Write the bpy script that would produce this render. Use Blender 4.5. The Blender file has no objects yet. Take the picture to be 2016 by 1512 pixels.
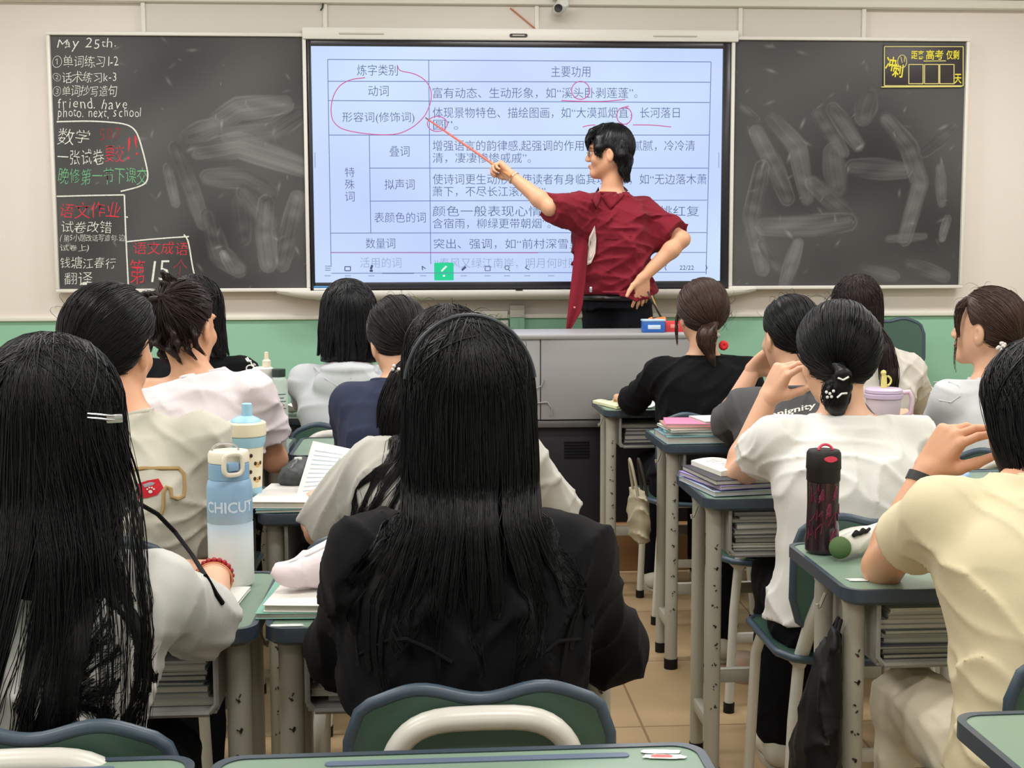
import bpy, bmesh, math, random
import numpy as np
from mathutils import Vector, Matrix

random.seed(7)
RNG = np.random.default_rng(7)
SC = bpy.context.scene
COL = SC.collection

# ------------------------------------------------------------------ camera, light, exposure
FOC = 2550.0                       # focal length in pixels of the 2016 px wide frame
CAM_H = 1.36
PITCH, YAW, ROLL = math.radians(5.704), math.radians(3.566), math.radians(-0.1785)
_f = np.array([math.sin(YAW) * math.cos(PITCH), math.cos(YAW) * math.cos(PITCH), -math.sin(PITCH)])
_r0 = np.array([math.cos(YAW), -math.sin(YAW), 0.0])
_u0 = np.cross(_r0, _f)
_r = math.cos(ROLL) * _r0 + math.sin(ROLL) * _u0
_u = math.cos(ROLL) * _u0 - math.sin(ROLL) * _r0
cam_data = bpy.data.cameras.new('camera')
cam_data.sensor_width = 36.0
cam_data.lens = 36.0 * FOC / 2016.0
cam_data.clip_start = 0.05
cam = bpy.data.objects.new('camera', cam_data)
COL.objects.link(cam)
cam.matrix_world = Matrix(((_r[0], _u[0], -_f[0], 0), (_r[1], _u[1], -_f[1], 0), (_r[2], _u[2], -_f[2], CAM_H), (0, 0, 0, 1)))
SC.camera = cam

world = bpy.data.worlds.new('world')
SC.world = world
world.use_nodes = True
world.node_tree.nodes['Background'].inputs[0].default_value = (0.75, 0.85, 1.0, 1)
world.node_tree.nodes['Background'].inputs[1].default_value = 0.25

SC.view_settings.view_transform = 'Standard'
SC.view_settings.look = 'None'
SC.view_settings.gamma = 1.0
SC.view_settings.use_curve_mapping = False
SC.view_settings.exposure = 0.0

WALL_Y = 6.30                      # front wall
CEIL_Z = 3.05
def area(name, loc, sx, sy, power, col=(1, 0.98, 0.95), rot=(0, 0, 0)):
    l = bpy.data.lights.new(name, 'AREA')
    l.shape = 'RECTANGLE'; l.size = sx; l.size_y = sy; l.energy = power; l.color = col
    o = bpy.data.objects.new(name, l); COL.objects.link(o)
    o.location = loc; o.rotation_euler = rot
    return o
# the ceiling lamps of the classroom: rows of tubes, two across
for ly, pw in ((5.3, 32), (3.3, 29), (1.3, 26), (-0.9, 19)):
    for lx in (-1.7, 0.45, 2.7):
        area('ceiling_lamp_light', (lx, ly, CEIL_Z - 0.12), 1.2, 0.28, pw)
# added cool fill lamp along the left wall, which has no window
area('left_fill_light', (-3.45, 2.2, 1.9), 1.3, 5.0, 20, (0.86, 0.93, 1.0), (0, math.radians(-90), 0))

def ray(px, py):
    return _f + _r * ((px - 1008.0) / FOC) + _u * ((756.0 - py) / FOC)
def at(px, py, Y):
    """world point seen at pixel (px, py) of the 2016 x 1512 frame, on the upright plane y = Y"""
    d = ray(px, py); return np.array([0, 0, CAM_H]) + d * (Y / d[1])
def atz(px, py, Z):
    d = ray(px, py); return np.array([0, 0, CAM_H]) + d * ((Z - CAM_H) / d[2])

# ------------------------------------------------------------------ materials
def lin(c):
    out = []
    for v in c[:3]:
        v = v / 255.0
        out.append(v / 12.92 if v <= 0.04045 else ((v + 0.055) / 1.055) ** 2.4)
    return (out[0], out[1], out[2], 1.0)
MATS = {}
def mat(name, rgb, rough=0.55, spec=0.4, bump=0.0, bscale=200.0, vary=0.0, vscale=6.0, metal=0.0, sheen=0.0,
        trans=0.0, alpha=1.0, coat=0.0, stretch=None, sss=0.0):
    if name in MATS: return MATS[name]
    m = bpy.data.materials.new(name); m.use_nodes = True
    nt = m.node_tree; b = nt.nodes['Principled BSDF']
    c = lin(rgb)
    b.inputs['Base Color'].default_value = c
    b.inputs['Roughness'].default_value = rough
    b.inputs['Specular IOR Level'].default_value = spec
    b.inputs['Metallic'].default_value = metal
    b.inputs['Sheen Weight'].default_value = sheen
    b.inputs['Sheen Roughness'].default_value = 0.5
    b.inputs['Transmission Weight'].default_value = trans
    b.inputs['Alpha'].default_value = alpha
    b.inputs['Coat Weight'].default_value = coat
    b.inputs['Subsurface Weight'].default_value = sss
    if sss: b.inputs['Subsurface Radius'].default_value = (0.012, 0.005, 0.003)
    if vary or bump:
        tc = nt.nodes.new('ShaderNodeTexCoord'); mp = nt.nodes.new('ShaderNodeMapping')
        nt.links.new(tc.outputs['Object'], mp.inputs[0])
        if stretch: mp.inputs['Scale'].default_value = stretch
    if vary:
        n = nt.nodes.new('ShaderNodeTexNoise'); n.inputs['Scale'].default_value = vscale; n.inputs['Detail'].default_value = 5
        nt.links.new(mp.outputs[0], n.inputs['Vector'])
        mx = nt.nodes.new('ShaderNodeMix'); mx.data_type = 'RGBA'
        lo = tuple(max(0, v * (1 - vary)) for v in c[:3]) + (1,); hi = tuple(min(1, v * (1 + vary)) for v in c[:3]) + (1,)
        mx.inputs[6].default_value = lo; mx.inputs[7].default_value = hi
        nt.links.new(n.outputs['Fac'], mx.inputs[0]); nt.links.new(mx.outputs[2], b.inputs['Base Color'])
    if bump:
        n2 = nt.nodes.new('ShaderNodeTexNoise'); n2.inputs['Scale'].default_value = bscale; n2.inputs['Detail'].default_value = 3
        nt.links.new(mp.outputs[0], n2.inputs['Vector'])
        bp = nt.nodes.new('ShaderNodeBump'); bp.inputs['Strength'].default_value = bump; bp.inputs['Distance'].default_value = 0.002
        nt.links.new(n2.outputs['Fac'], bp.inputs['Height']); nt.links.new(bp.outputs[0], b.inputs['Normal'])
    MATS[name] = m
    return m
def emit(name, rgb, strength=1.0):
    if name in MATS: return MATS[name]
    m = bpy.data.materials.new(name); m.use_nodes = True
    b = m.node_tree.nodes['Principled BSDF']
    b.inputs['Base Color'].default_value = (0.01, 0.01, 0.01, 1); b.inputs['Roughness'].default_value = 0.4
    b.inputs['Specular IOR Level'].default_value = 0.2
    b.inputs['Emission Color'].default_value = lin(rgb); b.inputs['Emission Strength'].default_value = strength
    MATS[name] = m
    return m

# ------------------------------------------------------------------ objects, parts, tags
def tag(o, label=None, cat=None, group=None, kind=None):
    if label: o['label'] = label
    if cat: o['category'] = cat
    if group: o['group'] = group
    if kind: o['kind'] = kind
    return o
def thing(name, label, cat, loc=(0, 0, 0), rz=0.0, group=None):
    o = bpy.data.objects.new(name, None); COL.objects.link(o)
    o.empty_display_size = 0.05
    o.location = tuple(loc); o.rotation_euler = (0, 0, rz)
    return tag(o, label, cat, group)
def origin_of(parent):
    while parent is not None and parent.parent is not None: parent = parent.parent
    return parent
def link_mesh(name, me, m=None, parent=None, world=False, smooth=True, loc=None):
    """link a mesh as one object; world=True: its vertices are in world space and are moved into the parent's space"""
    o = bpy.data.objects.new(name, me); COL.objects.link(o)
    if m is not None and not me.materials:
        for k in (m if isinstance(m, (list, tuple)) else [m]): me.materials.append(k)
    if world and parent is not None:
        root = origin_of(parent)
        M = Matrix.Translation(root.location) @ root.rotation_euler.to_matrix().to_4x4()
        me.transform(M.inverted())
    if parent is not None: o.parent = parent
    if loc is not None: o.location = tuple(loc)
    if smooth:
        me.polygons.foreach_set('use_smooth', [True] * len(me.polygons))
    return o
def np_mesh(name, V, F):
    """mesh from arrays: V (n,3), F (m,3) or (m,4)"""
    V = np.ascontiguousarray(V, dtype=np.float32); F = np.ascontiguousarray(F, dtype=np.int32)
    me = bpy.data.meshes.new(name); k = F.shape[1]
    me.vertices.add(len(V)); me.vertices.foreach_set('co', V.ravel())
    me.loops.add(F.size); me.loops.foreach_set('vertex_index', F.ravel())
    me.polygons.add(len(F)); me.polygons.foreach_set('loop_start', np.arange(0, F.size, k, dtype=np.int32))
    me.update(calc_edges=True); me.validate()
    return me

class MB:
    """collects boxes, prisms, tubes and lathes; build() links them as ONE mesh object"""
    def __init__(self): self.bm = bmesh.new(); self.mi = 0
    def _new(self, geom):
        for f in geom:
            f.material_index = self.mi
    def box(self, c, s, rz=0, bevel=0.0, seg=2, rx=0, ry=0):
        r = bmesh.ops.create_cube(self.bm, size=1.0); vs = r['verts']
        for v in vs: v.co = Vector((v.co.x * s[0], v.co.y * s[1], v.co.z * s[2]))
        fs = set(f for v in vs for f in v.link_faces)
        if bevel > 0:
            es = list(set(e for v in vs for e in v.link_edges))
            rr = bmesh.ops.bevel(self.bm, geom=es, offset=bevel, segments=seg, affect='EDGES', profile=0.5)
            fs = set(rr['faces']); vs = list(set(v for f in fs for v in f.verts))
            st = set(vs); todo = list(vs)
            while todo:
                v = todo.pop()
                for e in v.link_edges:
                    w = e.other_vert(v)
                    if w not in st: st.add(w); todo.append(w)
            vs = list(st); fs = set(f for v in vs for f in v.link_faces)
        M = Matrix.Translation(Vector(c)) @ Matrix.Rotation(rz, 4, 'Z') @ Matrix.Rotation(ry, 4, 'Y') @ Matrix.Rotation(rx, 4, 'X')
        for v in vs: v.co = M @ v.co
        self._new(fs); return self
    def tube(self, pts, r, n=10, closed=False, caps=True, sx=1.0, sy=1.0):
        pts = [Vector(p) for p in pts]; N = len(pts)
        rs = r if isinstance(r, (list, tuple, np.ndarray)) else [r] * N
        rings = []; prev = None
        for i, p in enumerate(pts):
            a = pts[(i - 1) % N] if (closed or i > 0) else p
            b = pts[(i + 1) % N] if (closed or i < N - 1) else p
            t = (b - a).normalized()
            if prev is None:
                ref = Vector((0, 0, 1)) if abs(t.z) < 0.9 else Vector((1, 0, 0))
                u = t.cross(ref).normalized()
            else:
                u = (prev - t * prev.dot(t)).normalized()
            prev = u; w = t.cross(u)
            rings.append([self.bm.verts.new(p + (u * math.cos(2 * math.pi * k / n) * sx + w * math.sin(2 * math.pi * k / n) * sy) * rs[i]) for k in range(n)])
        fs = []
        for i in range(N if closed else N - 1):
            A, B = rings[i], rings[(i + 1) % N]
            for k in range(n): fs.append(self.bm.faces.new((A[k], A[(k + 1) % n], B[(k + 1) % n], B[k])))
        if caps and not closed:
            fs.append(self.bm.faces.new(rings[0][::-1])); fs.append(self.bm.faces.new(rings[-1]))
        self._new(fs); return self
    def lathe(self, prof, c=(0, 0, 0), n=32, M=None, cap=True):
        """prof: (radius, z) from bottom to top"""
        rings = []
        for r, z in prof:
            ring = []
            for k in range(n):
                a = 2 * math.pi * k / n
                p = Vector((r * math.cos(a), r * math.sin(a), z))
                if M is not None: p = M @ p
                ring.append(self.bm.verts.new(p + Vector(c)))
            rings.append(ring)
        fs = []
        for A, B in zip(rings[:-1], rings[1:]):
            for k in range(n): fs.append(self.bm.faces.new((A[k], A[(k + 1) % n], B[(k + 1) % n], B[k])))
        if cap:
            fs.append(self.bm.faces.new(rings[0][::-1])); fs.append(self.bm.faces.new(rings[-1]))
        self._new(fs); return self
    def prism(self, outline, z0, z1, M=None, bevel=0.0):
        """outline: list of (x, y), extruded from z0 to z1; M places it"""
        M = M or Matrix()
        lo = [self.bm.verts.new(M @ Vector((x, y, z0))) for x, y in outline]
        hi = [self.bm.verts.new(M @ Vector((x, y, z1))) for x, y in outline]
        n = len(outline); fs = [self.bm.faces.new(lo[::-1]), self.bm.faces.new(hi)]
        for k in range(n): fs.append(self.bm.faces.new((lo[k], lo[(k + 1) % n], hi[(k + 1) % n], hi[k])))
        if bevel > 0:
            es = [e for e in (list(fs[0].edges) + list(fs[1].edges))]
            rr = bmesh.ops.bevel(self.bm, geom=es, offset=bevel, segments=2, affect='EDGES')
            fs = [f for f in fs if f.is_valid] + list(rr['faces'])
        self._new(fs); return self
    def quad(self, a, b, c, d):
        f = self.bm.faces.new([self.bm.verts.new(Vector(p)) for p in (a, b, c, d)]); self._new([f]); return self
    def grid(self, P):
        """P[i][j] points -> a quad sheet"""
        vs = [[self.bm.verts.new(Vector(p)) for p in row] for row in P]; fs = []
        for i in range(len(vs) - 1):
            for j in range(len(vs[0]) - 1):
                fs.append(self.bm.faces.new((vs[i][j], vs[i + 1][j], vs[i + 1][j + 1], vs[i][j + 1])))
        self._new(fs); return self
    def build(self, name, m=None, parent=None, world=False, smooth=True, angle=40, loc=None, normals=True):
        if normals: bmesh.ops.recalc_face_normals(self.bm, faces=self.bm.faces[:])
        if smooth:
            lim = math.radians(angle)
            for f in self.bm.faces: f.smooth = True
            for e in self.bm.edges:
                if len(e.link_faces) == 2 and e.calc_face_angle(0) > lim: e.smooth = False
        me = bpy.data.meshes.new(name); self.bm.to_mesh(me); self.bm.free()
        o = link_mesh(name, me, m, parent, world, smooth=False, loc=loc)
        return o
def rrect(w, h, r, n=6, cx=0, cy=0):
    out = []
    for sx, sy, a0 in ((1, 1, 0), (-1, 1, 90), (-1, -1, 180), (1, -1, 270)):
        for k in range(n + 1):
            a = math.radians(a0 + 90 * k / n)
            out.append((cx + sx * (w / 2 - r) + r * math.cos(a), cy + sy * (h / 2 - r) + r * math.sin(a)))
    return out
def copy_tree(o, parent=None):
    c = o.copy(); COL.objects.link(c)
    if parent is not None: c.parent = parent
    for ch in list(o.children): copy_tree(ch, c)
    return c
_TXT = {}
def text_mesh(body, thin=0.0, res=2):
    """triangulated letters as a mesh, lying in xy, unscaled (size 1)"""
    cu = bpy.data.curves.new('letters', 'FONT'); cu.body = body; cu.size = 1.0; cu.offset = thin; cu.resolution_u = res
    o = bpy.data.objects.new('letters', cu); COL.objects.link(o)
    dg = bpy.context.evaluated_depsgraph_get()
    me = bpy.data.meshes.new_from_object(o.evaluated_get(dg))
    bpy.data.objects.remove(o); bpy.data.curves.remove(cu)
    return me
# ------------------------------------------------------------------ organic bodies: blended distance fields meshed as one surface
def nz(v):
    v = np.asarray(v, float); return v / (np.linalg.norm(v) + 1e-12)
class Sdf:
    def __init__(self): self.pr = []; self.disp = None
    def add(self, f, c, r, k=0.02, op='u'):
        self.pr.append((f, np.asarray(c, float), float(r), k, op)); return self
    def cone(self, a, b, ra, rb, k=0.02, op='u', flat=None):
        a = np.asarray(a, float); b = np.asarray(b, float); ab = b - a; L2 = ab @ ab + 1e-12
        fx = None
        if flat is not None: fx = (nz(flat[0]), flat[1])     # squeeze the section along an axis
        def f(P):
            t = np.clip(((P - a) @ ab) / L2, 0, 1)
            v = P - a - t[:, None] * ab
            if fx is not None: v = v + ((1.0 / fx[1] - 1.0) * (v @ fx[0]))[:, None] * fx[0]
            d = np.sqrt((v * v).sum(1)) - (ra + (rb - ra) * t)
            return d * min(1.0, fx[1]) if fx is not None else d
        m = (a + b) / 2
        big = max(1.0, fx[1]) if fx is not None else 1.0
        return self.add(f, m, math.sqrt(L2) / 2 + max(ra, rb) * big, k, op)
    def chain(self, pts, rs, k=0.02, op='u', flat=None):
        for i in range(len(pts) - 1): self.cone(pts[i], pts[i + 1], rs[i], rs[i + 1], k, op, flat)
        return self
    def ell(self, c, r, R=None, k=0.02, op='u'):
        c = np.asarray(c, float); r = np.asarray(r, float); R = np.eye(3) if R is None else np.asarray(R)
        def f(P):
            q = (P - c) @ R.T
            k0 = np.sqrt(((q / r) ** 2).sum(1)); k1 = np.sqrt(((q / (r * r)) ** 2).sum(1)) + 1e-9
            return k0 * (k0 - 1.0) / k1
        return self.add(f, c, r.max(), k, op)
    def loft(self, st, right, fwd, k=0.03, op='u', power=2.3):
        """st: list of (centre, half width, half depth) up an axis"""
        C = np.array([s[0] for s in st], float); A = np.array([s[1] for s in st], float); B = np.array([s[2] for s in st], float)
        axis = nz(C[-1] - C[0]); T = (C - C[0]) @ axis
        right = nz(right); fwd = nz(fwd); up = nz(np.cross(right, fwd))
        # dense smooth resample
        tt = np.linspace(T[0], T[-1], 80)
        def sm(y):
            z = np.interp(tt, T, y)
            for _ in range(6):
                z[1:-1] = (z[:-2] + 2 * z[1:-1] + z[2:]) / 4
            return z
        a_ = sm(A); b_ = sm(B); cx = np.stack([sm(C[:, i]) for i in range(3)], 1)
        def f(P):
            t = (P - C[0]) @ axis; tc = np.clip(t, tt[0], tt[-1])
            c = np.stack([np.interp(tc, tt, cx[:, i]) for i in range(3)], 1)
            a = np.interp(tc, tt, a_); b = np.interp(tc, tt, b_)
            v = P - c; u = np.abs(v @ right) / a; w = np.abs(v @ fwd) / b
            q = (u ** power + w ** power) ** (1.0 / power)
            d = (q - 1.0) * np.minimum(a, b)
            e = np.abs(t - tc)
            return np.where(e > 0, np.sqrt(np.maximum(d, 0) ** 2 + e * e) + np.minimum(d, 0) * 0, d)
        m = (C[0] + C[-1]) / 2
        return self.add(f, m, np.linalg.norm(C[-1] - C[0]) / 2 + max(A.max(), B.max()) + 0.05, k, op)
    def plane(self, p, n, k=0.01):
        """cut away the side the normal points to"""
        p = np.asarray(p, float); n = nz(n)
        return self.add(lambda P: (P - p) @ n, p, 1e9, k, 'i')
    def value(self, P, sel=None):
        d = np.full(len(P), 9.0)
        for f, c, r, k, op in (self.pr if sel is None else sel):
            g = f(P)
            if op == 'u':
                h = np.maximum(k - np.abs(d - g), 0) / k
                d = np.minimum(d, g) - h * h * k * 0.25
            else:
                if op == 's': g = -g
                h = np.maximum(k - np.abs(d - g), 0) / k
                d = np.maximum(d, g) + h * h * k * 0.25
        if self.disp is not None: d = d + self.disp(P)
        return d
    def grad(self, P, e=0.003):
        g = np.stack([self.value(P + np.eye(3)[i] * e) - self.value(P - np.eye(3)[i] * e) for i in range(3)], 1)
        return g / (np.linalg.norm(g, axis=1, keepdims=True) + 1e-9)
    def mesh(self, h=0.006, n=20, name='surface'):
        us = [p for p in self.pr if p[4] == 'u']
        lo = np.min([p[1] - p[2] for p in us], 0) - 0.02; hi = np.max([p[1] + p[2] for p in us], 0) + 0.02
        bs = n * h; nb = np.ceil((hi - lo) / bs).astype(int)
        NX, NY, NZ = [int(v) * n + 3 for v in nb]
        I = np.stack(np.meshgrid(*[np.arange(v) for v in nb], indexing='ij'), -1).reshape(-1, 3)
        cen = lo + (I + 0.5) * bs; hd = bs * math.sqrt(3) / 2
        keep = np.abs(self.value(cen)) < hd * 1.25 + 0.012
        I = I[keep]; cen = cen[keep]
        g1 = np.arange(n + 1)
        loc = np.stack(np.meshgrid(g1, g1, g1, indexing='ij'), -1).reshape(-1, 3) * h
        off = np.array([[0,0,0],[1,0,0],[0,1,0],[1,1,0],[0,0,1],[1,0,1],[0,1,1],[1,1,1]])
        ED = [(0,1),(2,3),(4,5),(6,7),(0,2),(1,3),(4,6),(5,7),(0,4),(1,5),(2,6),(3,7)]
        ids = []; vs = []; quads = []
        for b, c in zip(I, cen):
            sel = [p for p in self.pr if p[4] == 'i' or np.linalg.norm(c - p[1]) - p[2] < hd + p[3] + 0.012]
            if not any(p[4] == 'u' for p in sel): continue
            base = lo + b * bs
            D = self.value(base + loc, sel).reshape(n + 1, n + 1, n + 1)
            if D.min() > 0 or D.max() < 0: continue
            S = D < 0
            cs = np.stack([D[o[0]:n + o[0], o[1]:n + o[1], o[2]:n + o[2]] for o in off], -1)
            cnt = (cs < 0).sum(-1); act = np.argwhere((cnt > 0) & (cnt < 8))
            if len(act) == 0: continue
            cd = cs[act[:, 0], act[:, 1], act[:, 2]]
            acc = np.zeros((len(act), 3)); w = np.zeros(len(act))
            for i, j in ED:
                di, dj = cd[:, i], cd[:, j]; mk = (di < 0) != (dj < 0)
                t = np.where(mk, di / np.where(mk, di - dj, 1), 0)
                acc += mk[:, None] * (off[i] + t[:, None] * (off[j] - off[i])); w += mk
            G = act + b * n
            ids.append(((G[:, 0] + 1) * NY + G[:, 1] + 1) * NZ + G[:, 2] + 1)
            vs.append(base + (act + acc / w[:, None]) * h)
            for ax in range(3):
                sl = [slice(0, n)] * 3; s2 = [slice(0, n)] * 3; s2[ax] = slice(1, n + 1)
                A = S[tuple(sl)]; B = S[tuple(s2)]
                e = np.argwhere(A != B)
                if len(e) == 0: continue
                inside = A[e[:, 0], e[:, 1], e[:, 2]]
                E = e + b * n + 1
                a1, a2 = (ax + 1) % 3, (ax + 2) % 3
                q = []
                for s in ((0, 0), (-1, 0), (-1, -1), (0, -1)):
                    g = E.copy(); g[:, a1] += s[0]; g[:, a2] += s[1]
                    q.append((g[:, 0] * NY + g[:, 1]) * NZ + g[:, 2])
                q = np.stack(q, 1); q[~inside] = q[~inside][:, ::-1]
                quads.append(q)
        ids = np.concatenate(ids); V = np.concatenate(vs); Q = np.concatenate(quads)
        o = np.argsort(ids); ids = ids[o]; V = V[o]
        J = np.clip(np.searchsorted(ids, Q), 0, len(ids) - 1)
        ok = (ids[J] == Q).all(1)
        return np_mesh(name, V, J[ok])

def waves(seed, amp, freq, dirs=None, n=5, warp=0.0):
    """a sum of slow waves: creases in cloth"""
    r = np.random.default_rng(seed)
    ks = r.normal(size=(n, 3)) if dirs is None else np.array([nz(dirs[i % len(dirs)]) + r.normal(size=3) * 0.25 for i in range(n)])
    ks = ks / np.linalg.norm(ks, axis=1, keepdims=True) * freq * r.uniform(0.6, 1.5, size=(n, 1))
    ph = r.uniform(0, 6.28, n); k2 = r.normal(size=(n, 3)) * freq * 0.35
    def f(P):
        s = 0
        for i in range(n):
            s = s + np.sin(P @ ks[i] + ph[i] + 1.6 * np.sin(P @ k2[i] + ph[(i + 1) % n]))
        return amp * s / math.sqrt(n)
    return f
def creases(seed, amp, lam=.075, dirs=None, n=5):
    """broken, sharp-backed folds"""
    r = np.random.default_rng(seed); k0 = math.pi / lam
    ks = r.normal(size=(n, 3)) if dirs is None else np.array([nz(dirs[i % len(dirs)]) + r.normal(size=3) * .3 for i in range(n)])
    ks = ks / np.linalg.norm(ks, axis=1, keepdims=True) * k0 * r.uniform(.55, 1.5, size=(n, 1)); ph = r.uniform(0, 6.28, n)
    k2 = r.normal(size=(n, 3)) * 9; k3 = r.normal(size=(n, 3)) * 7
    def f(P):
        s = 0
        for i in range(n):
            w = 1.3 * np.sin(P @ k2[i] + ph[i]) + .8 * np.sin(P @ (k2[(i + 1) % n] * 2.1) + ph[i] * 2)
            g = np.clip(.15 + np.sin(P @ k3[i] + ph[(i + 2) % n]), 0, 1)
            s = s + g * (1 - np.abs(np.sin(P @ ks[i] + ph[i] + w))) ** 2.2
        return amp * (.28 * n ** .5 - s)
    return f
def tubes(paths, rad, taper=0.35, sides=3, name='strands'):
    """many thin tapering tubes as one mesh; paths (N, M, 3)"""
    P = np.asarray(paths, float); N, M, _ = P.shape
    T = np.gradient(P, axis=1); T /= np.linalg.norm(T, axis=2, keepdims=True) + 1e-9
    ref = np.tile(np.array([0.31, 0.52, 0.79]), (N, M, 1))
    U = np.cross(T, ref); U /= np.linalg.norm(U, axis=2, keepdims=True) + 1e-9
    W = np.cross(T, U)
    rad = np.broadcast_to(np.asarray(rad, float).reshape(-1, 1), (N, 1))
    t = np.linspace(0, 1, M)[None]
    R = rad * np.where(t > 0.6, 1 - (1 - taper) * (t - 0.6) / 0.4, 1.0)
    V = []
    for s in range(sides):
        a = 2 * math.pi * s / sides
        V.append(P + (U * math.cos(a) + W * math.sin(a)) * R[:, :, None])
    V = np.stack(V, 2)                                   # N, M, sides, 3
    idx = np.arange(N * M * sides).reshape(N, M, sides)
    nx = np.roll(idx, -1, axis=2)
    F = np.stack([idx[:, :-1], nx[:, :-1], nx[:, 1:], idx[:, 1:]], -1).reshape(-1, 4)
    return np_mesh(name, V.reshape(-1, 3), F)
def join_meshes(a, b):
    bm = bmesh.new(); bm.from_mesh(a); bm.from_mesh(b)
    bm.to_mesh(a); bm.free(); bpy.data.meshes.remove(b)
    return a
# ------------------------------------------------------------------ the room
WALL_Y = 6.72
BY = 6.65                                  # front plane of the boards and the display
XL, XR, YB = -3.55, 4.4, -2.6
M_wall = mat('wall_paint', (227, 219, 213), 0.8, 0.2, bump=0.15, bscale=90, vary=0.03, vscale=2)
M_green = mat('dado_paint', (146, 196, 170), 0.6, 0.3, bump=0.1, bscale=90, vary=0.03, vscale=2)
M_trimw = mat('trim_white', (226, 224, 214), 0.55, 0.4)
def wall(name, p, sx, sy, dado=True):
    m = MB(); zs = ((0, 1.036, 1), (1.036, CEIL_Z, 0)) if dado else ((0, CEIL_Z, 0),)
    for a, b, i in zs:
        m.mi = i; m.box((p[0], p[1], (a + b) / 2), (sx, sy, b - a))
    o = m.build(name, [M_wall, M_green], smooth=False); return tag(o, kind='structure')
wall('wall_front', ((XL + XR) / 2, WALL_Y + 0.06), XR - XL + 0.24, 0.12)
wall('wall_back', ((XL + XR) / 2, YB - 0.06), XR - XL + 0.24, 0.12)
wall('wall_left', (XL - 0.06, (YB + WALL_Y) / 2), 0.12, WALL_Y - YB)
wall('wall_right', (XR + 0.06, (YB + WALL_Y) / 2), 0.12, WALL_Y - YB)
m = MB(); m.box(((XL + XR) / 2, (YB + WALL_Y) / 2, CEIL_Z + 0.05), (XR - XL + 0.24, WALL_Y - YB + 0.24, 0.1))
tag(m.build('ceiling', mat('ceiling_paint', (236, 235, 230), 0.85, 0.2), smooth=False), kind='structure')
def floor_mat():
    m = bpy.data.materials.new('floor_tiles'); m.use_nodes = True; nt = m.node_tree; b = nt.nodes['Principled BSDF']
    tc = nt.nodes.new('ShaderNodeTexCoord'); br = nt.nodes.new('ShaderNodeTexBrick')
    br.offset = 0.0; br.inputs['Scale'].default_value = 1.0
    br.inputs['Brick Width'].default_value = 0.6; br.inputs['Row Height'].default_value = 0.6
    br.inputs['Mortar Size'].default_value = 0.004; br.inputs['Mortar Smooth'].default_value = 0.1
    br.inputs['Color1'].default_value = lin((198, 170, 130)); br.inputs['Color2'].default_value = lin((192, 164, 125)); br.inputs['Mortar'].default_value = lin((150, 124, 94))
    nt.links.new(tc.outputs['Object'], br.inputs['Vector'])
    n = nt.nodes.new('ShaderNodeTexNoise'); n.inputs['Scale'].default_value = 3.5; n.inputs['Detail'].default_value = 6
    nt.links.new(tc.outputs['Object'], n.inputs['Vector'])
    mx = nt.nodes.new('ShaderNodeMix'); mx.data_type = 'RGBA'; mx.blend_type = 'MULTIPLY'; mx.inputs[0].default_value = 0.35
    nt.links.new(br.outputs['Color'], mx.inputs[6]); nt.links.new(n.outputs['Fac'], mx.inputs[7])
    nt.links.new(mx.outputs[2], b.inputs['Base Color']); b.inputs['Roughness'].default_value = 0.35
    return m
m = MB(); m.box(((XL + XR) / 2, (YB + WALL_Y) / 2, -0.05), (XR - XL + 0.24, WALL_Y - YB + 0.24, 0.1))
tag(m.build('floor', floor_mat(), smooth=False), kind='structure')
m = MB(); m.box(((XL + XR) / 2, (5.44 + WALL_Y) / 2, 0.1), (4.6, WALL_Y - 5.44, 0.2), bevel=0.006)
tag(m.build('floor_platform', mat('platform_wood', (150, 112, 76), 0.5, 0.4, vary=0.15, vscale=8)), kind='structure')
m = MB(); m.box(((XL + XR) / 2, WALL_Y - 0.008, 1.042), (XR - XL, 0.018, 0.022), bevel=0.004)
tag(m.build('trim_1', M_trimw), kind='structure')
m = MB(); m.box(((XL + XR) / 2, WALL_Y - 0.008, 0.06), (XR - XL, 0.018, 0.12), bevel=0.004)
tag(m.build('baseboard_front', M_trimw), kind='structure')
# ledge along the top of the front wall and the shallow white panelling between it and the boards
zt = at(1008, 12, WALL_Y)[2]
m = MB(); m.box(((XL + XR) / 2, WALL_Y - 0.03, zt + 0.02), (XR - XL, 0.06, 0.045), bevel=0.008)
m.box(((XL + XR) / 2, WALL_Y - 0.045, zt + 0.075), (XR - XL, 0.09, 0.06), bevel=0.006)
tag(m.build('trim_2', M_trimw), kind='structure')
m = MB()
xa, xb = at(285, 45, WALL_Y)[0], at(1697, 45, WALL_Y)[0]; z1 = at(1008, 74, WALL_Y)[2]
m.box(((xa + xb) / 2, WALL_Y - 0.012, (zt + z1) / 2), (xb - xa, 0.024, zt - z1), bevel=0.004)
tag(m.build('trim_3', mat('panel_white', (212, 206, 198), 0.6, 0.35)), kind='structure')
for i, px in enumerate((285, 641, 1056, 1455, 1697)):
    x = at(px, 45, WALL_Y)[0]; m = MB(); m.box((x, WALL_Y - 0.018, (zt + z1) / 2), (0.022, 0.036, zt - z1 - 0.004), bevel=0.004)
    tag(m.build('trim_%d' % (4 + i), M_trimw), kind='structure')
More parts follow.
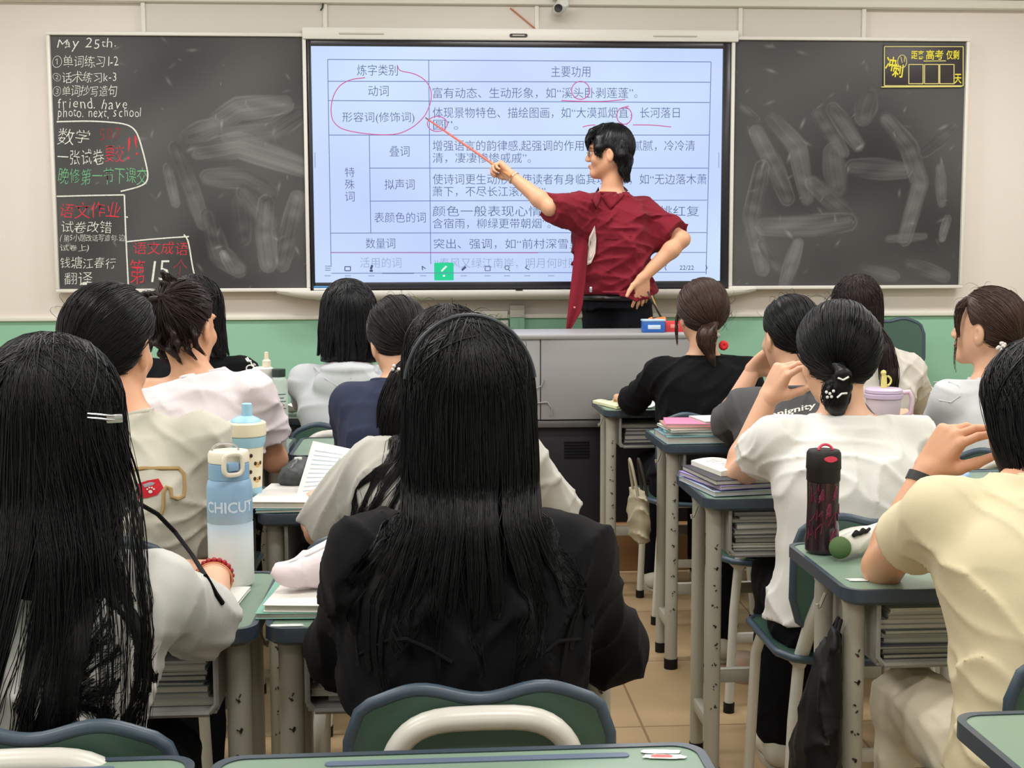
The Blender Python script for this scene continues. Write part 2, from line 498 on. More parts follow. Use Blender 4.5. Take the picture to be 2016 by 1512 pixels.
# ------------------------------------------------------------------ chalkboards with their writing
KW = BY / 6.30
def kz(z): return CAM_H + (z - CAM_H) * KW
BX0, BX1, BZ0, BZ1 = -1.7613 * KW, 2.6153 * KW, kz(1.2036), kz(2.3853)
DX0, DX1, DZ0, DZ1 = -0.572 * KW, 1.452 * KW, kz(1.196), kz(2.372)          # the display with its bezel
M_frame = mat('board_frame_white', (222, 219, 212), 0.4, 0.5)
def seg_dist(P, a, b):
    ab = b - a; t = np.clip(((P - a) @ ab) / (ab @ ab + 1e-9), 0, 1)
    v = P - a - t[:, None] * ab; side = np.sign(ab[0] * (P - a)[:, 1] - ab[1] * (P - a)[:, 0])
    return np.sqrt((v * v).sum(1)), t, side
def chalk_dust(P, wipes, seed):
    """how much chalk dust lies at each point of the board (P: x, z): wiped streaks with hard rims, and specks"""
    r = np.random.default_rng(seed); d = np.zeros(len(P))
    fog = 0
    for k in range(7):
        q = r.normal(size=2) * r.uniform(2, 6); fog = fog + np.sin(P @ q + r.uniform(0, 6.3) + np.sin(P @ (r.normal(size=2) * 5)))
    d += 0.10 + 0.018 * fog
    for pts, hw, amt in wipes:
        pts = [at(x, y, BY)[[0, 2]] for x, y in pts]; hw = hw * BY / FOC
        best = np.full(len(P), 9.0); sd = np.zeros(len(P)); tt = np.zeros(len(P)); acc = 0
        for a, b in zip(pts[:-1], pts[1:]):
            e, t, s = seg_dist(P, a, b); mk = e < best
            best = np.where(mk, e, best); sd = np.where(mk, s, sd); tt = np.where(mk, t + acc, tt); acc += 1
        u = best / (hw * (0.78 + 0.22 * np.sin(np.clip(tt / max(len(pts) - 1, 1), 0, 1) * 3.14))); inside = np.clip((1 - u) / 0.3, 0, 1)
        lane = (sd * best) / hw
        streak = sum(np.sin(lane * f + r.uniform(0, 6.3) + 0.8 * np.sin(tt * 2.3)) for f in (9, 17, 31)) / 3
        rim = np.exp(-((u - 0.92) / 0.09) ** 2) * np.clip(0.25 + 0.6 * np.sin(tt * 2.6 + sd * 0.9 + r.uniform(0, 6)), 0, 1)
        tex = 0.55 + 0.45 * np.sin(P[:, 0] * 23 + 5 * np.sin(P[:, 1] * 17 + r.uniform(0, 6)))
        d = d * (1 - 0.5 * inside) + inside * amt * (0.42 + 0.16 * streak + 0.4 * tex * np.clip(1 - u, 0, 1) + 0.22 * np.sin(tt * 1.9 + r.uniform(0, 6))) + rim * amt * 0.6
    for k in range(60):
        c = P[r.integers(len(P))]; a = r.uniform(0.003, 0.012); ang = r.uniform(0, 3.14)
        v = P - c; q1 = v @ np.array([math.cos(ang), math.sin(ang)]); q2 = v @ np.array([-math.sin(ang), math.cos(ang)])
        d += r.uniform(0.05, 0.3) * np.exp(-(q1 / (a * 2)) ** 2 - (q2 / (a * 0.6)) ** 2)
    return np.clip(d, 0, 1)
def board_mat():
    m = bpy.data.materials.new('blackboard'); m.use_nodes = True; nt = m.node_tree; b = nt.nodes['Principled BSDF']
    a = nt.nodes.new('ShaderNodeVertexColor'); a.layer_name = 'chalk'
    n = nt.nodes.new('ShaderNodeTexNoise'); n.inputs['Scale'].default_value = 260; n.inputs['Detail'].default_value = 4
    tc = nt.nodes.new('ShaderNodeTexCoord'); nt.links.new(tc.outputs['Object'], n.inputs['Vector'])
    mul = nt.nodes.new('ShaderNodeMath'); mul.operation = 'MULTIPLY_ADD'; mul.inputs[1].default_value = 0.5; mul.inputs[2].default_value = 0.75
    nt.links.new(n.outputs['Fac'], mul.inputs[0])
    m2 = nt.nodes.new('ShaderNodeMath'); m2.operation = 'MULTIPLY'; nt.links.new(a.outputs['Color'], m2.inputs[0]); nt.links.new(mul.outputs[0], m2.inputs[1])
    mx = nt.nodes.new('ShaderNodeMix'); mx.data_type = 'RGBA'; mx.inputs[6].default_value = lin((38, 38, 40)); mx.inputs[7].default_value = lin((176, 178, 176))
    nt.links.new(m2.outputs[0], mx.inputs[0]); nt.links.new(mx.outputs[2], b.inputs['Base Color'])
    b.inputs['Roughness'].default_value = 0.5; b.inputs['Specular IOR Level'].default_value = 0.25
    return m
M_board = board_mat()
def chalkboard(name, label, x0, x1, wipes, seed):
    t = thing(name, label, 'chalkboard', ((x0 + x1) / 2, BY, BZ0))
    h = 0.0042; nx = int((x1 - x0) / h); nzz = int((BZ1 - BZ0) / h)
    gx = np.linspace(x0, x1, nx + 1); gz = np.linspace(BZ0, BZ1, nzz + 1)
    X, Z = np.meshgrid(gx, gz, indexing='ij'); P = np.stack([X.ravel(), Z.ravel()], 1)
    V = np.stack([P[:, 0], np.full(len(P), BY), P[:, 1]], 1)
    idx = np.arange(len(P)).reshape(nx + 1, nzz + 1)
    F = np.stack([idx[:-1, :-1], idx[1:, :-1], idx[1:, 1:], idx[:-1, 1:]], -1).reshape(-1, 4)
    me = np_mesh('writing_surface', V, F)
    d = chalk_dust(P, wipes, seed)
    ca = me.color_attributes.new('chalk', 'FLOAT_COLOR', 'POINT')
    c4 = np.ones((len(P), 4), np.float32); c4[:, :3] = d[:, None]; ca.data.foreach_set('color', c4.ravel())
    link_mesh('writing_surface', me, M_board, t, world=True)
    m = MB(); m.box(((x0 + x1) / 2, BY + 0.035, (BZ0 + BZ1) / 2), (x1 - x0 - 0.002, 0.066, BZ1 - BZ0 - 0.002))
    m.build('backing_panel', M_frame, t, world=True, smooth=False)
    m = MB(); w = 0.018
    for zc in (BZ0 - w / 2, BZ1 + w / 2): m.box(((x0 + x1) / 2, BY + 0.025, zc), (x1 - x0 + 2 * w, 0.085, w), bevel=0.004)
    for xc in (x0 - w / 2, x1 + w / 2): m.box((xc, BY + 0.025, (BZ0 + BZ1) / 2), (w, 0.085, BZ1 - BZ0), bevel=0.004)
    m.build('frame', M_frame, t, world=True)
    return t
LW = [([(390, 300), (470, 285), (600, 330)], 26, .34), ([(400, 260), (470, 215), (560, 205)], 24, .30), ([(450, 265), (540, 255), (590, 225)], 22, .24),
      ([(372, 270), (420, 250)], 22, .24), ([(345, 290), (375, 370), (400, 440)], 17, .2), ([(410, 350), (480, 350), (530, 380)], 22, .2),
      ([(480, 380), (530, 440)], 20, .2), ([(410, 425), (430, 500), (470, 530)], 22, .22), ([(470, 400), (480, 470)], 18, .18),
      ([(525, 400), (522, 460), (528, 520)], 22, .30), ([(585, 390), (572, 450), (555, 520)], 20, .28), ([(440, 500), (460, 535)], 10, .45), ([(330, 330), (345, 400)], 12, .3)]
RW = [([(1490, 260), (1520, 320), (1550, 390)], 20, .26), ([(1520, 235), (1570, 290), (1590, 390)], 20, .24), ([(1500, 330), (1480, 430), (1500, 530)], 20, .28),
      ([(1610, 225), (1660, 300)], 16, .28), ([(1640, 215), (1690, 285)], 18, .26), ([(1710, 190), (1700, 230)], 24, .2), ([(1745, 235), (1790, 290), (1812, 360), (1780, 470)], 20, .26),
      ([(1600, 360), (1670, 420)], 20, .2), ([(1640, 300), (1650, 370)], 26, .16), ([(1680, 330), (1780, 335)], 22, .2), ([(1505, 445), (1600, 445), (1670, 437)], 24, .25),
      ([(1570, 480), (1545, 560)], 16, .3), ([(1500, 480), (1530, 530)], 14, .26), ([(1820, 300), (1880, 250)], 14, .16), ([(1850, 330), (1855, 400)], 12, .22),
      ([(1865, 430), (1855, 470)], 10, .35), ([(1700, 530), (1760, 545)], 16, .2), ([(1790, 520), (1860, 545)], 16, .22), ([(1750, 470), (1820, 465)], 10, .2), ([(1460, 210), (1490, 235)], 8, .25)]
board_left = chalkboard('chalkboard', 'black chalkboard left of the bright display, with chalk homework notes', BX0, DX0 - 0.024, LW, 3)
board_right = chalkboard('chalkboard', 'black chalkboard right of the bright display, wiped, with countdown sign in its corner', DX1 + 0.024, BX1, RW, 5)

def chalk_mat(name, rgb):
    m = bpy.data.materials.new(name); m.use_nodes = True; nt = m.node_tree; b = nt.nodes['Principled BSDF']
    tc = nt.nodes.new('ShaderNodeTexCoord'); n = nt.nodes.new('ShaderNodeTexNoise'); n.inputs['Scale'].default_value = 220; n.inputs['Detail'].default_value = 3
    nt.links.new(tc.outputs['Object'], n.inputs['Vector'])
    rp = nt.nodes.new('ShaderNodeValToRGB'); c = lin(rgb)
    rp.color_ramp.elements[0].position = 0.28; rp.color_ramp.elements[0].color = tuple(v * 0.45 for v in c[:3]) + (1,)
    rp.color_ramp.elements[1].position = 0.5; rp.color_ramp.elements[1].color = c
    nt.links.new(n.outputs['Fac'], rp.inputs[0]); nt.links.new(rp.outputs[0], b.inputs['Base Color'])
    b.inputs['Roughness'].default_value = 0.95; b.inputs['Specular IOR Level'].default_value = 0.1
    return m
CH = dict(w=chalk_mat('chalk_white', (232, 234, 226)), r=chalk_mat('chalk_red', (226, 60, 78)), g=chalk_mat('chalk_green', (118, 190, 140)), d=chalk_mat('chalk_faded_red', (146, 66, 72)))
def fit_letters(body, x0, x1, yc, hpx, Y, m, parent, name, thin=0.0, jitter=0.0, shear=0.0, rot=0.0, depth=0.0006, seed=0):
    """one line of writing filling pixel columns x0..x1, centred on row yc, letters hpx rows high, on the upright plane y = Y"""
    if jitter:
        r = np.random.default_rng(seed + len(body)); V = []; F = []; pen = 0.0; n0 = 0
        for ch in body:
            me = text_mesh(ch, thin); n = len(me.vertices)
            adv = 1.0 if ord(ch) > 0x2000 else 0.56
            if ch in ' .,!1itlfj-': adv = 0.34
            if n:
                v = np.zeros(n * 3); me.vertices.foreach_get('co', v); v = v.reshape(-1, 3)[:, :2]
                if ord(ch) < 0x2000: v = v * np.array([1.0, 1.15])
                c = np.array([adv / 2, 0.38]); a = r.normal() * jitter; s = 1 + r.normal() * jitter * 0.8
                v = v - c; v = v * (s, s * (1 + r.normal() * jitter * .6)); v[:, 0] += v[:, 1] * (shear + r.normal() * jitter)
                v[:, 1] += 0.06 * np.sin(v[:, 0] * 5 + r.uniform(0, 6)) * jitter * 6
                v = v @ np.array([[math.cos(a), math.sin(a)], [-math.sin(a), math.cos(a)]]) + c
                v[:, 1] += r.normal() * jitter * 0.5; v[:, 0] += pen
                me.calc_loop_triangles(); t = np.zeros(len(me.loop_triangles) * 3, np.int32); me.loop_triangles.foreach_get('vertices', t)
                V.append(v); F.append(t.reshape(-1, 3) + n0); n0 += n
            pen += adv * 0.98; bpy.data.meshes.remove(me)
        v = np.concatenate(V); t = np.concatenate(F)
    else:
        me = text_mesh(body, thin); n = len(me.vertices); v = np.zeros(n * 3); me.vertices.foreach_get('co', v); v = v.reshape(-1, 3)[:, :2]
        me.calc_loop_triangles(); t = np.zeros(len(me.loop_triangles) * 3, np.int32); me.loop_triangles.foreach_get('vertices', t); t = t.reshape(-1, 3); bpy.data.meshes.remove(me)
    x_lo, x_hi, y_lo, y_hi = v[:, 0].min(), v[:, 0].max(), v[:, 1].min(), v[:, 1].max()
    A = at(x0, yc, Y); B = at(x1, yc, Y); wid = np.linalg.norm((B - A)[[0]])
    hgt = hpx * Y / FOC
    q = np.stack([(v[:, 0] - x_lo) / (x_hi - x_lo) * wid, ((v[:, 1] - (y_lo + y_hi) / 2) / max(y_hi - y_lo, 0.2)) * hgt], 1)
    if rot: q = q @ np.array([[math.cos(rot), math.sin(rot)], [-math.sin(rot), math.cos(rot)]])
    W = np.stack([A[0] + q[:, 0], np.full(len(q), Y - depth), (A[2] + B[2]) / 2 + q[:, 1] + (B[2] - A[2]) * (q[:, 0] / wid - 0.5)], 1)
    return link_mesh(name, np_mesh(name, W, t), m, parent, world=True, smooth=False)
def strokes(lines, m, parent, name, w, Y, depth=0.0008, wob=0.0):
    """hand-drawn lines given as pixel polylines, w pixels thick, as flat raised ribbons on the plane y = Y"""
    for pts in lines:
        mb = MB()
        pts = [at(x, y, Y) for x, y in pts]
        # smooth resample
        P = np.array(pts); n = len(P)
        if n > 2:
            tt = np.linspace(0, n - 1, (n - 1) * 6 + 1); P = np.stack([np.interp(tt, np.arange(n), P[:, i]) for i in range(3)], 1)
            for _ in range(8): P[1:-1] = (P[:-2] + 2 * P[1:-1] + P[2:]) / 4
        mb.tube([(p[0], Y - depth, p[2]) for p in P], w * Y / FOC / 2, n=6, sx=1, sy=1)
        o = mb.build(name, m, parent, world=True)
    return o
B = board_left
for i, (s, x0, x1, yc, h, c) in enumerate([
    ('May 25th.', 112, 228, 88, 26, 'w'), ('①单词练习1-2', 103, 233, 121, 23, 'w'), ('②话术练习k-3', 104, 229, 152, 23, 'w'), ('③单词抄写造句', 104, 231, 179, 22, 'w'),
    ('friend. have', 114, 250, 204, 22, 'w'), ('photo. next, school', 113, 278, 224, 24, 'w'), ('数学', 112, 178, 269, 32, 'w'), ('507', 196, 237, 264, 24, 'd'),
    ('一张试卷', 113, 205, 309, 30, 'w'), ('要交', 207, 244, 303, 32, 'r'), ('!!', 250, 271, 290, 46, 'r'), ('晚修第一节下课交', 114, 291, 347, 34, 'g'),
    ('语文作业', 119, 238, 414, 32, 'r'), ('试卷改错', 121, 220, 447, 24, 'w'), ('(第5小题改话写造句,边', 118, 246, 469, 15, 'w'), ('试卷上)', 118, 175, 489, 15, 'w'),
    ('钱塘江春行', 119, 228, 517, 24, 'w'), ('翻译', 127, 182, 549, 25, 'w'), ('语文成语', 263, 370, 489, 26, 'r'), ('第', 256, 286, 535, 48, 'r'), ('15', 297, 334, 534, 42, 'w'), ('个', 341, 369, 531, 42, 'd')]):
    fit_letters(s, x0, x1, yc, h, BY, CH[c], B, 'chalk_writing', thin=-0.012, jitter=0.07, shear=0.12, seed=i * 3)
strokes([[(112, 240), (180, 238), (250, 243), (270, 258), (282, 300), (293, 345), (288, 362), (268, 370), (238, 377)], [(112, 387), (180, 385), (245, 384)], [(245, 384), (248, 470), (253, 566)],
         [(250, 476), (310, 470), (372, 466)], [(362, 462), (371, 472), (378, 520), (385, 552)], [(245, 427), (252, 428)]], CH['w'], B, 'chalk_outline', 3.2, BY)

# ------------------------------------------------------------------ countdown sign on the right board
sg = thing('countdown_sign', 'black and yellow countdown sign in the top right corner of the chalkboard', 'sign', at(1818, 172, BY - 0.004))
M_yel = mat('sign_yellow', (236, 222, 60), 0.5, 0.3); M_pale = mat('sign_pale_yellow', (226, 216, 140), 0.5, 0.3); M_sblk = mat('sign_black', (52, 47, 52), 0.4, 0.4)
SY = BY - 0.008
a, b = at(1738, 171, SY), at(1898, 89, SY)
m = MB(); m.box(((a[0] + b[0]) / 2, SY + 0.004, (a[2] + b[2]) / 2), (b[0] - a[0], 0.006, b[2] - a[2]), bevel=0.001); m.build('panel', M_sblk, sg, world=True)
def outline(x0, y0, x1, y1): return [[(x0, y0), (x1, y0)], [(x1, y0), (x1, y1)], [(x1, y1), (x0, y1)], [(x0, y1), (x0, y0)]]
strokes(outline(1741, 92, 1896, 169), M_pale, sg, 'border', 2.0, SY)
strokes([[(1735, 171.5), (1893, 170.5)]], M_pale, sg, 'hanging_rail', 2.6, SY)
for x in (1789, 1820, 1850): strokes(outline(x, 127, x + 28, 165), M_pale, sg, 'number_box', 2.0, SY)
strokes([[(1818, 120.5), (1862, 120)]], M_pale, sg, 'underline', 2.0, SY)
strokes([[(1776 + 9 * math.cos(t), 121 + 13 * math.sin(t)) for t in np.linspace(0, 6.28, 14)], [(1773, 112), (1776, 124)], [(1781, 112), (1780, 122)]], M_pale, sg, 'clock_outline', 1.6, SY)
fit_letters('冲', 1744, 1764, 124, 28, SY, M_yel, sg, 'lettering', thin=0.02, rot=-0.15)
fit_letters('刺', 1757, 1778, 138, 26, SY - 0.001, M_yel, sg, 'lettering', thin=0.02, rot=-0.1)
for s, x0, x1, y, h in (('距离', 1794, 1819, 108, 17), ('高考', 1823, 1857, 108, 19), ('仅剩', 1863, 1888, 108, 18), ('天', 1879, 1893, 155, 19)):
    fit_letters(s, x0, x1, y, h, SY, M_yel, sg, 'lettering', thin=0.012)

# ------------------------------------------------------------------ the big display
dp = thing('interactive_display', 'wide bright wall display showing a Chinese table, between the two chalkboards', 'display', ((DX0 + DX1) / 2, BY, DZ0))
S0, S1 = np.array([-0.5547 * KW, kz(1.2292)]), np.array([1.4161 * KW, kz(2.3441)])
M_bez = mat('bezel_black', (30, 29, 36), 0.3, 0.5); M_ink = emit('screen_ink', (92, 108, 160), 0.9); M_line = emit('screen_line', (98, 118, 180), 0.95)
def screen_mat():
    m = bpy.data.materials.new('screen_glow'); m.use_nodes = True; nt = m.node_tree; b = nt.nodes['Principled BSDF']
    b.inputs['Base Color'].default_value = (0.02, 0.02, 0.02, 1); b.inputs['Roughness'].default_value = 0.35
    tc = nt.nodes.new('ShaderNodeTexCoord'); n = nt.nodes.new('ShaderNodeTexNoise'); n.inputs['Scale'].default_value = 1.3; n.inputs['Detail'].default_value = 1
    nt.links.new(tc.outputs['Object'], n.inputs['Vector'])
    rp = nt.nodes.new('ShaderNodeValToRGB'); rp.color_ramp.elements[0].position = 0.3; rp.color_ramp.elements[1].position = 0.7
    rp.color_ramp.elements[0].color = lin((190, 208, 252)); rp.color_ramp.elements[1].color = lin((206, 228, 252))
    nt.links.new(n.outputs['Fac'], rp.inputs[0]); nt.links.new(rp.outputs[0], b.inputs['Emission Color']); b.inputs['Emission Strength'].default_value = 0.97
    return m
m = MB(); cx, cz = (DX0 + DX1) / 2, (DZ0 + DZ1) / 2
m.box((cx, BY + 0.034, cz), (DX1 - DX0, 0.06, DZ1 - DZ0), bevel=0.008); m.build('housing', M_bez, dp, world=True)
m = MB()
for x0, x1, z0, z1 in ((DX0, S0[0], DZ0, DZ1), (S1[0], DX1, DZ0, DZ1), (S0[0], S1[0], DZ0, S0[1]), (S0[0], S1[0], S1[1], DZ1)):
    m.box(((x0 + x1) / 2, BY, (z0 + z1) / 2), (x1 - x0, 0.02, z1 - z0), bevel=0.002)
m.build('bezel', M_bez, dp, world=True)
SY = BY - 0.001
m = MB(); m.quad((S0[0], SY, S0[1]), (S1[0], SY, S0[1]), (S1[0], SY, S1[1]), (S0[0], SY, S1[1]))
sc = m.build('screen', screen_mat(), dp, world=True, smooth=False, normals=False)
for s, x0, x1, yc, h in [
    ('炼字类别', 703, 783, 138, 21), ('主要功用', 1085, 1162, 141, 21), ('动词', 725, 765, 179, 20), ('富有动态、生动形象，如“溪头卧剥莲蓬”。', 852, 1255, 183, 21),
    ('形容词(修饰词)', 674, 816, 232, 22), ('体现景物特色、描绘图画，如“大漠孤烟直，长河落日', 852, 1338, 222, 21), ('圆”。', 853, 902, 246, 19), ('叠词', 767, 806, 298, 20),
    ('增强语言的韵律感,起强调的作用，如“细细腻腻，冷冷清', 852, 1368, 287, 21), ('清，凄凄惨惨戚戚”。', 852, 1045, 311, 20), ('特', 679, 698, 339, 19), ('殊', 679, 698, 363, 19), ('词', 679, 698, 387, 19),
    ('拟声词', 757, 816, 363, 20), ('使诗词更生动形象,使读者有身临其境之感，如“无边落木萧', 852, 1391, 353, 21), ('萧下，不尽长江滚滚来”。', 852, 1082, 377, 20),
    ('表颜色的词', 737, 838, 428, 20), ('颜色一般表现心情,增强感情色彩，如“桃红复', 852, 1376, 416, 21), ('含宿雨，柳绿更带朝烟”。', 852, 1084, 440, 20),
    ('数量词', 720, 778, 479, 20), ('突出、强调，如“前村深雪里，昨夜一枝开”。', 854, 1300, 480, 20)]:
    o = fit_letters(s, x0, x1, yc, h, SY, M_ink, dp, 'screen_text', thin=-0.006)
M_fade = emit('screen_faded_ink', (150, 166, 208), 0.95)
fit_letters('活用的词', 709, 790, 517, 20, SY, M_fade, dp, 'screen_text', thin=-0.01)
fit_letters('“春风又绿江南岸，明月何时照我还', 856, 1180, 518, 20, SY, M_fade, dp, 'screen_text', thin=-0.01)
def vline(x0, y0, x1, y1): return [(x0, y0), (x1, y1)]
strokes([[(645, 117), (1400, 122)], [(645, 160), (1398, 162)], [(646, 198), (1397, 202)], [(648, 266), (1396, 266)], [(728, 331), (1394, 331)], [(728, 396), (1392, 394)], [(650, 459), (1391, 458)], [(651, 497), (1390, 497)],
         [(652, 538), (1389, 536)], [(645, 117), (652, 525)], [(1400, 122), (1390, 540)], [(844, 118), (848, 520)], [(727, 266), (730, 459)]], M_line, dp, 'table_line', 1.5, SY, depth=0.0003)
M_pink = emit('screen_pink', (214, 96, 158), 0.95)
def circ(x, y, rx, ry, a0=0, a1=6.5): return [(x + rx * math.cos(t), y + ry * math.sin(t)) for t in np.linspace(a0, a1, 18)]
strokes([[(719, 153), (690, 156), (668, 168), (656, 188), (651, 212), (653, 236), (668, 253), (700, 261), (745, 266), (785, 265), (815, 250), (838, 228), (849, 200), (850, 178), (838, 157), (815, 144), (785, 140), (783, 130)],
         circ(1143, 178, 18, 18), [(1105, 198), (1150, 200), (1190, 200), (1231, 196)], circ(1229, 228, 15, 17, -1.2, 5.2), [(1229, 211), (1238, 209)], [(1147, 250), (1158, 247), (1172, 246)], [(1246, 246), (1285, 246), (1321, 250)],
         circ(861, 244, 20, 15)], M_pink, dp, 'pen_mark', 2.0, SY, depth=0.0006)
strokes([[(652, 497.5), (1060, 498)]], M_pink, dp, 'pen_mark', 1.3, SY, depth=0.0006)
# tool bar along the bottom of the screen
M_icon = emit('screen_icon', (70, 84, 130), 0.9); M_key = emit('screen_green_key', (22, 214, 150), 0.95); M_white = emit('screen_white', (240, 250, 255), 1.0)
a, b = at(855, 552, SY), at(893, 517, SY)
m = MB(); m.prism(rrect(b[0] - a[0], b[2] - a[2], 0.004), 0, 0.0008, Matrix.Translation(((a[0] + b[0]) / 2, SY, (a[2] + b[2]) / 2)) @ Matrix.Rotation(math.radians(90), 4, 'X')); m.build('pen_key', M_key, dp, world=True)
strokes([[(869, 534), (879, 524)]], M_white, dp, 'pen_icon', 4, SY - 0.001)
strokes([[(872, 543), (876, 543)]], M_white, dp, 'pen_icon', 4, SY - 0.001)
strokes([[(640, 524), (651, 524)], [(640, 528), (651, 528)], [(640, 532), (651, 532)]], M_icon, dp, 'menu_icon', 1.2, SY)
strokes(outline(679, 525, 690, 533), M_icon, dp, 'window_icon', 2.0, SY)
strokes([[(733, 522), (730, 530)], [(728, 533), (734, 533)]], M_icon, dp, 'hand_icon', 5, SY)
strokes([[(831, 524), (838, 529)], [(831, 524), (832, 532)]], M_icon, dp, 'arrow_icon', 2, SY)
strokes([[(909, 532), (917, 525)]], M_icon, dp, 'eraser_icon', 5, SY)
strokes(outline(955, 524, 965, 533), M_icon, dp, 'shape_icon', 1.6, SY)
strokes([circ(998, 527, 4, 4), [(1001, 530), (1004, 534)]], M_icon, dp, 'search_icon', 1.6, SY)
strokes([[(1034, 527), (1042, 531)], [(1034, 527), (1038, 523)]], M_icon, dp, 'undo_icon', 2, SY)
strokes([[(752, 538), (815, 538)]], M_icon, dp, 'slider_bar', 1.8, SY, depth=0.001)
strokes([[(1312, 522), (1308, 527), (1312, 532)], [(1389, 522), (1393, 527), (1389, 532)]], M_icon, dp, 'page_arrow', 1.5, SY)
fit_letters('22/22', 1338, 1366, 527, 9, SY, M_icon, dp, 'page_number')
strokes([[(x - 6, 543), (x + 6, 543)] for x in (645, 685, 731, 833, 913, 960, 998, 1038, 1085)], M_fade, dp, 'icon_caption', 2.0, SY)
strokes([[(620, 300), (620.5, 330)], [(1415, 300), (1415, 330)]], M_line, dp, 'side_mark', 1.0, SY)

# white rail over the display, with its handle, and the long tray below
m = MB(); a, b = at(596, 79, BY), at(1452, 62, BY)
rail = thing('board_rail', 'white metal rail running above the bright display with a black slot', 'rail', ((a[0] + b[0]) / 2, BY, a[2]))
m.box(((a[0] + b[0]) / 2, BY + 0.02, (a[2] + b[2]) / 2 + 0.002), (b[0] - a[0], 0.1, b[2] - a[2]), bevel=0.005); m.build('cover', M_frame, rail, world=True)
M_dark = mat('dark_plastic', (28, 27, 28), 0.45, 0.4)
m = MB(); h = at(1020, 72, BY); m.prism(rrect(0.09, 0.018, 0.008), 0, 0.006, Matrix.Translation((h[0], BY - 0.028, h[2])) @ Matrix.Rotation(math.radians(90), 4, 'X')); m.build('slot', M_dark, rail, world=True)
m = MB(); m.prism(rrect(0.062, 0.006, 0.003), 0, 0.009, Matrix.Translation((h[0], BY - 0.028, h[2])) @ Matrix.Rotation(math.radians(90), 4, 'X')); m.build('latch', mat('latch_grey', (170, 165, 150), 0.4, 0.5), rail, world=True)
for px0, px1, y in ((668, 756, 68), (1284, 1370, 73)):
    p, q = at(px0, y, BY), at(px1, y, BY); m = MB(); m.box(((p[0] + q[0]) / 2, BY - 0.032, p[2]), (q[0] - p[0], 0.006, 0.007), bevel=0.002); m.build('grip', mat('grip_grey', (186, 184, 170), 0.5, 0.4), rail, world=True)
tr = thing('chalk_tray', 'long white chalk tray with curved ends under the bright display', 'tray', (cx, BY, DZ0 - 0.04))
pa, pb = at(545, 570, BY), at(1487, 567, BY); zt_ = DZ0 - 0.004
top = [(pa[0] + (pb[0] - pa[0]) * k / 40, 0) for k in range(41)]
def tray_d(u):                                    # depth of the tray along its length: tapers at both ends
    e = min(u, 1 - u) / 0.12
    return 0.02 + 0.09 * (1 - (1 - min(e, 1)) ** 2) if e < 1 else 0.11
rows = []
for k in range(61):
    u = k / 60; x = pa[0] + (pb[0] - pa[0]) * u; d = tray_d(u); s = d / 0.11
    rows.append([(x, BY + 0.06, zt_), (x, BY - d + 0.012, zt_ - 0.004), (x, BY - d, zt_), (x, BY - d - 0.004, zt_ - 0.012 * s), (x, BY - d + 0.004, zt_ - 0.03 * s - 0.004), (x, BY - d + 0.03 * s, zt_ - 0.042 * s - 0.006), (x, BY + 0.06, zt_ - 0.05 * s - 0.006)])
m = MB(); m.grid(rows); m.build('tray_body', M_frame, tr, world=True, angle=60)
m = MB(); p = at(1022, 571, BY - 0.11); m.box((p[0], BY - 0.112, p[2]), (0.035, 0.006, 0.004)); m.build('logo_plate', M_dark, tr, world=True, smooth=False)
p = at(637, 577, BY - 0.10)
er = thing('board_eraser', 'blue board eraser lying on the left end of the white chalk tray', 'eraser', (p[0], BY - 0.075, zt_ + 0.001))
m = MB(); m.box((p[0], BY - 0.075, zt_ + 0.008), (0.1, 0.035, 0.012), bevel=0.003); m.build('felt', mat('felt_white', (220, 224, 226), 0.9, 0.1), er, world=True)
m = MB(); m.box((p[0], BY - 0.075, zt_ + 0.018), (0.1, 0.038, 0.010), bevel=0.004); m.build('grip_block', mat('eraser_blue', (70, 140, 205), 0.5, 0.4), er, world=True)

# ------------------------------------------------------------------ wall fittings
p = at(1101, 14, WALL_Y - 0.08)
cm = thing('security_camera', 'small white security camera hanging under the ledge above the display', 'camera', (p[0], WALL_Y - 0.06, p[2] + 0.05))
Mw = mat('camera_white', (214, 214, 210), 0.4, 0.5)
m = MB(); m.box((p[0], WALL_Y - 0.10, p[2] + 0.045), (0.07, 0.07, 0.02), bevel=0.004); m.build('bracket', Mw, cm, world=True)
m = MB(); m.tube([(p[0], WALL_Y - 0.10, p[2] + 0.04), (p[0] - 0.005, WALL_Y - 0.12, p[2] + 0.015), (p[0] - 0.005, WALL_Y - 0.125, p[2])], 0.012); m.build('arm', Mw, cm, world=True)
m = MB(); m.lathe([(0.0, -0.055), (0.024, -0.055), (0.03, -0.045), (0.03, 0.05), (0.022, 0.06), (0, 0.06)], n=20, M=Matrix.Translation((p[0], WALL_Y - 0.13, p[2] - 0.01)) @ Matrix.Rotation(math.radians(75), 4, 'X') @ Matrix.Rotation(math.radians(15), 4, 'Y')); m.build('camera_body', Mw, cm, world=True)
m = MB(); m.lathe([(0, 0), (0.02, 0), (0.02, 0.01), (0, 0.012)], n=16, M=Matrix.Translation((p[0] - 0.016, WALL_Y - 0.19, p[2] - 0.028)) @ Matrix.Rotation(math.radians(75), 4, 'X')); m.build('lens', M_dark, cm, world=True)
q0, q1 = at(1004, 18, WALL_Y), at(1063, 67, WALL_Y)
m = MB(); m.tube([(q0[0], WALL_Y - 0.03, q0[2]), (q1[0], WALL_Y - 0.03, q1[2])], 0.0085, sy=0.4)
tag(m.build('cable', mat('orange_plastic', (206, 128, 92), 0.5, 0.4)), 'orange slanting cable strip on the white panel above the display', 'cable')
q0 = at(641, 14, WALL_Y)
m = MB(); m.tube([(q0[0] - 0.008, WALL_Y - 0.04, q0[2] + 0.02), (q0[0] - 0.012, WALL_Y - 0.042, q0[2] - 0.01), (q0[0] - 0.022, WALL_Y - 0.042, q0[2] - 0.025)], 0.004)
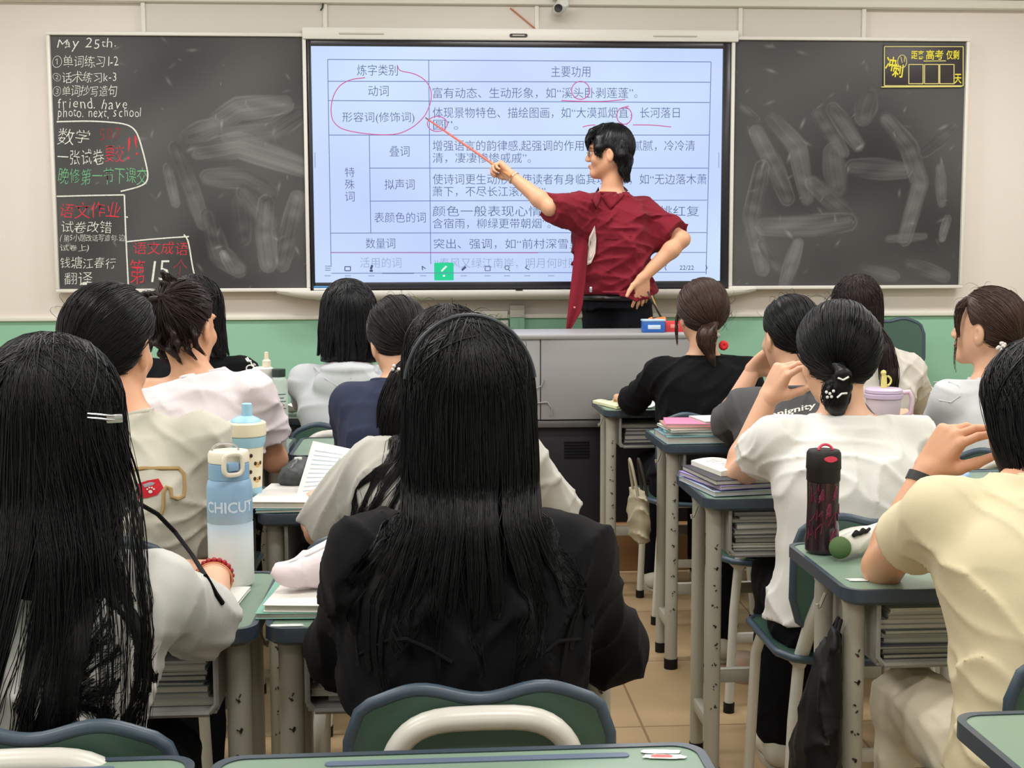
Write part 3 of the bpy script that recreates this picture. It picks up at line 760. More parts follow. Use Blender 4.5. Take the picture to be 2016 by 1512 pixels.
tag(m.build('cable_end', M_dark), 'short black cable end poking from the ledge above the left chalkboard', 'cable')
# ducts and boxes on the wall below the display
a, b = at(1003, 600, WALL_Y), at(1032, 720, WALL_Y)
m = MB(); m.box(((a[0] + b[0]) / 2, WALL_Y - 0.02, (a[2] + 1.036) / 2), (b[0] - a[0], 0.04, a[2] - 1.036), bevel=0.003); m.mi = 1
m.box(((a[0] + b[0]) / 2, WALL_Y - 0.02, (0.6 + 1.035) / 2), (b[0] - a[0], 0.04, 0.435), bevel=0.003)
m.box(((a[0] + b[0]) / 2 + 0.004, WALL_Y - 0.041, (0.6 + 1.035) / 2), (0.006, 0.004, 0.43))
tag(m.build('cable_duct', [mat('duct_paint', (204, 204, 194), 0.5, 0.4), M_green]), 'upright two-tone cable duct on the wall below the display, left of the standing person', 'duct')
a, b = at(860, 612, WALL_Y), at(999, 626, WALL_Y)
m = MB(); m.box(((a[0] + b[0]) / 2, WALL_Y - 0.018, (a[2] + b[2]) / 2), (b[0] - a[0], 0.036, a[2] - b[2]), bevel=0.004)
tag(m.build('cable_duct', M_trimw), 'horizontal white cable duct on the wall below the display', 'duct')
a, b = at(975, 630, WALL_Y), at(1000, 665, WALL_Y)
m = MB(); m.box(((a[0] + b[0]) / 2, WALL_Y - 0.022, (a[2] + b[2]) / 2), (b[0] - a[0], 0.044, a[2] - b[2]), bevel=0.005)
sk = m.build('socket_box', M_trimw); tag(sk, 'small white socket box on the green wall, below the horizontal duct', 'socket')

# ------------------------------------------------------------------ lectern desk
LY0, LY1 = 5.46, 5.87
lx0, lx1 = at(835, 740, LY0)[0], at(1412, 740, LY0)[0]
ztop = at(1180, 657, LY0)[2]; zmid = at(1120, 826, LY0)[2]
le = thing('lectern', 'grey metal teaching lectern with a dark lower cabinet in front of the standing person', 'lectern', ((lx0 + lx1) / 2, (LY0 + LY1) / 2, 0))
M_lec = mat('lectern_grey', (156, 156, 158), 0.4, 0.5, bump=0.05, bscale=300); M_lec2 = mat('lectern_side', (166, 168, 168), 0.4, 0.5); M_cab = mat('lectern_dark', (34, 33, 42), 0.45, 0.4)
xs = at(1064, 740, LY0)[0]
m = MB(); m.box(((xs + lx1) / 2 + 0.001, LY0 + 0.012, (ztop + zmid) / 2), (lx1 - xs - 0.003, 0.024, ztop - zmid), bevel=0.003); m.build('front_panel', M_lec, le, world=True)
m = MB(); m.box(((lx0 + xs) / 2, LY0 + 0.012, (ztop + zmid) / 2), (xs - lx0 - 0.003, 0.02, ztop - zmid), bevel=0.003); m.build('corner_panel', M_lec2, le, world=True)
m = MB(); m.box(((lx0 + lx1) / 2, (LY0 + LY1) / 2, ztop - 0.012), (lx1 - lx0 + 0.02, LY1 - LY0 + 0.02, 0.02), bevel=0.005); m.build('top', M_lec, le, world=True)
m = MB(); m.box(((lx0 + lx1) / 2, (LY0 + LY1) / 2 + 0.02, (ztop - .03 + zmid) / 2), (lx1 - lx0 - 0.02, LY1 - LY0 - 0.03, ztop - .03 - zmid), bevel=0.004); m.build('upper_case', M_lec, le, world=True)
m = MB(); m.box(((lx0 + lx1) / 2, LY0 + 0.03, zmid - 0.02), (lx1 - lx0 + 0.005, 0.05, 0.03), bevel=0.004); m.build('band', mat('lectern_band', (96, 95, 96), 0.4, 0.5), le, world=True)
m = MB(); m.box(((lx0 + lx1) / 2, (LY0 + LY1) / 2 + 0.02, (zmid - 0.035) / 2), (lx1 - lx0 - 0.05, LY1 - LY0 - 0.06, zmid - 0.035), bevel=0.004); m.build('cabinet', M_cab, le, world=True)
m = MB()
for k in range(6):
    p = at(1138, 874 + k * 6, LY0); m.box((p[0], LY0 + 0.047, p[2]), (0.11, 0.006, 0.006))
m.build('vent_slots', mat('vent_black', (12, 12, 16), 0.6, 0.2), le, world=True, smooth=False)
p0 = at(1052, 770, LY0 - 0.006)
m = MB(); m.tube([at(x, y, LY0 - 0.008) for x, y in ((1030, 774), (1050, 768), (1066, 760), (1071, 748))], 0.003); m.tube([at(x, y, LY0 - 0.008) for x, y in ((1040, 795), (1062, 793), (1078, 792), (1086, 804), (1086, 818))], 0.003); m.build('cable_loop', mat('cable_grey', (140, 140, 140), 0.5, 0.4), le, world=True)
# things standing on the lectern
zt0 = ztop - 0.002
a, b = at(1266, 655, LY0 + 0.08), at(1310, 629, LY0 + 0.08)
bx = thing('chalk_box', 'blue box with white lid standing on the lectern', 'box', ((a[0] + b[0]) / 2, LY0 + 0.11, zt0)); h = b[2] - a[2]
m = MB(); m.box(((a[0] + b[0]) / 2, LY0 + 0.11, zt0 + 0.0 + h * 0.44), (b[0] - a[0], 0.06, h * 0.88), bevel=0.006); m.build('box_body', mat('box_blue', (40, 104, 190), 0.35, 0.5), bx, world=True)
m = MB(); m.box(((a[0] + b[0]) / 2, LY0 + 0.11, zt0 + h * 0.93), (b[0] - a[0] + 0.004, 0.064, h * 0.16), bevel=0.004); m.build('lid', mat('box_lid', (176, 206, 232), 0.35, 0.5), bx, world=True)
m = MB(); p = at(1288, 644, LY0 + 0.08); m.box((p[0], LY0 + 0.0795, p[2]), (0.055, 0.003, 0.018), bevel=0.001); m.build('label', mat('label_white', (206, 220, 236), 0.5, 0.4), bx, world=True)
a, b = at(1311, 657, LY0 + 0.12), at(1345, 636, LY0 + 0.12)
rb = thing('chalk_box', 'red open box on the lectern, right of the blue box', 'box', ((a[0] + b[0]) / 2, LY0 + 0.15, zt0)); h = b[2] - a[2]
M_redp = mat('box_red', (222, 62, 66), 0.4, 0.5); m = MB(); w_ = b[0] - a[0]
for dx, dy, sx, sy in ((0, -0.028, w_, 0.004), (0, 0.028, w_, 0.004), (-w_ / 2, 0, 0.004, 0.06), (w_ / 2, 0, 0.004, 0.06)): m.box(((a[0] + b[0]) / 2 + dx, LY0 + 0.15 + dy, zt0 + h / 2), (sx, sy, h), bevel=0.001)
m.box(((a[0] + b[0]) / 2, LY0 + 0.15, zt0 + 0.003), (w_, 0.056, 0.004)); m.build('box_body', M_redp, rb, world=True)
m = MB(); m.box(((a[0] + b[0]) / 2, LY0 + 0.118, zt0 + h * 0.55), (w_ * 0.5, 0.003, h * 0.35), bevel=0.001); m.build('label', mat('label_pink', (236, 150, 140), 0.5, 0.4), rb, world=True)
# cable and cord heap behind the boxes
cz0 = ztop - 0.002
pts = [at(x, y, LY0 + 0.33) for x, y in ((1281, 590), (1290, 603), (1300, 622), (1309, 634), (1322, 640))]
pts = [at(1276, 575, LY1 + 0.1)] + pts + [np.array([pts[-1][0] + 0.02, LY0 + 0.33, cz0 + 0.012])]
m = MB(); m.tube(pts, 0.0045); tag(m.build('power_cable', M_dark), 'black cable drooping onto the lectern behind the blue box', 'cable')
pts = [at(x, y, LY0 + 0.36) for x, y in ((1283, 582), (1290, 600), (1300, 622), (1314, 637))] + [np.array([at(1322, 643, LY0 + .36)[0], LY0 + 0.36, cz0 + 0.006])]
m = MB(); m.tube(pts, 0.0035); tag(m.build('power_cable', mat('cable_tan', (196, 160, 90), 0.5, 0.4)), 'tan cord drooping beside the black cable onto the lectern', 'cable')
r = np.random.default_rng(4); m = MB(); c0 = np.array([at(1292, 640, LY0 + 0.26)[0], LY0 + 0.26, cz0 + 0.03])
for k in range(3):
    m.mi = k % 2
    m.tube([c0 + np.array([0.035 * math.cos(t * 1.7 + k), 0.03 * math.sin(t * 1.3 + k), 0.012 * math.sin(t * 2 + k) + 0.012 * k - 0.012]) for t in np.linspace(0, 7, 26)], 0.006)
tag(m.build('cord_bundle', [mat('cord_orange', (226, 120, 40), 0.5, 0.4), mat('cord_yellow', (238, 190, 60), 0.5, 0.4)]), 'bundle of orange and yellow cord heaped behind the blue box on the lectern', 'cord')
# ------------------------------------------------------------------ school desks and chairs
DESK_Z = 0.75
M_top = mat('desk_green', (122, 146, 128), 0.35, 0.5, vary=0.08, vscale=14)
M_rim = mat('desk_rim', (58, 70, 82), 0.32, 0.5)
M_steel = mat('desk_steel', (176, 174, 162), 0.38, 0.5, vary=0.05, vscale=9)
M_rubber = mat('rubber_black', (24, 22, 22), 0.7, 0.3)
M_drawer = mat('drawer_grey', (150, 150, 146), 0.45, 0.5)
M_mark = mat('leg_marks', (52, 46, 48), 0.6, 0.3)
M_groove = mat('groove_blue', (92, 106, 128), 0.4, 0.4)
def make_desk():
    t = thing('school_desk', 'school desk', 'desk')
    Mx = Matrix.Translation((0, 0, 0))
    m = MB(); m.prism(rrect(0.584, 0.384, 0.03), DESK_Z - 0.016, DESK_Z - 0.0012, Mx, bevel=0.001); m.build('desktop', M_top, t)
    m = MB(); o = rrect(0.60, 0.40, 0.04, 8); i = rrect(0.578, 0.378, 0.03, 8); n = len(o)
    prof = [(i, DESK_Z - 0.0005), (i, DESK_Z + 0.0006), (None, 0), (o, DESK_Z - 0.006), (o, DESK_Z - 0.022), (i, DESK_Z - 0.03)]
    mid = [((a[0] * 0.65 + b[0] * 0.35) * 1.012, (a[1] * 0.65 + b[1] * 0.35) * 1.012) for a, b in zip(o, i)]
    prof[2] = (mid, DESK_Z + 0.0012)
    rows = [[(p[0], p[1], z) for p in pts] + [(pts[0][0], pts[0][1], z)] for pts, z in prof]
    m.grid(rows); m.build('rim', M_rim, t, angle=50)
    m = MB(); m.prism(rrect(0.37, 0.014, 0.007), DESK_Z - 0.0015, DESK_Z + 0.0006, Matrix.Translation((0.02, 0.165, 0)))
    m.build('pen_groove', M_groove, t)
    # open drawer: a bent sheet, open towards the sitter
    m = MB(); w = 0.462
    for sx in (-1, 1):
        m.box((sx * w / 2, -0.02, 0.665), (0.006, 0.31, 0.115), bevel=0.002)
        m.tube([(sx * w / 2, -0.178, 0.722), (sx * w / 2, -0.178, 0.62), (sx * (w / 2 - 0.012), -0.178, 0.605)], 0.005, n=6)
    m.box((0, -0.02, 0.605), (w, 0.31, 0.007), bevel=0.002); m.box((0, 0.135, 0.665), (w, 0.006, 0.115), bevel=0.002)
    m.tube([(-w / 2 + 0.012, -0.178, 0.604), (w / 2 - 0.012, -0.178, 0.604)], 0.006, n=6)
    m.build('drawer', M_drawer, t)
    for sx in (-1, 1):
        x = sx * 0.262
        for y, rx, ry in ((-0.135, 0.021, 0.016), (0.045, 0.018, 0.014)):
            m = MB(); m.tube([(x, y, 0.03), (x, y, 0.40), (x, y, 0.70), (x + sx * 0.004, y + 0.002, DESK_Z - 0.026)], 1.0, n=16, sx=ry * 1.25, sy=rx)
            # section is oval; sx, sy act as radii
            leg = m.build('leg', M_steel, t)
            m = MB(); m.tube([(x, y, 0.0), (x, y, 0.034)], 1.0, n=16, sx=ry * 1.35, sy=rx * 1.08); m.build('rubber_foot', M_rubber, leg)
            if y < 0:
                r = np.random.default_rng(5); m = MB()
                for k in range(9):
                    z = 0.62 - k * 0.052
                    for j in range(3): m.box((x + r.uniform(-.007, .007), y - rx * 1.0 + 0.0004, z + r.uniform(-.008, .008)), (r.uniform(.003, .009), 0.0015, r.uniform(.0015, .004)), ry=r.uniform(-1.2, 1.2))
                m.build('height_marks', M_mark, leg, smooth=False)
        m = MB(); m.box((x, -0.045, 0.145), (0.026, 0.165, 0.034), bevel=0.005); m.build('side_bar', M_steel, t)
        m = MB(); m.box((x - sx * 0.008, -0.03, 0.718), (0.022, 0.22, 0.03), bevel=0.004); m.build('bracket', M_steel, t)
        m = MB(); m.tube([(x + sx * 0.018, -0.02, 0.70), (x + sx * 0.029, -0.02, 0.672), (x + sx * 0.033, -0.02, 0.668), (x + sx * 0.0345, -0.02, 0.678)], 0.0035, n=6); m.build('bag_hook', M_steel, t)
    m = MB(); m.box((0, 0.045, 0.22), (0.50, 0.022, 0.04), bevel=0.005); m.build('stretcher', M_steel, t)
    return t
M_plast = mat('chair_green', (66, 94, 82), 0.42, 0.45)
M_prim = mat('chair_rim', (62, 78, 92), 0.38, 0.5)
M_tube = mat('chair_tube', (206, 204, 196), 0.3, 0.5)
def sheet(outline_fn, bend_fn, th, nu=25, nv=9):
    """a thick moulded panel: outline_fn(u, v) -> (a, b); bend_fn(a, b) -> 3-D centre and thickness direction"""
    front, back = [], []
    for i in range(nu):
        fr, bk = [], []
        for j in range(nv):
            a, b = outline_fn(i / (nu - 1), j / (nv - 1)); p, d = bend_fn(a, b)
            fr.append(Vector(p) + Vector(d) * th / 2); bk.append(Vector(p) - Vector(d) * th / 2)
        front.append(fr); back.append(bk)
    return front, back
def back_outline(u, v):
    x = (u - 0.5) * 0.355
    top = 0.125 + 0.010 * math.cos(u * 4 * math.pi + math.pi) + 0.006 * math.cos((u - 0.5) * 2 * math.pi)
    bot = -0.115
    e = min(u, 1 - u) / 0.09
    c = math.sqrt(max(0, 1 - (1 - min(e, 1)) ** 2))
    return x, (bot * (0.45 + 0.55 * c)) * (1 - v) + (top * (0.55 + 0.45 * c)) * v
def make_chair():
    t = thing('school_chair', 'school chair', 'chair')
    cz, cy = 0.645, -0.185
    def bend(a, b): return (a, cy - 0.06 * (b) * 0.9 - 0.0 + 0.9 * (-0.02) + 0.45 * a * a, cz + b), (0, -1, -0.12)
    f, k = sheet(back_outline, bend, 0.012)
    m = MB(); m.grid(f); m.grid([r[::-1] for r in k])
    ring = lambda g: [g[i][-1] for i in range(len(g))] + [g[-1][j] for j in range(len(g[0]) - 2, -1, -1)] + [g[i][0] for i in range(len(g) - 2, -1, -1)] + [g[0][j] for j in range(1, len(g[0]))]
    bk = m.build('backrest', M_plast, t, angle=60)
    m = MB(); rf = ring(f); rk = ring(k); mid = [(a + b) / 2 for a, b in zip(rf, rk)]
    m.tube(mid[:-1], 0.0095, n=8, closed=True); m.build('rim', M_prim, bk, angle=80)
    # rounded seat
    def so(u, v):
        x = (u - 0.5) * 0.39; e = min(u, 1 - u) / 0.12; c = math.sqrt(max(0, 1 - (1 - min(e, 1)) ** 2))
        return x, (v - 0.5) * 0.37 * (0.72 + 0.28 * c)
    def sbend(a, b): return (a, b + 0.0, 0.448 - 0.012 * math.cos(a * 9) + 0.05 * max(0, -b - 0.1) - 0.12 * max(0, b - 0.14)), (0, 0, 1)
    f, k = sheet(so, sbend, 0.012, 17, 13)
    m = MB(); m.grid(f); m.grid([r[::-1] for r in k]); st = m.build('seat', M_plast, t, angle=60)
    m = MB(); rf = ring(f); rk = ring(k); m.tube([(a + b) / 2 for a, b in zip(rf, rk)][:-1], 0.0095, n=8, closed=True); m.build('rim', M_prim, st, angle=80)
    # arched tube behind the backrest, running down to the rear feet
    def arch(z): return cy - 0.075 - 0.055 * (z - cz)
    pts = []
    for k in range(25):
        a = math.pi * k / 24; ca = math.copysign(abs(math.cos(a)) ** 0.55, math.cos(a)); sa = abs(math.sin(a)) ** 0.6
        z = 0.60 + 0.152 * sa; pts.append((-0.128 * ca, arch(z) + 0.022, z))
    pts = [(-0.15, -0.15, 0.43), (-0.14, -0.19, 0.52)] + pts + [(0.14, -0.19, 0.52), (0.15, -0.15, 0.43)]
    m = MB(); m.tube(pts, 0.0195, n=12, sx=1.0, sy=0.8); m.build('back_frame', M_tube, t, angle=80)
    for sx in (-1, 1):
        m = MB(); m.tube([(sx * 0.15, -0.15, 0.43), (sx * 0.165, -0.165, 0.30), (sx * 0.185, -0.20, 0.02)], 0.0135, n=10); leg = m.build('leg', M_tube, t)
        m = MB(); m.tube([(sx * 0.185, -0.2, 0.0), (sx * 0.184, -0.199, 0.03)], 0.0165, n=10); m.build('rubber_foot', M_rubber, leg)
        m = MB(); m.tube([(sx * 0.15, -0.14, 0.43), (sx * 0.152, 0.10, 0.427), (sx * 0.16, 0.145, 0.41), (sx * 0.17, 0.16, 0.36), (sx * 0.18, 0.18, 0.02)], 0.0135, n=10); leg = m.build('leg', M_tube, t)
        m = MB(); m.tube([(sx * 0.18, 0.18, 0.0), (sx * 0.18, 0.18, 0.03)], 0.0165, n=10); m.build('rubber_foot', M_rubber, leg)
    m = MB(); m.box((0, 0.06, 0.425), (0.31, 0.03, 0.02), bevel=0.004); m.box((0, -0.09, 0.425), (0.31, 0.03, 0.02), bevel=0.004); m.build('seat_support', M_tube, t)
    m = MB(); m.box((0, -0.175, 0.22), (0.33, 0.016, 0.03), bevel=0.004); m.build('stretcher', M_tube, t)
    return t
desk0, chair0 = make_desk(), make_chair()
_used = {}
def place(src, key, x, y, rz, label, z=0.0, scale=None):
    if key not in _used: o = src; _used[key] = 1
    else: o = copy_tree(src)
    o.location = (x, y, z); o.rotation_euler = (0, 0, math.radians(rz)); o['label'] = label
    if scale: o.scale = (scale,) * 3
    return o
DESKS = {}
for key, x, near, rz, label in [
    ('CC', 0.034, 1.155, 0.6, 'empty green desk nearest the camera in the middle, with a pen groove and torn sticker'),
    ('CL', -0.586, 1.155, 0.6, 'empty green desk cut off at the bottom left corner of the photo'),
    ('CR', 0.985, 1.24, 1.0, 'empty green desk cut off at the bottom right corner of the photo'),
    ('L1c', 0.02, 2.09, 0.0, 'desk of the person with the headband, holding a white pencil pouch on books'),
    ('L1l', -0.592, 2.09, 0.0, 'desk of the person with very long loose hair, carrying a blue and white bottle'),
    ('L2c', -0.118, 3.04, 0.0, 'desk with an open raised booklet and dark pencil case, behind the blue tumbler'),
    ('L2l', -0.73, 3.03, 0.0, 'desk with the cream tumbler, in front of the dog bowl shirt'),
    ('L3c', -0.14, 3.95, 0.0, 'bare green desk in front of the person with the navy shirt'),
    ('L3l', -0.752, 3.95, 0.0, 'desk with the tall clear bottle, in front of the pinkish white shirt'),
    ('L4c', -0.30, 4.86, 0.0, 'dark edged desk with a crumpled paper, in front of the grey hooded person'),
    ('L4l', -0.912, 4.86, 0.0, 'desk in front of the black shirted person on the far left'),
    ('R1', 1.045, 2.26, 0.5, 'desk with the dark pink bottle and a pencil pouch, of the cream shirted person'),
    ('R2', 0.975, 3.145, 0.5, 'desk with purple and black books under the elbow of the white shirted person'),
    ('R3', 1.04, 4.06, 0.5, 'desk with the stack of pink and teal books, of the dark grey shirted person'),
    ('R4', 0.97, 5.0, 0.5, 'desk with yellow and white papers, standing before the lectern'),
    ('R2r', 1.60, 3.145, 0.0, 'desk with the blue striped pouch, behind the raised hand with the watch'),
    ('R3r', 1.66, 4.06, 0.0, 'desk with the lilac tumbler lid, in front of the brown haired person on the right'),
    ('R4r', 1.60, 5.0, 0.0, 'desk in front of the brown haired person in the pale hooded jacket')]:
    DESKS[key] = place(desk0, 'd', x, near + 0.20, rz, label); DESKS[key]['group'] = 'school desks'
for x, y, rz, label, *rest in [
    (0.058, 1.90, 1.2, 'green school chair of the headband person, its back frame nearest the camera'),
    (-0.502, 1.79, 1.0, 'green school chair at the bottom left, under the very long haired person'),
    (-0.72, 2.86, 0, 'green school chair under the person with the dog bowl shirt'),
    (-0.09, 2.88, 0, 'green school chair under the person hidden behind the headband'),
    (-0.72, 3.79, 0, 'green school chair under the person with the pinkish white shirt'),
    (-0.12, 3.79, 0, 'green school chair under the person with the navy shirt'),
    (-0.90, 4.70, 0, 'green school chair under the black shirted person at the far left'),
    (-0.31, 4.66, 0, 'green school chair under the grey hooded person with a bob'),
    (1.02, 1.99, 0, 'green school chair under the cream shirted person at the right edge'),
    (0.98, 2.98, 0, 'green school chair under the white shirted person, its back beside the dark bottle'),
    (1.06, 3.90, 0, 'green school chair under the dark grey shirted person'),
    (1.00, 4.83, 0, 'green school chair under the black sweater person'),
    (1.70, 3.90, 0, 'green school chair under the brown haired person with the pearl scrunchie'),
    (1.62, 4.83, 0, 'green school chair under the person in the pale hooded jacket'),
    (2.33, 6.28, 180, 'unused green chair against the green wall under the right chalkboard', 0.2, 1.06)]:
    o = place(chair0, 'c', x, y, rz, label, *rest); o['group'] = 'school chairs'
# ------------------------------------------------------------------ people: bodies, clothes, hair
M_skin = mat('skin', (220, 173, 143), 0.5, 0.4, bump=0.08, bscale=700, vary=0.05, vscale=18, sss=0.12)
M_skin2 = mat('skin_warm', (216, 163, 130), 0.5, 0.4, bump=0.08, bscale=700, vary=0.05, vscale=18, sss=0.12)
M_black_hair = mat('hair_black', (7, 7, 10), 0.42, 0.28)
M_soft_hair = mat('hair_soft_black', (13, 11, 13), 0.44, 0.3)
M_brown_hair = mat('hair_brown', (66, 46, 38), 0.44, 0.35)
M_dark_brown = mat('hair_dark_brown', (38, 25, 24), 0.44, 0.3)
M_nail = mat('nail', (236, 178, 168), 0.3, 0.5)
M_eye = mat('eye_white', (232, 230, 226), 0.25, 0.5); M_iris = mat('iris_dark', (24, 18, 16), 0.2, 0.5)
M_lip = mat('lip', (196, 112, 108), 0.45, 0.4)
M_shoe = mat('shoe_white', (214, 208, 194), 0.6, 0.3); M_sole = mat('shoe_sole', (190, 186, 176), 0.7, 0.3)
UP = np.array([0.0, 0, 1])
def frame(yaw=0.0, pitch=0.0, roll=0.0):
    """right, forward, up; yaw > 0 turns left, pitch > 0 looks down, roll > 0 leans the head to its right"""
    y, p, r = math.radians(yaw), math.radians(pitch), math.radians(roll)
    R = np.array([math.cos(y), math.sin(y), 0]); F = np.array([-math.sin(y), math.cos(y), 0])
    F2 = F * math.cos(p) - UP * math.sin(p); U = np.cross(R, F2)
    return np.array([R * math.cos(r) - U * math.sin(r), F2, U * math.cos(r) + R * math.sin(r)])
class Head:
    def __init__(s, c, yaw=0, pitch=0, roll=0, scale=1.0):
        s.c = np.asarray(c, float); s.A = frame(yaw, pitch, roll); s.s = scale
    def w(s, *p): return s.c + (np.asarray(p, float) * s.s) @ s.A        # local (right, forward, up) -> world
    def loc(s, P): return ((P - s.c) @ s.A.T) / s.s
    def flesh(s, d, face=True):
        k = s.s; A = s.A
        d.ell(s.w(0, -.006, .016), np.array([.073, .091, .086]) * k, A, .02)
        d.ell(s.w(0, .022, -.04), np.array([.062, .064, .078]) * k, A, .03)
        for x in (-1, 1):
            d.cone(s.w(x * .048, .0, -.055), s.w(x * .012, .068, -.104), .02 * k, .015 * k, .035)
            d.ell(s.w(x * .036, .062, -.042), np.array([.026, .022, .024]) * k, A, .02)
            d.ell(s.w(x * .078, -.006, -.027), np.array([.010, .019, .033]) * k, frame_rot(A, x), .006)
            d.ell(s.w(x * .088, .0015, -.023), np.array([.008, .0095, .017]) * k, A, .003, 's')
        if face:
            d.cone(s.w(0, .088, -.002), s.w(0, .104, -.036), .008 * k, .011 * k, .014)
            for x in (-1, 1):
                d.ell(s.w(x * .009, .098, -.041), np.array([.009, .010, .008]) * k, A, .006)
                d.ell(s.w(x * .032, .092, -.006), np.array([.017, .014, .012]) * k, A, .014, 's')
                d.ell(s.w(x * .031, .077, -.008), np.array([.014, .012, .012]) * k, A, .004)
            d.ell(s.w(0, .084, .018), np.array([.05, .012, .012]) * k, A, .015)
            d.ell(s.w(0, .091, -.066), np.array([.021, .011, .006]) * k, A, .006)
            d.ell(s.w(0, .088, -.076), np.array([.018, .011, .007]) * k, A, .006)
            d.ell(s.w(0, .078, -.104), np.array([.018, .014, .014]) * k, A, .02)
def frame_rot(A, x):
    a = math.radians(18 * x); R = np.array([[math.cos(a), math.sin(a), 0], [-math.sin(a), math.cos(a), 0], [0, 0, 1]])
    return R @ A
def hand(d, W, dv, nv, thumb_side, curl=(35, 35, 38, 42), spread=6, s=1.0, thumb=(0.75, 0.62, -0.25), tcurl=18, fan0=0.0):
    """palm and five fingers. W wrist, dv along the palm, nv out of the back of the hand, thumb_side +1/-1 across the palm"""
    dv = nz(dv); nv = nz(np.asarray(nv, float) - dv * (np.asarray(nv, float) @ dv)); lat = np.cross(dv, nv) * thumb_side
    L = [.072, .080, .074, .058]; tips = []
    off = [.030, .010, -.010, -.028]; pl = [.086, .090, .086, .078]
    for i in range(4):
        K = W + (dv * pl[i] + lat * off[i]) * s
        d.cone(W + lat * off[i] * .55 * s + dv * .004, K, .0155 * s, .0110 * s, .011)
        a = curl[i] if np.ndim(curl[i]) else (curl[i] * .8, curl[i] * 1.1, curl[i] * .8)
        sp = math.radians((1.5 - i) * spread + fan0); fd = nz(dv * math.cos(sp) + lat * math.sin(sp))
        p = K; ang = 0; rr = [.0090, .0082, .0073, .0060]
        if i == 3: rr = [v * .88 for v in rr]
        for j, fr in enumerate((.46, .30, .24)):
            ang += math.radians(a[j]); dd = fd * math.cos(ang) - nv * math.sin(ang)
            q = p + dd * L[i] * fr * s
            d.cone(p, q, rr[j] * s, rr[j + 1] * s, .0022); p = q
        tips.append(p)
    d.ell(W + dv * .045 * s - nv * .004 * s, np.array([.034, .046, .0125]) * s, np.array([lat, dv, nv]), .015)
    tb = W + (dv * .020 + lat * .026 - nv * .006) * s
    td = nz(dv * thumb[0] + lat * thumb[1] + nv * thumb[2])
    d.cone(W + dv * .012 * s + lat * .014 * s, tb + td * .030 * s, .0165 * s, .0135 * s, .014)
    p = tb + td * .030 * s
    for j, (l, r0, r1) in enumerate(((.034, .0128, .0105), (.028, .0102, .0080))):
        a = math.radians(tcurl * (j + 1)); t2 = nz(td * math.cos(a) + nz(dv - lat * .6) * math.sin(a))
        q = p + t2 * l * s; d.cone(p, q, r0 * s, r1 * s, .004); p = q
    tips.append(p)
    return tips
def sleeve(d, a, b, ra, rb, k=0.04, hollow=0, flat=None):
    a = np.asarray(a, float); b = np.asarray(b, float); ab = b - a; L = np.linalg.norm(ab); u = ab / L
    fx = None if flat is None else (nz(flat[0]), flat[1])
    def f(P):
        t = (P - a) @ u; tc = np.clip(t, 0, L + .05); v = P - a - tc[:, None] * u
        if fx is not None: v = v + ((1.0 / fx[1] - 1.0) * (v @ fx[0]))[:, None] * fx[0]
        e = np.sqrt((v * v).sum(1)); r = ra + (rb - ra) * tc / L
        o = np.maximum(e - r, t - L)
        if hollow: o = np.maximum(o, -np.maximum(e - (r - .010), (L - hollow) - t))
        return o * (min(1, fx[1]) if fx is not None else 1)
    return d.add(f, (a + b) / 2, L / 2 + max(ra, rb) * max(1, fx[1] if fx else 1) + .05, k)
class Pose:
    """joints of a seated (or standing) figure"""
    def __init__(s, head, pelvis, yaw=0, nb=None, hw=.165, drop=.06, slump=.02, el=None, er=None, wl=None, wr=None, nbf=.045, nbd=.175):
        s.h = head; s.B = frame(yaw); R, F, U = s.B
        s.nb = np.asarray(nb, float) if nb is not None else head.c - U * nbd * head.s - F * nbf
        s.pel = np.asarray(pelvis, float); s.slump = slump
        ax = nz(s.nb - s.pel); s.ax = ax
        s.sl = s.nb - R * hw - U * drop + F * .005; s.sr = s.nb + R * hw - U * drop + F * .005
        s.el = np.asarray(el, float) if el is not None else s.sl - R * .07 + F * .13 - U * .20
        s.er = np.asarray(er, float) if er is not None else s.sr + R * .07 + F * .13 - U * .20
        s.wl = np.asarray(wl, float) if wl is not None else s.el + R * .12 + F * .20 + U * .02
        s.wr = np.asarray(wr, float) if wr is not None else s.er - R * .12 + F * .20 + U * .02
    def spine(s, t):
        p = s.pel + (s.nb - s.pel) * t - s.B[1] * s.slump * math.sin(math.pi * t)
        return p
    def torso(s, d, grow=0.0, prof=None, k=.04, t0=0.0, t1=1.0, power=2.4):
        prof = prof or [(0, .168, .115), (.12, .168, .115), (.30, .142, .100), (.50, .142, .102), (.66, .156, .108), (.80, .160, .098), (.885, .132, .080), (.95, .075, .062), (1.0, .050, .052)]
        st = [(s.spine(t), a + grow, b + grow) for t, a, b in prof if t0 <= t <= t1]
        d.loft(st, s.B[0], nz(np.cross(s.ax, s.B[0])), k, power=power)
    def shoulders(s, d, r=.05, k=.05, grow=0.0):
        for S, x in ((s.sl, -1), (s.sr, 1)):
            d.cone(s.nb - UP * .035 + s.B[0] * x * .03, S, .046 + grow, r + grow, k)
    def arm_flesh(s, d, left=True, right=True, to_wrist=True):
        for S, E, W, on in ((s.sl, s.el, s.wl, left), (s.sr, s.er, s.wr, right)):
            if not on: continue
            d.cone(S, E, .043, .035, .03)
            u = nz(W - E); m = E + (W - E) * .28
            d.cone(E, m, .0355, .0385, .02); d.cone(m, W, .0385, .0255, .02)
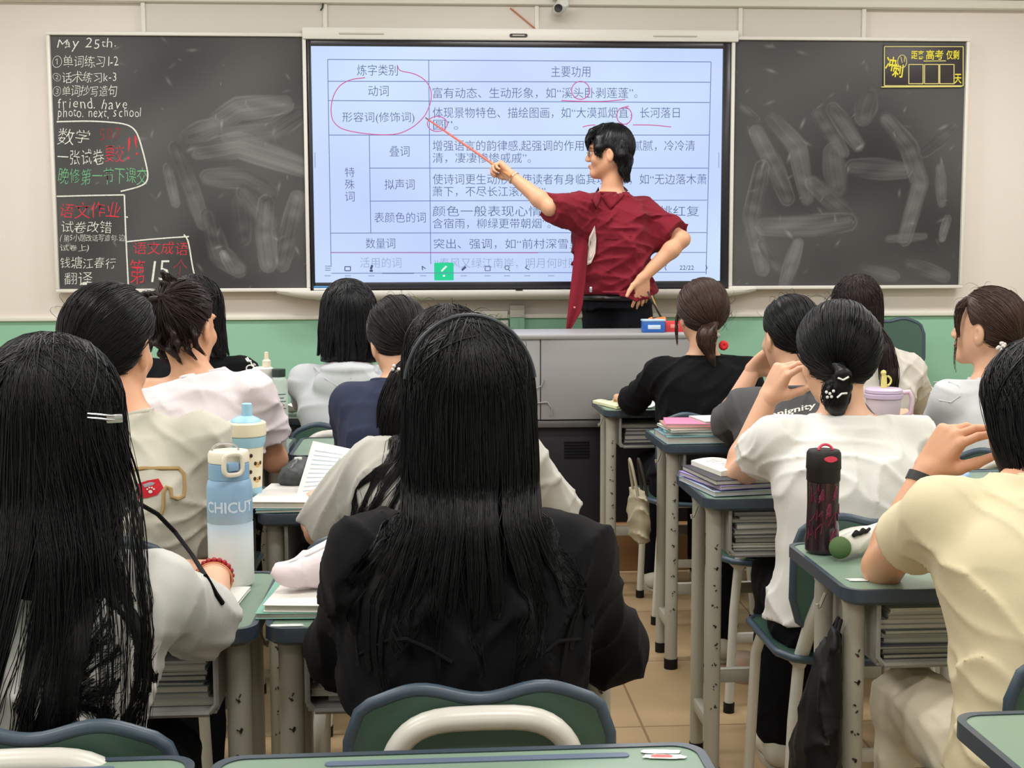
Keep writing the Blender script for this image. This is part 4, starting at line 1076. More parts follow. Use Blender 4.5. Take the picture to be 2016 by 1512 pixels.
def face_bits(root, h, body, glasses=False):
    for x in (-1, 1):
        m = MB(); M4 = Matrix(((h.A[0][0], h.A[1][0], h.A[2][0], 0), (h.A[0][1], h.A[1][1], h.A[2][1], 0), (h.A[0][2], h.A[1][2], h.A[2][2], 0), (0, 0, 0, 1)))
        m.lathe([(.012 * math.sin(a), -.012 * math.cos(a)) for a in np.linspace(0.05, 3.09, 10)], c=h.w(x * .031, .0785, -.009), n=14, cap=True)
        e = m.build('eye', M_eye, body, world=True, angle=180)
        m = MB(); m.lathe([(.0058 * math.sin(a), -.003 * math.cos(a)) for a in np.linspace(0.05, 3.09, 8)], n=12, M=Matrix.Translation(h.w(x * .031, .0895, -.009)) @ M4 @ Matrix.Rotation(math.radians(-90), 4, 'X'))
        m.build('iris', M_iris, e, world=True, angle=180)
        m = MB(); m.tube([h.w(x * .012, .0935, .012), h.w(x * .028, .093, .017), h.w(x * .048, .080, .012)], [.002, .003, .0012], n=6, sy=1); m.build('eyebrow', M_soft_hair, body, world=True)
    m = MB(); m.tube([h.w(-.017, .090, -.070), h.w(-.008, .0975, -.0695), h.w(0, .0978, -.070), h.w(.008, .0975, -.0695), h.w(.017, .090, -.070)], [.0015, .0038, .004, .0038, .0015], n=8); m.build('lips', M_lip, body, world=True)

# ---- hair
class Hair:
    def __init__(s, h, seed=1): s.h = h; s.r = np.random.default_rng(seed); s.d = Sdf(); s.paths = []; s.rads = []
    E = np.array([.082, .100, .094]); EC = np.array([0, -.010, .018])
    def cap(s, vol=0.0, line=.022, n=(0, .86, -.5), low=-.09):
        h = s.h; e = (s.E + vol) * h.s
        s.vol = vol
        s.d.ell(h.w(*s.EC), e, h.A, .02)
        nn = nz(np.asarray(n)) @ h.A
        c = Sdf()
        s.line, s.nn = line, nz(np.asarray(n))
        s.d.pr.append((lambda P: (P - h.c) @ nn - line * h.s, h.c, 1e9, .012, 'i'))
        if low is not None: s.d.pr.append((lambda P: -((P - h.c) @ h.A[2]) + low * h.s, h.c, 1e9, .02, 'i'))
        return s
    def on_cap(s, q):
        """directions in the unit sphere of the cap -> local points"""
        return s.EC + q * (s.E + s.vol + .0012)
    def combed(s, T, n=700, rad=.0011, M=14, jit=.0015, top_bias=0.0, region=None):
        """strands lying on the cap, all drawn to the local tie point T"""
        q = s.r.normal(size=(n * 4, 3)); q /= np.linalg.norm(q, axis=1, keepdims=True)
        L = s.on_cap(q); ok = (L @ s.nn < s.line - .004) & (L[:, 2] > -.082)
        if region is not None: ok &= region(L)
        q = q[ok][:n]
        # start strands nearer the hairline by pushing away from T
        t = (np.asarray(T) - s.EC) / (s.E + s.vol); t = t / np.linalg.norm(t)
        out = []
        for a in q:
            w = math.acos(np.clip(a @ t, -1, 1)); k = np.linspace(0, 1, M)[:, None]
            p = (np.sin((1 - k) * w) * a + np.sin(k * w) * t) / max(math.sin(w), 1e-3)
            sw = s.r.normal() * .05 * np.sin(k * 3.14); ax = np.cross(a, t); p = p + sw * ax
            p = p / np.linalg.norm(p, axis=1, keepdims=True)
            l = s.EC + p * (s.E + s.vol + .0008 + abs(s.r.normal()) * jit)
            out.append(s.h.c + (l * s.h.s) @ s.h.A)
        s.add(out, rad)
        return s
    def add(s, paths, rad):
        if not len(paths): return
        P = np.array(paths); M = P.shape[1]
        s.paths.append(P); s.rads.append(rad * s.r.uniform(.7, 1.35, len(P)))
    def tail(s, pts, rs, n=200, rad=.0011, M=16, wave=.004, core=.8, solid_to=None, fray=1.0):
        """a tail of hair along world points"""
        pts = np.array(pts, float); rs = np.array(rs, float)
        m = len(pts) if solid_to is None else solid_to
        r0 = rs[:m] * core; r0[0] *= .55
        s.d.chain(list(pts[:m]), list(r0), .012)
        tt = np.linspace(0, len(pts) - 1, M); C = np.stack([np.interp(tt, np.arange(len(pts)), pts[:, i]) for i in range(3)], 1)
        for _ in range(3): C[1:-1] = (C[:-2] + 2 * C[1:-1] + C[2:]) / 4
        R = np.interp(tt, np.arange(len(pts)), rs) * np.clip(.15 + np.linspace(0, 1, M) / .22, 0, 1)
        T = np.gradient(C, axis=0); T /= np.linalg.norm(T, axis=1, keepdims=True)
        U = np.cross(T, np.array([.9, .3, .1])); U /= np.linalg.norm(U, axis=1, keepdims=True); W = np.cross(T, U)
        out = []
        for i in range(n):
            a = s.r.uniform(0, 6.283); q = math.sqrt(s.r.uniform(.45, 1.0)); ph = s.r.uniform(0, 6.3)
            k = np.linspace(0, 1, M); end = 1 - .22 * s.r.uniform() ** 2 * fray
            rr = R * q * (1 + .15 * np.sin(5 * k + ph)); aa = a + .5 * np.sin(3 * k + ph)
            P = C + (U * np.cos(aa)[:, None] + W * np.sin(aa)[:, None]) * rr[:, None] + wave * np.sin(9 * k + ph)[:, None] * U
            if end < 1: P = np.stack([np.interp(k * end, k, P[:, j]) for j in range(3)], 1)
            out.append(P)
        s.add(out, rad)
        return s
    def curtain(s, st, n=1200, phi=(-205, 25), rad=.0010, M=22, locks=40, clump=.5, solid=.8, tip=.25, shrink=.007, part=0.0, fly=0.0, core=True, endvar=.35, wav=.002):
        """loose hair: st = list of (world centre, half width, half depth) from head level down; phi in degrees round the head, -90 = straight back"""
        h = s.h; R, F = h.A[0].copy(), h.A[1].copy(); F[2] = 0; F = nz(F); R = np.cross(F, UP)
        C = np.array([c for c, a, b in st], float); A = np.array([a for c, a, b in st]); Bd = np.array([b for c, a, b in st])
        if core:
            m = max(2, int(round(len(st) * solid)))
            s.d.loft([(C[i] + F * (.006 if i else 0), A[i] - shrink - .005, Bd[i] - shrink - (.016 if i else .004)) for i in range(m)], R, F, .03)
        ns = len(st); out = []
        lk = np.sort(s.r.uniform(phi[0], phi[1], locks)); lend = 1 - endvar * s.r.uniform(0, 1, locks) ** 1.6
        top = h.w(*(s.EC + np.array([part, -.02, 1.0]) * (s.E + s.vol)))
        for i in range(n):
            j = s.r.integers(locks); f0 = s.r.uniform(phi[0], phi[1]) if s.r.uniform() < .5 else lk[j] + s.r.normal() * 12
            f0 = np.clip(f0, phi[0], phi[1]); j = int(np.argmin(abs(lk - f0))) if s.r.uniform() < .8 else j
            if abs(lk[j] - f0) > 40: j = int(np.argmin(abs(lk - f0)))
            end = lend[j] * (1 - tip * s.r.uniform() ** 2)
            # cap part: from a start near the parting down to the equator
            fr = math.radians(f0); e = np.array([math.cos(fr), math.sin(fr), -.10]); e /= np.linalg.norm(e)
            st0 = np.array([part / s.E[0] + s.r.normal() * .10, s.r.uniform(-.75, .55), 0]); st0[2] = math.sqrt(max(.05, 1 - min(.95, st0[0] ** 2 + st0[1] ** 2)))
            w = math.acos(np.clip(st0 @ e, -1, 1)); k = np.linspace(s.r.uniform(0, .25), 1, 9)[:, None]
            p = (np.sin((1 - k) * w) * st0 + np.sin(k * w) * e) / max(math.sin(w), 1e-3); p /= np.linalg.norm(p, axis=1, keepdims=True)
            lay = abs(s.r.normal()) * .0017
            cp = h.c + ((s.EC + p * (s.E + s.vol + .0026 + lay)) * h.s) @ h.A
            # fall
            kk = np.linspace(0, end, M - 9) * (ns - 1)
            ff = np.radians(f0 + (lk[j] - f0) * clump * np.linspace(0, 1, M - 9) ** 1.3)
            c = np.stack([np.interp(kk, np.arange(ns), C[:, q]) for q in range(3)], 1); a = np.interp(kk, np.arange(ns), A); b = np.interp(kk, np.arange(ns), Bd)
            x = np.cos(ff); y = np.sin(ff); nr = (np.abs(x) ** 2.3 + np.abs(y) ** 2.3) ** (1 / 2.3)
            g = 1 - .06 * s.r.uniform() * np.linspace(0, 1, M - 9)
            wv = wav * np.sin(np.linspace(0, 7, M - 9) + s.r.uniform(0, 6.3))
            fp = c + R[None] * ((a + lay) * g * x / nr + wv)[:, None] + F[None] * ((b + lay) * g * y / nr)[:, None]
            wgt = np.linspace(0, 1, 5)[:, None]
            P = np.concatenate([cp, fp]); P[8:11] = (P[7:10] + 2 * P[8:11] + P[9:12]) / 4; P[7:12] = (P[6:11] + 2 * P[7:12] + P[8:13]) / 4
            out.append(P)
        s.add(out, rad)
        return s
    def wisps(s, n=24, rad=.0006, M=10, size=.03, where=None):
        """short flyaway hairs standing off the cap"""
        out = []
        for i in range(n):
            q = s.r.normal(size=3); q[2] = abs(q[2]) + .3; q[1] -= .2
            if where is not None: q = np.asarray(where) + s.r.normal(size=3) * .3
            q /= np.linalg.norm(q); t = nz(s.r.normal(size=3)); t = nz(t - q * (t @ q)); k = np.linspace(0, 1, M)[:, None]
            L = size * s.r.uniform(.5, 1.4)
            l = s.on_cap(q) + q * L * .5 * np.sin(k * 2.6) + t * L * 1.6 * k
            out.append(s.h.c + (l * s.h.s) @ s.h.A)
        s.add(out, rad); return s
    def free_ear(s, side, c=(.090, .002, -.028), r=(.030, .027, .042)):
        h = s.h; c = np.array([c[0] * side, c[1], c[2]]); r = np.array(r)
        s.d.ell(h.w(*c), r * h.s, h.A, .008, 's')
        for i, P in enumerate(s.paths):
            q = np.sqrt(((((P - h.c) @ h.A.T) / h.s - c) ** 2 / r ** 2).sum(2)); ok = q.min(1) > 1.0
            s.paths[i], s.rads[i] = P[ok], s.rads[i][ok]
        return s
    def push(s, sdf, gap=.004, start=8):
        """lay the strands on whatever is under them"""
        for P in s.paths:
            Q = P[:, start:].reshape(-1, 3)
            for _ in range(3):
                d = sdf.value(Q); mk = d < gap
                if not mk.any(): break
                Q[mk] += sdf.grad(Q[mk]) * (gap - d[mk])[:, None]
            P[:, start:] = Q.reshape(P[:, start:].shape)
        return s
    def build(s, root, m, h=.005, name='hair', solid=True):
        me = s.d.mesh(h) if solid else None
        for P, rd in zip(s.paths, s.rads):
            t = tubes(P, rd); me = join_meshes(me, t) if me is not None else t
        me.name = name
        return link_mesh(name, me, m, root, world=True)

def legs(root, pose, m, seat=.50, spread=.10, knee=.40, foot_y=.36, shoes=True, h=.008, calf_r=.06, bare=None, name='trousers'):
    d = Sdf(); R, F, U = pose.B; P0 = pose.pel.copy()
    feet = []
    for x in (-1, 1):
        hip = P0 + R * x * .085 + U * .01; kn = np.array([*(P0 + R * x * spread + F * knee)[:2], .50])
        an = np.array([*(P0 + R * x * spread + F * foot_y)[:2], .10])
        d.cone(hip, kn, .088, .066, .04); d.cone(kn, an, .064, calf_r, .03)
        feet.append((an, x))
    d.loft([(P0 - U * .045, .165, .12), (P0 + U * .02, .17, .125), (P0 + U * .10, .15, .11)], R, F, .04)
    c_ = creases(3, .007, .09); d.disp = c_
    link_mesh(name, d.mesh(h), m, root, world=True)
    if shoes:
        for an, x in feet:
            s = Sdf(); a = an.copy(); a[2] = .040
            s.cone(a - F * .045, a + F * .06, .036, .037, .03, flat=(UP, .95)); s.cone(a + F * .06 - UP * .004, a + F * .145 - UP * .012, .037, .030, .03, flat=(UP, .85)); s.cone(a - F * .02, an + UP * .01, .035, .036, .03)
            s.cone(an - UP * .012 + F * .01, an + UP * .05 + F * .01, .030, .034, .006, 's'); s.plane((a[0], a[1], .014), (0, 0, -1))
            sh = link_mesh('shoe', s.mesh(.005), M_shoe, root, world=True)
            o = [(.040 * math.cos(q) * (1 - .12 * math.sin(q)), .05 + .125 * math.sin(q)) for q in np.linspace(0, 6.283, 28)[:-1]]
            M4 = Matrix([[R[0], F[0], 0, (a - F * .0)[0]], [R[1], F[1], 0, (a - F * .0)[1]], [0, 0, 1, 0], [0, 0, 0, 1]])
            mb = MB(); mb.prism(o, .001, .018, M4, bevel=.003); mb.build('sole', M_sole, sh, world=True)
def tee(pose, loose=.012, slv=.62, sr=(.062, .070), hem=0.06, seed=1, amp=.0035, freq=26, neck=.058, k=.032, sl_flat=None, prof=None, neck_drop=0.0):
    d = Sdf()
    prof = prof or [(0, .170, .118), (.10, .168, .116), (.28, .150, .104), (.48, .150, .106), (.64, .160, .110), (.78, .166, .104), (.86, .150, .088), (.92, .110, .074), (.965, .078, .066)]
    pose.torso(d, loose, prof, k)
    pose.shoulders(d, .050, .045, loose * .4)
    R = pose.B[0]
    for S, E in ((pose.sl, pose.el), (pose.sr, pose.er)):
        if slv <= 0: continue
        u = E - S; b = S + u * slv
        sleeve(d, S - nz(u) * .01, b, sr[0], sr[1], k)
    d.pr.append((lambda P: pose.pel[2] - .035 + hem - P[:, 2], pose.pel, 1e9, .01, 'i'))
    nb2, nd = neck_axis(pose)
    d.cone(pose.nb - UP * .03, nb2 + nd * .02, .078, .066, .035)
    d.pr.append((lambda P: (P - nb2) @ nd, pose.nb, 1e9, .004, 'i'))
    w_, c_ = waves(seed, amp * .7, freq), creases(seed + 1, amp * 1.7, .085)
    d.disp = lambda P: w_(P) + c_(P)
    return d
def neck_axis(pose, up=.012):
    a = pose.nb - UP * .03; nd = nz(pose.h.w(0, -.018, -.055) - a); nd = nz(nd + UP * .6)
    return pose.nb + nd * up, nd
def collar(pose, sdf, m, parent, r=.0062, name='collar', up=.012):
    c, nd = neck_axis(pose, up); R = nz(np.cross(pose.B[1], nd)); F = np.cross(nd, R); pts = []
    for a in np.linspace(0, 6.283, 41)[:-1]:
        v = R * math.cos(a) + F * math.sin(a); q = c - nd * .004; lo, hi = .03, .11
        for _ in range(14):
            mid = (lo + hi) / 2
            if sdf.value((q + v * mid)[None])[0] < 0: lo = mid
            else: hi = mid
        pts.append(q + v * (min(lo, .085) - .002))
    P = np.array(pts)
    for _ in range(3): P = (np.roll(P, 1, 0) + 2 * P + np.roll(P, -1, 0)) / 4
    mb = MB(); mb.tube(P, r, n=8, closed=True); return mb.build(name, m, parent, world=True, angle=180)
def neck_flesh(d, pose):
    h = pose.h
    d.cone(pose.nb - UP * .03, h.w(0, -.018, -.055), .054, .049, .03)
# ------------------------------------------------------------------ helpers for one seated person
def cloth(name, rgb, **k):
    k.setdefault('rough', .85); k.setdefault('spec', .15); k.setdefault('bump', .25); k.setdefault('bscale', 900); k.setdefault('sheen', .05)
    return mat(name, rgb, **k)
def hit(sdf, px, py, Y0, Y1, gap=.0012):
    """the point of a surface seen along one sight line"""
    d = ray(px, py); d = d / np.linalg.norm(d); o = np.array([0, 0, CAM_H]); t = Y0 / d[1]
    for _ in range(60):
        v = sdf.value((o + d * t)[None])[0]
        if v < .0006 or t * d[1] > Y1: break
        t += v * .7
    return o + d * (t - gap)
def on_cloth(sdf, lines, m, parent, name, w, Y0, Y1, flat=.4, closed=False):
    mb = MB()
    for pts in lines:
        P = [hit(sdf, x, y, Y0, Y1) for x, y in pts]
        mb.tube(P, w, n=6, closed=closed)
    return mb.build(name, m, parent, world=True)
def patch_on_cloth(sdf, outline, m, parent, name, Y0, Y1, n=9, lift=.0016):
    """a filled printed shape lying on cloth: outline pixels pulled in towards their middle"""
    o = np.array(outline, float); c = o.mean(0); rows = []
    for k in range(n):
        f = 1 - k / (n - 1) * .98; rows.append([hit(sdf, *(c + (p - c) * f), Y0, Y1, lift) for p in np.vstack([o, o[:1]])])
    mb = MB(); mb.grid(rows); return mb.build(name, m, parent, world=True)
def letters_on_cloth(sdf, body, x0, y0, x1, y1, hpx, m, parent, name, Y0, Y1, thin=0.01):
    me = text_mesh(body, thin); n = len(me.vertices); v = np.zeros(n * 3); me.vertices.foreach_get('co', v); v = v.reshape(-1, 3)[:, :2]
    me.calc_loop_triangles(); t = np.zeros(len(me.loop_triangles) * 3, np.int32); me.loop_triangles.foreach_get('vertices', t); bpy.data.meshes.remove(me)
    u = (v[:, 0] - v[:, 0].min()) / np.ptp(v[:, 0]); w = v[:, 1] / np.ptp(v[:, 1])
    P = [hit(sdf, x0 + (x1 - x0) * a, y0 + (y1 - y0) * a - b * hpx, Y0, Y1, .0015) for a, b in zip(u, w)]
    return link_mesh(name, np_mesh(name, np.array(P), t.reshape(-1, 3)), m, parent, world=True, smooth=False)
def fall(start, pts): return [np.asarray(start, float)] + [np.asarray(p, float) for p in pts]
def person(label, x, y, z=0.0): return thing('person', label, 'person', (x, y, z))
def body_mesh(root, d, mm, h=.006, hands=(), name='body'):
    me = d.mesh(h)
    for hd in hands: me = join_meshes(me, hd.mesh(.0028, 16))
    return link_mesh(name, me, mm, root, world=True)
def flesh(pose, d=None, face=True, left=True, right=True, hf=True, left_hand=None):
    d = d or Sdf()
    pose.torso(d, -.006); pose.shoulders(d, .046); neck_flesh(d, pose); pose.h.flesh(d, face); pose.arm_flesh(d, left, right)
    return d
def simple_hand(pose, side, dv=None, nv=(0, 0, 1), curl=(30, 32, 34, 38), **k):
    W = pose.wl if side < 0 else pose.wr; E = pose.el if side < 0 else pose.er
    u = nz(W - E); d = Sdf(); d.cone(W - u * .05, W, .0285, .0242, .01)
    dv = u if dv is None else dv
    # left hand lying palm down: thumb points to the right
    n = np.asarray(nv, float); lat = np.cross(nz(dv), nz(n - nz(dv) * (n @ nz(dv))))
    ts = k.pop('ts', None)
    if ts is None: ts = 1 if (lat @ pose.B[0]) * (-side) > 0 else -1
    tips = hand(d, W, dv, n, ts, curl, **k)
    return d, tips
JET = cloth('cloth_black', (11, 11, 15), sheen=.02, vary=.1, vscale=30)
PANTS = cloth('cloth_trousers', (17, 18, 24), sheen=0); CREAM_PANTS = cloth('cloth_cream_trousers', (222, 212, 190))

# ------------------------------------------------------------------ front row left: very long hair
def st_long_hair():
    hc = at(103, 836, 1.90); h = Head(hc, yaw=-6, pitch=6)
    p = Pose(h, (-.60, 1.80, .50), yaw=-4, hw=.152, drop=.062, er=at(400, 1225, 2.02), wr=at(424, 1128, 2.27), el=at(-200, 1260, 2.0))
    t = person('person with very long loose black hair, in a pale grey shirt with black sleeve piping', -.60, 1.80)
    d = flesh(p); rh, _ = simple_hand(p, 1, dv=(-.5, .85, -.05), nv=(.15, .1, 1)); lh, _ = simple_hand(p, -1)
    b = body_mesh(t, d, M_skin, .006, (rh, lh))
    g = tee(p, .016, .98, (.058, .066), -.03, 11, .0045, 22)
    shirt = link_mesh('shirt', g.mesh(.0055), cloth('cloth_pale_grey', (206, 206, 202), vary=.06, vscale=25), t, world=True); collar(p, g, shirt.data.materials[0], shirt)
    on_cloth(g, [[(242, 985), (275, 992), (310, 1012), (345, 1048), (378, 1092), (405, 1135), (425, 1170), (438, 1188)]], JET, shirt, 'piping', .0042, 1.5, 2.3)
    legs(t, p, PANTS)
    # red bead bracelet and thin cord on the wrist
    u = nz(p.wr - p.er); q = p.wr - u * .018; a = nz(np.cross(u, UP)); c = np.cross(u, a); m = MB()
    for k in range(20):
        an = 2 * math.pi * k / 20; r = .0295; pp = q + (a * math.cos(an) + c * math.sin(an)) * r
        m.lathe([(.0052 * math.sin(x), -.0052 * math.cos(x)) for x in np.linspace(.05, 3.09, 6)], c=pp, n=8)
    m.build('bracelet', mat('bead_red', (158, 28, 40), .3, .5), t, world=True)
    m = MB(); q2 = q - u * .022; m.tube([q2 + (a * math.cos(x) + c * math.sin(x)) * .0318 for x in np.linspace(0, 6.283, 24)[:-1]], .0016, n=5, closed=True); m.build('wrist_cord', mat('cord_tan', (214, 150, 110), .6, .3), t, world=True)
    H = Hair(h, 21).cap(.016, line=.03)
    bx = p.nb
    st = [(h.w(0, -.012, .0), .100, .112), (h.w(0, -.02, -.09), .106, .108), (bx + np.array([0, -.03, .02]), .100, .095), (bx + np.array([-.015, -.06, -.08]), .106, .092),
          (bx + np.array([-.035, -.09, -.18]), .104, .078), (bx + np.array([-.055, -.09, -.28]), .090, .068), (bx + np.array([-.075, -.085, -.37]), .072, .058), (bx + np.array([-.085, -.08, -.46]), .052, .05)]
    H.curtain(st, 3300, (-200, 30), .00085, 32, 34, .93, solid=.5, tip=.35, endvar=.45, wav=.004, shrink=.014)
    s2 = [(c + np.array([.016 * k, 0, 0]), a + .006 * k, b_) for k, (c, a, b_) in enumerate(st)]
    H.curtain(s2, 150, (-80, 5), .0007, 32, 16, .9, tip=.3, endvar=.45, wav=.006, core=False)
    H.push(g, .004, 11); H.wisps(6, .0004, size=.018)
    H.build(t, M_black_hair, .006)
    # silver clip on the right side of the hair
    a, b_ = at(172, 822, 1.775), at(234, 828, 1.80)
    m = MB(); v = b_ - a
    for o, l in ((0, 1), (.0055, .97)): m.tube([a + UP * o, a + v * .4 + UP * (o + .001) - np.array([0, .004, 0]), a + v * l + UP * o], [.0022, .0028, .003], n=8, sx=1, sy=.6)
    m.box(a + v * .86 + UP * .002, (.022, .007, .012), bevel=.002, rz=.3); m.build('hair_clip', mat('clip_silver', (196, 198, 202), .25, .6, metal=.8), t, world=True)

# ------------------------------------------------------------------ front row middle: headband and black jacket
def st_headband():
    h = Head(at(922, 786, 1.95), yaw=2, pitch=4)
    p = Pose(h, (.03, 1.93, .50), hw=.150, drop=.066, el=at(690, 1278, 2.03), er=at(1192, 1268, 2.03), wl=(-.09, 2.2, .79), wr=(.16, 2.2, .79), slump=.03)
    t = person('person with long black hair under a thin dark headband, wearing a black jacket', .03, 1.86)
    d = flesh(p); lh, _ = simple_hand(p, -1); rh, _ = simple_hand(p, 1)
    body_mesh(t, d, M_skin, .006, (lh, rh))
    g = Sdf(); prof = [(.40, .176, .128), (.48, .184, .130), (.62, .182, .122), (.78, .176, .112), (.86, .158, .094), (.92, .118, .08), (.965, .085, .072)]
    p.torso(g, .006, prof, .04); p.shoulders(g, .058, .045, .01)
    for S, E, W in ((p.sl, p.el, p.wl), (p.sr, p.er, p.wr)):
        g.cone(S, E, .060, .062, .04); g.cone(E, W - (W - E) * .05, .058, .036, .04)
        u = nz(E - S)
    n1 = h.w(0, -.015, -.06); g.cone(p.nb, n1 + (n1 - p.nb) * .5, .062, .07, .012, 's')
    w1, w2 = waves(5, .0045, 24), waves(6, .004, 30, [(1, .2, .25), (-1, .2, .3)])
    c1 = creases(15, .008, .10, [(1, .1, .35), (-1, .1, .35), (1, 0, -.1)]); g.disp = lambda P: w1(P) * .6 + w2(P) * .5 + c1(P)
    jk = link_mesh('jacket', g.mesh(.0055), JET, t, world=True)
    for ln in ([(705, 1290), (760, 1262), (800, 1258), (850, 1280), (890, 1305)], [(1065, 1290), (1100, 1262), (1140, 1258), (1165, 1275)]): on_cloth(g, [ln], JET, jk, 'hem', .003, 1.5, 2.2)
    u_ = Sdf(); p.torso(u_, .006, [(0, .176, .124), (.12, .172, .12), (.30, .152, .108), (.46, .15, .108), (.6, .15, .105)], .03); u_.disp = waves(9, .003, 30)
    link_mesh('undershirt', u_.mesh(.007), cloth('cloth_soft_black', (9, 9, 13), sheen=0), t, world=True)
    legs(t, p, PANTS)
    H = Hair(h, 5).cap(.012, line=.045, n=(0, .9, -.4)); nb = p.nb
    st = [(h.w(0, -.010, .01), .094, .108), (h.w(0, -.012, -.06), .097, .106), (h.w(0, -.02, -.12), .098, .098), (nb + np.array([0, -.03, .01]), .098, .088), (nb + np.array([0, -.045, -.05]), .126, .088),
          (nb + np.array([0, -.06, -.10]), .150, .080), (nb + np.array([-.005, -.075, -.155]), .145, .065), (nb + np.array([-.01, -.08, -.22]), .115, .055)]
    H.curtain(st, 3800, (-195, 15), .00085, 30, 40, .85, solid=.62, tip=.35, endvar=.5, wav=.003, shrink=.014)
    H.push(g, .0035, 11); H.wisps(22, .0004, size=.02, where=(.2, .2, .9)); H.build(t, M_black_hair, .006)
    m = MB(); pts = []
    for k in range(33):
        a = math.radians(8 + 164 * k / 32); q = np.array([math.cos(a), -.34, math.sin(a)]); q /= np.linalg.norm(q); pts.append(h.w(*(H.EC + q * (H.E + H.vol + .0078))))
    m.tube(pts, .0034, n=8); m.build('headband', mat('band_charcoal', (50, 55, 62), .5, .4), t, world=True)

# ------------------------------------------------------------------ second row left: dog bowl shirt
def st_dog_bowl():
    h = Head(at(220, 674, 2.86), yaw=-16, pitch=4)
    p = Pose(h, (-.72, 2.82, .50), yaw=-6, nb=at(258, 828, 2.80), hw=.155, drop=.05, er=at(412, 1075, 2.93), wr=(-.50, 3.16, .79))
    t = person('person with tied back black hair, red dog bowl printed on a beige shirt', -.72, 2.82)
    d = flesh(p); rh, _ = simple_hand(p, 1); lh, _ = simple_hand(p, -1); body_mesh(t, d, M_skin2, .006, (rh, lh))
    g = tee(p, .016, .92, (.060, .068), .03, 31, .004, 24)
    sh = link_mesh('shirt', g.mesh(.006), cloth('cloth_beige', (200, 197, 184), vary=.05, vscale=25), t, world=True); collar(p, g, sh.data.materials[0], sh)
    br = cloth('print_brown', (176, 148, 104)); Y = (2.4, 3.2)
    on_cloth(g, [[(236, 940), (250, 926), (280, 922), (320, 922), (352, 922), (362, 932), (364, 960), (362, 976), (350, 982), (338, 978), (336, 962), (328, 958), (322, 970), (322, 1000), (318, 1012)]], br, sh, 'print_outline', .0045, *Y)
    patch_on_cloth(g, [(270, 982), (272, 952), (290, 946), (312, 942), (322, 960), (310, 974), (290, 980)], cloth('print_red', (196, 44, 54)), sh, 'printed_bowl', *Y)
    patch_on_cloth(g, [(281, 954), (295, 949), (305, 950), (302, 955), (285, 960)], cloth('print_grey', (160, 160, 170)), sh, 'printed_bowl_opening', *Y, lift=.003)
    for x, y, r in ((296, 968, 4.2), (290, 963, 1.9), (294, 960, 1.9), (299, 960, 1.9), (303, 963, 1.9)):
        patch_on_cloth(g, [(x + r * math.cos(a), y + r * .8 * math.sin(a)) for a in np.linspace(0, 6.28, 11)[:-1]], cloth('print_white', (232, 226, 220)), sh, 'printed_paw', *Y, n=3, lift=.0035)
    legs(t, p, PANTS)
    H = Hair(h, 3).cap(.018, line=.0); T = (-.035, -.098, -.055); H.combed(T, 1100, .0010); H.free_ear(1, (.105, -.004, -.032), (.050, .030, .046))
    a = h.w(*T); H.tail([a, h.w(-.04, -.118, -.09), h.w(-.05, -.11, -.16), h.w(-.055, -.10, -.26)], [.022, .026, .024, .008], 260, .0009)
    H.wisps(16, .0005); H.build(t, M_soft_hair)
    m = MB(); m.tube([h.w(*(np.array(T) + np.array([.024 * math.cos(x), -.006, .024 * math.sin(x)]))) for x in np.linspace(0, 6.283, 16)[:-1]], .006, n=8, closed=True); m.build('hair_tie', JET, t, world=True)

# ------------------------------------------------------------------ second row: half hidden behind the headband
def st_hidden():
    h = Head(at(882, 716, 2.86), pitch=8)
    p = Pose(h, (-.05, 2.84, .50), hw=.150, drop=.05, nb=at(885, 868, 2.80), el=at(632, 1045, 2.97), er=at(1085, 1020, 2.97), wl=at(618, 985, 3.17), wr=(.2, 3.2, .79), slump=.03)
    t = person('person in a light grey shirt mostly hidden behind the headband, damp hair over the shoulder', -.05, 2.84)
    d = flesh(p); lh, _ = simple_hand(p, -1, dv=(.35, .8, .35), nv=(-.5, -.2, .8), curl=(55, 58, 60, 64)); rh, _ = simple_hand(p, 1)
    body_mesh(t, d, M_skin, .006, (lh, rh))
    g = tee(p, .016, .88, (.062, .078), .03, 41, .0035, 24)
    gm_ = link_mesh('shirt', g.mesh(.006), cloth('cloth_light_grey', (192, 190, 184), vary=.06, vscale=25), t, world=True); collar(p, g, gm_.data.materials[0], gm_); legs(t, p, PANTS)
    H = Hair(h, 8).cap(.014, line=.03); nb = p.nb
    st = [(h.w(0, -.01, 0), .098, .11), (h.w(0, -.012, -.08), .098, .104), (nb + np.array([0, -.03, .02]), .092, .09), (nb + np.array([-.01, -.04, -.05]), .125, .095), (nb + np.array([-.03, -.05, -.12]), .160, .105), (nb + np.array([-.05, -.05, -.20]), .175, .11), (nb + np.array([-.06, -.05, -.27]), .170, .11)]
    H.curtain(st, 1500, (-200, 25), .0010, 28, 15, .97, solid=.45, tip=.3, endvar=.45, wav=.003); H.push(g, .004, 11); H.wisps(22, .0004, size=.03); H.build(t, M_soft_hair)

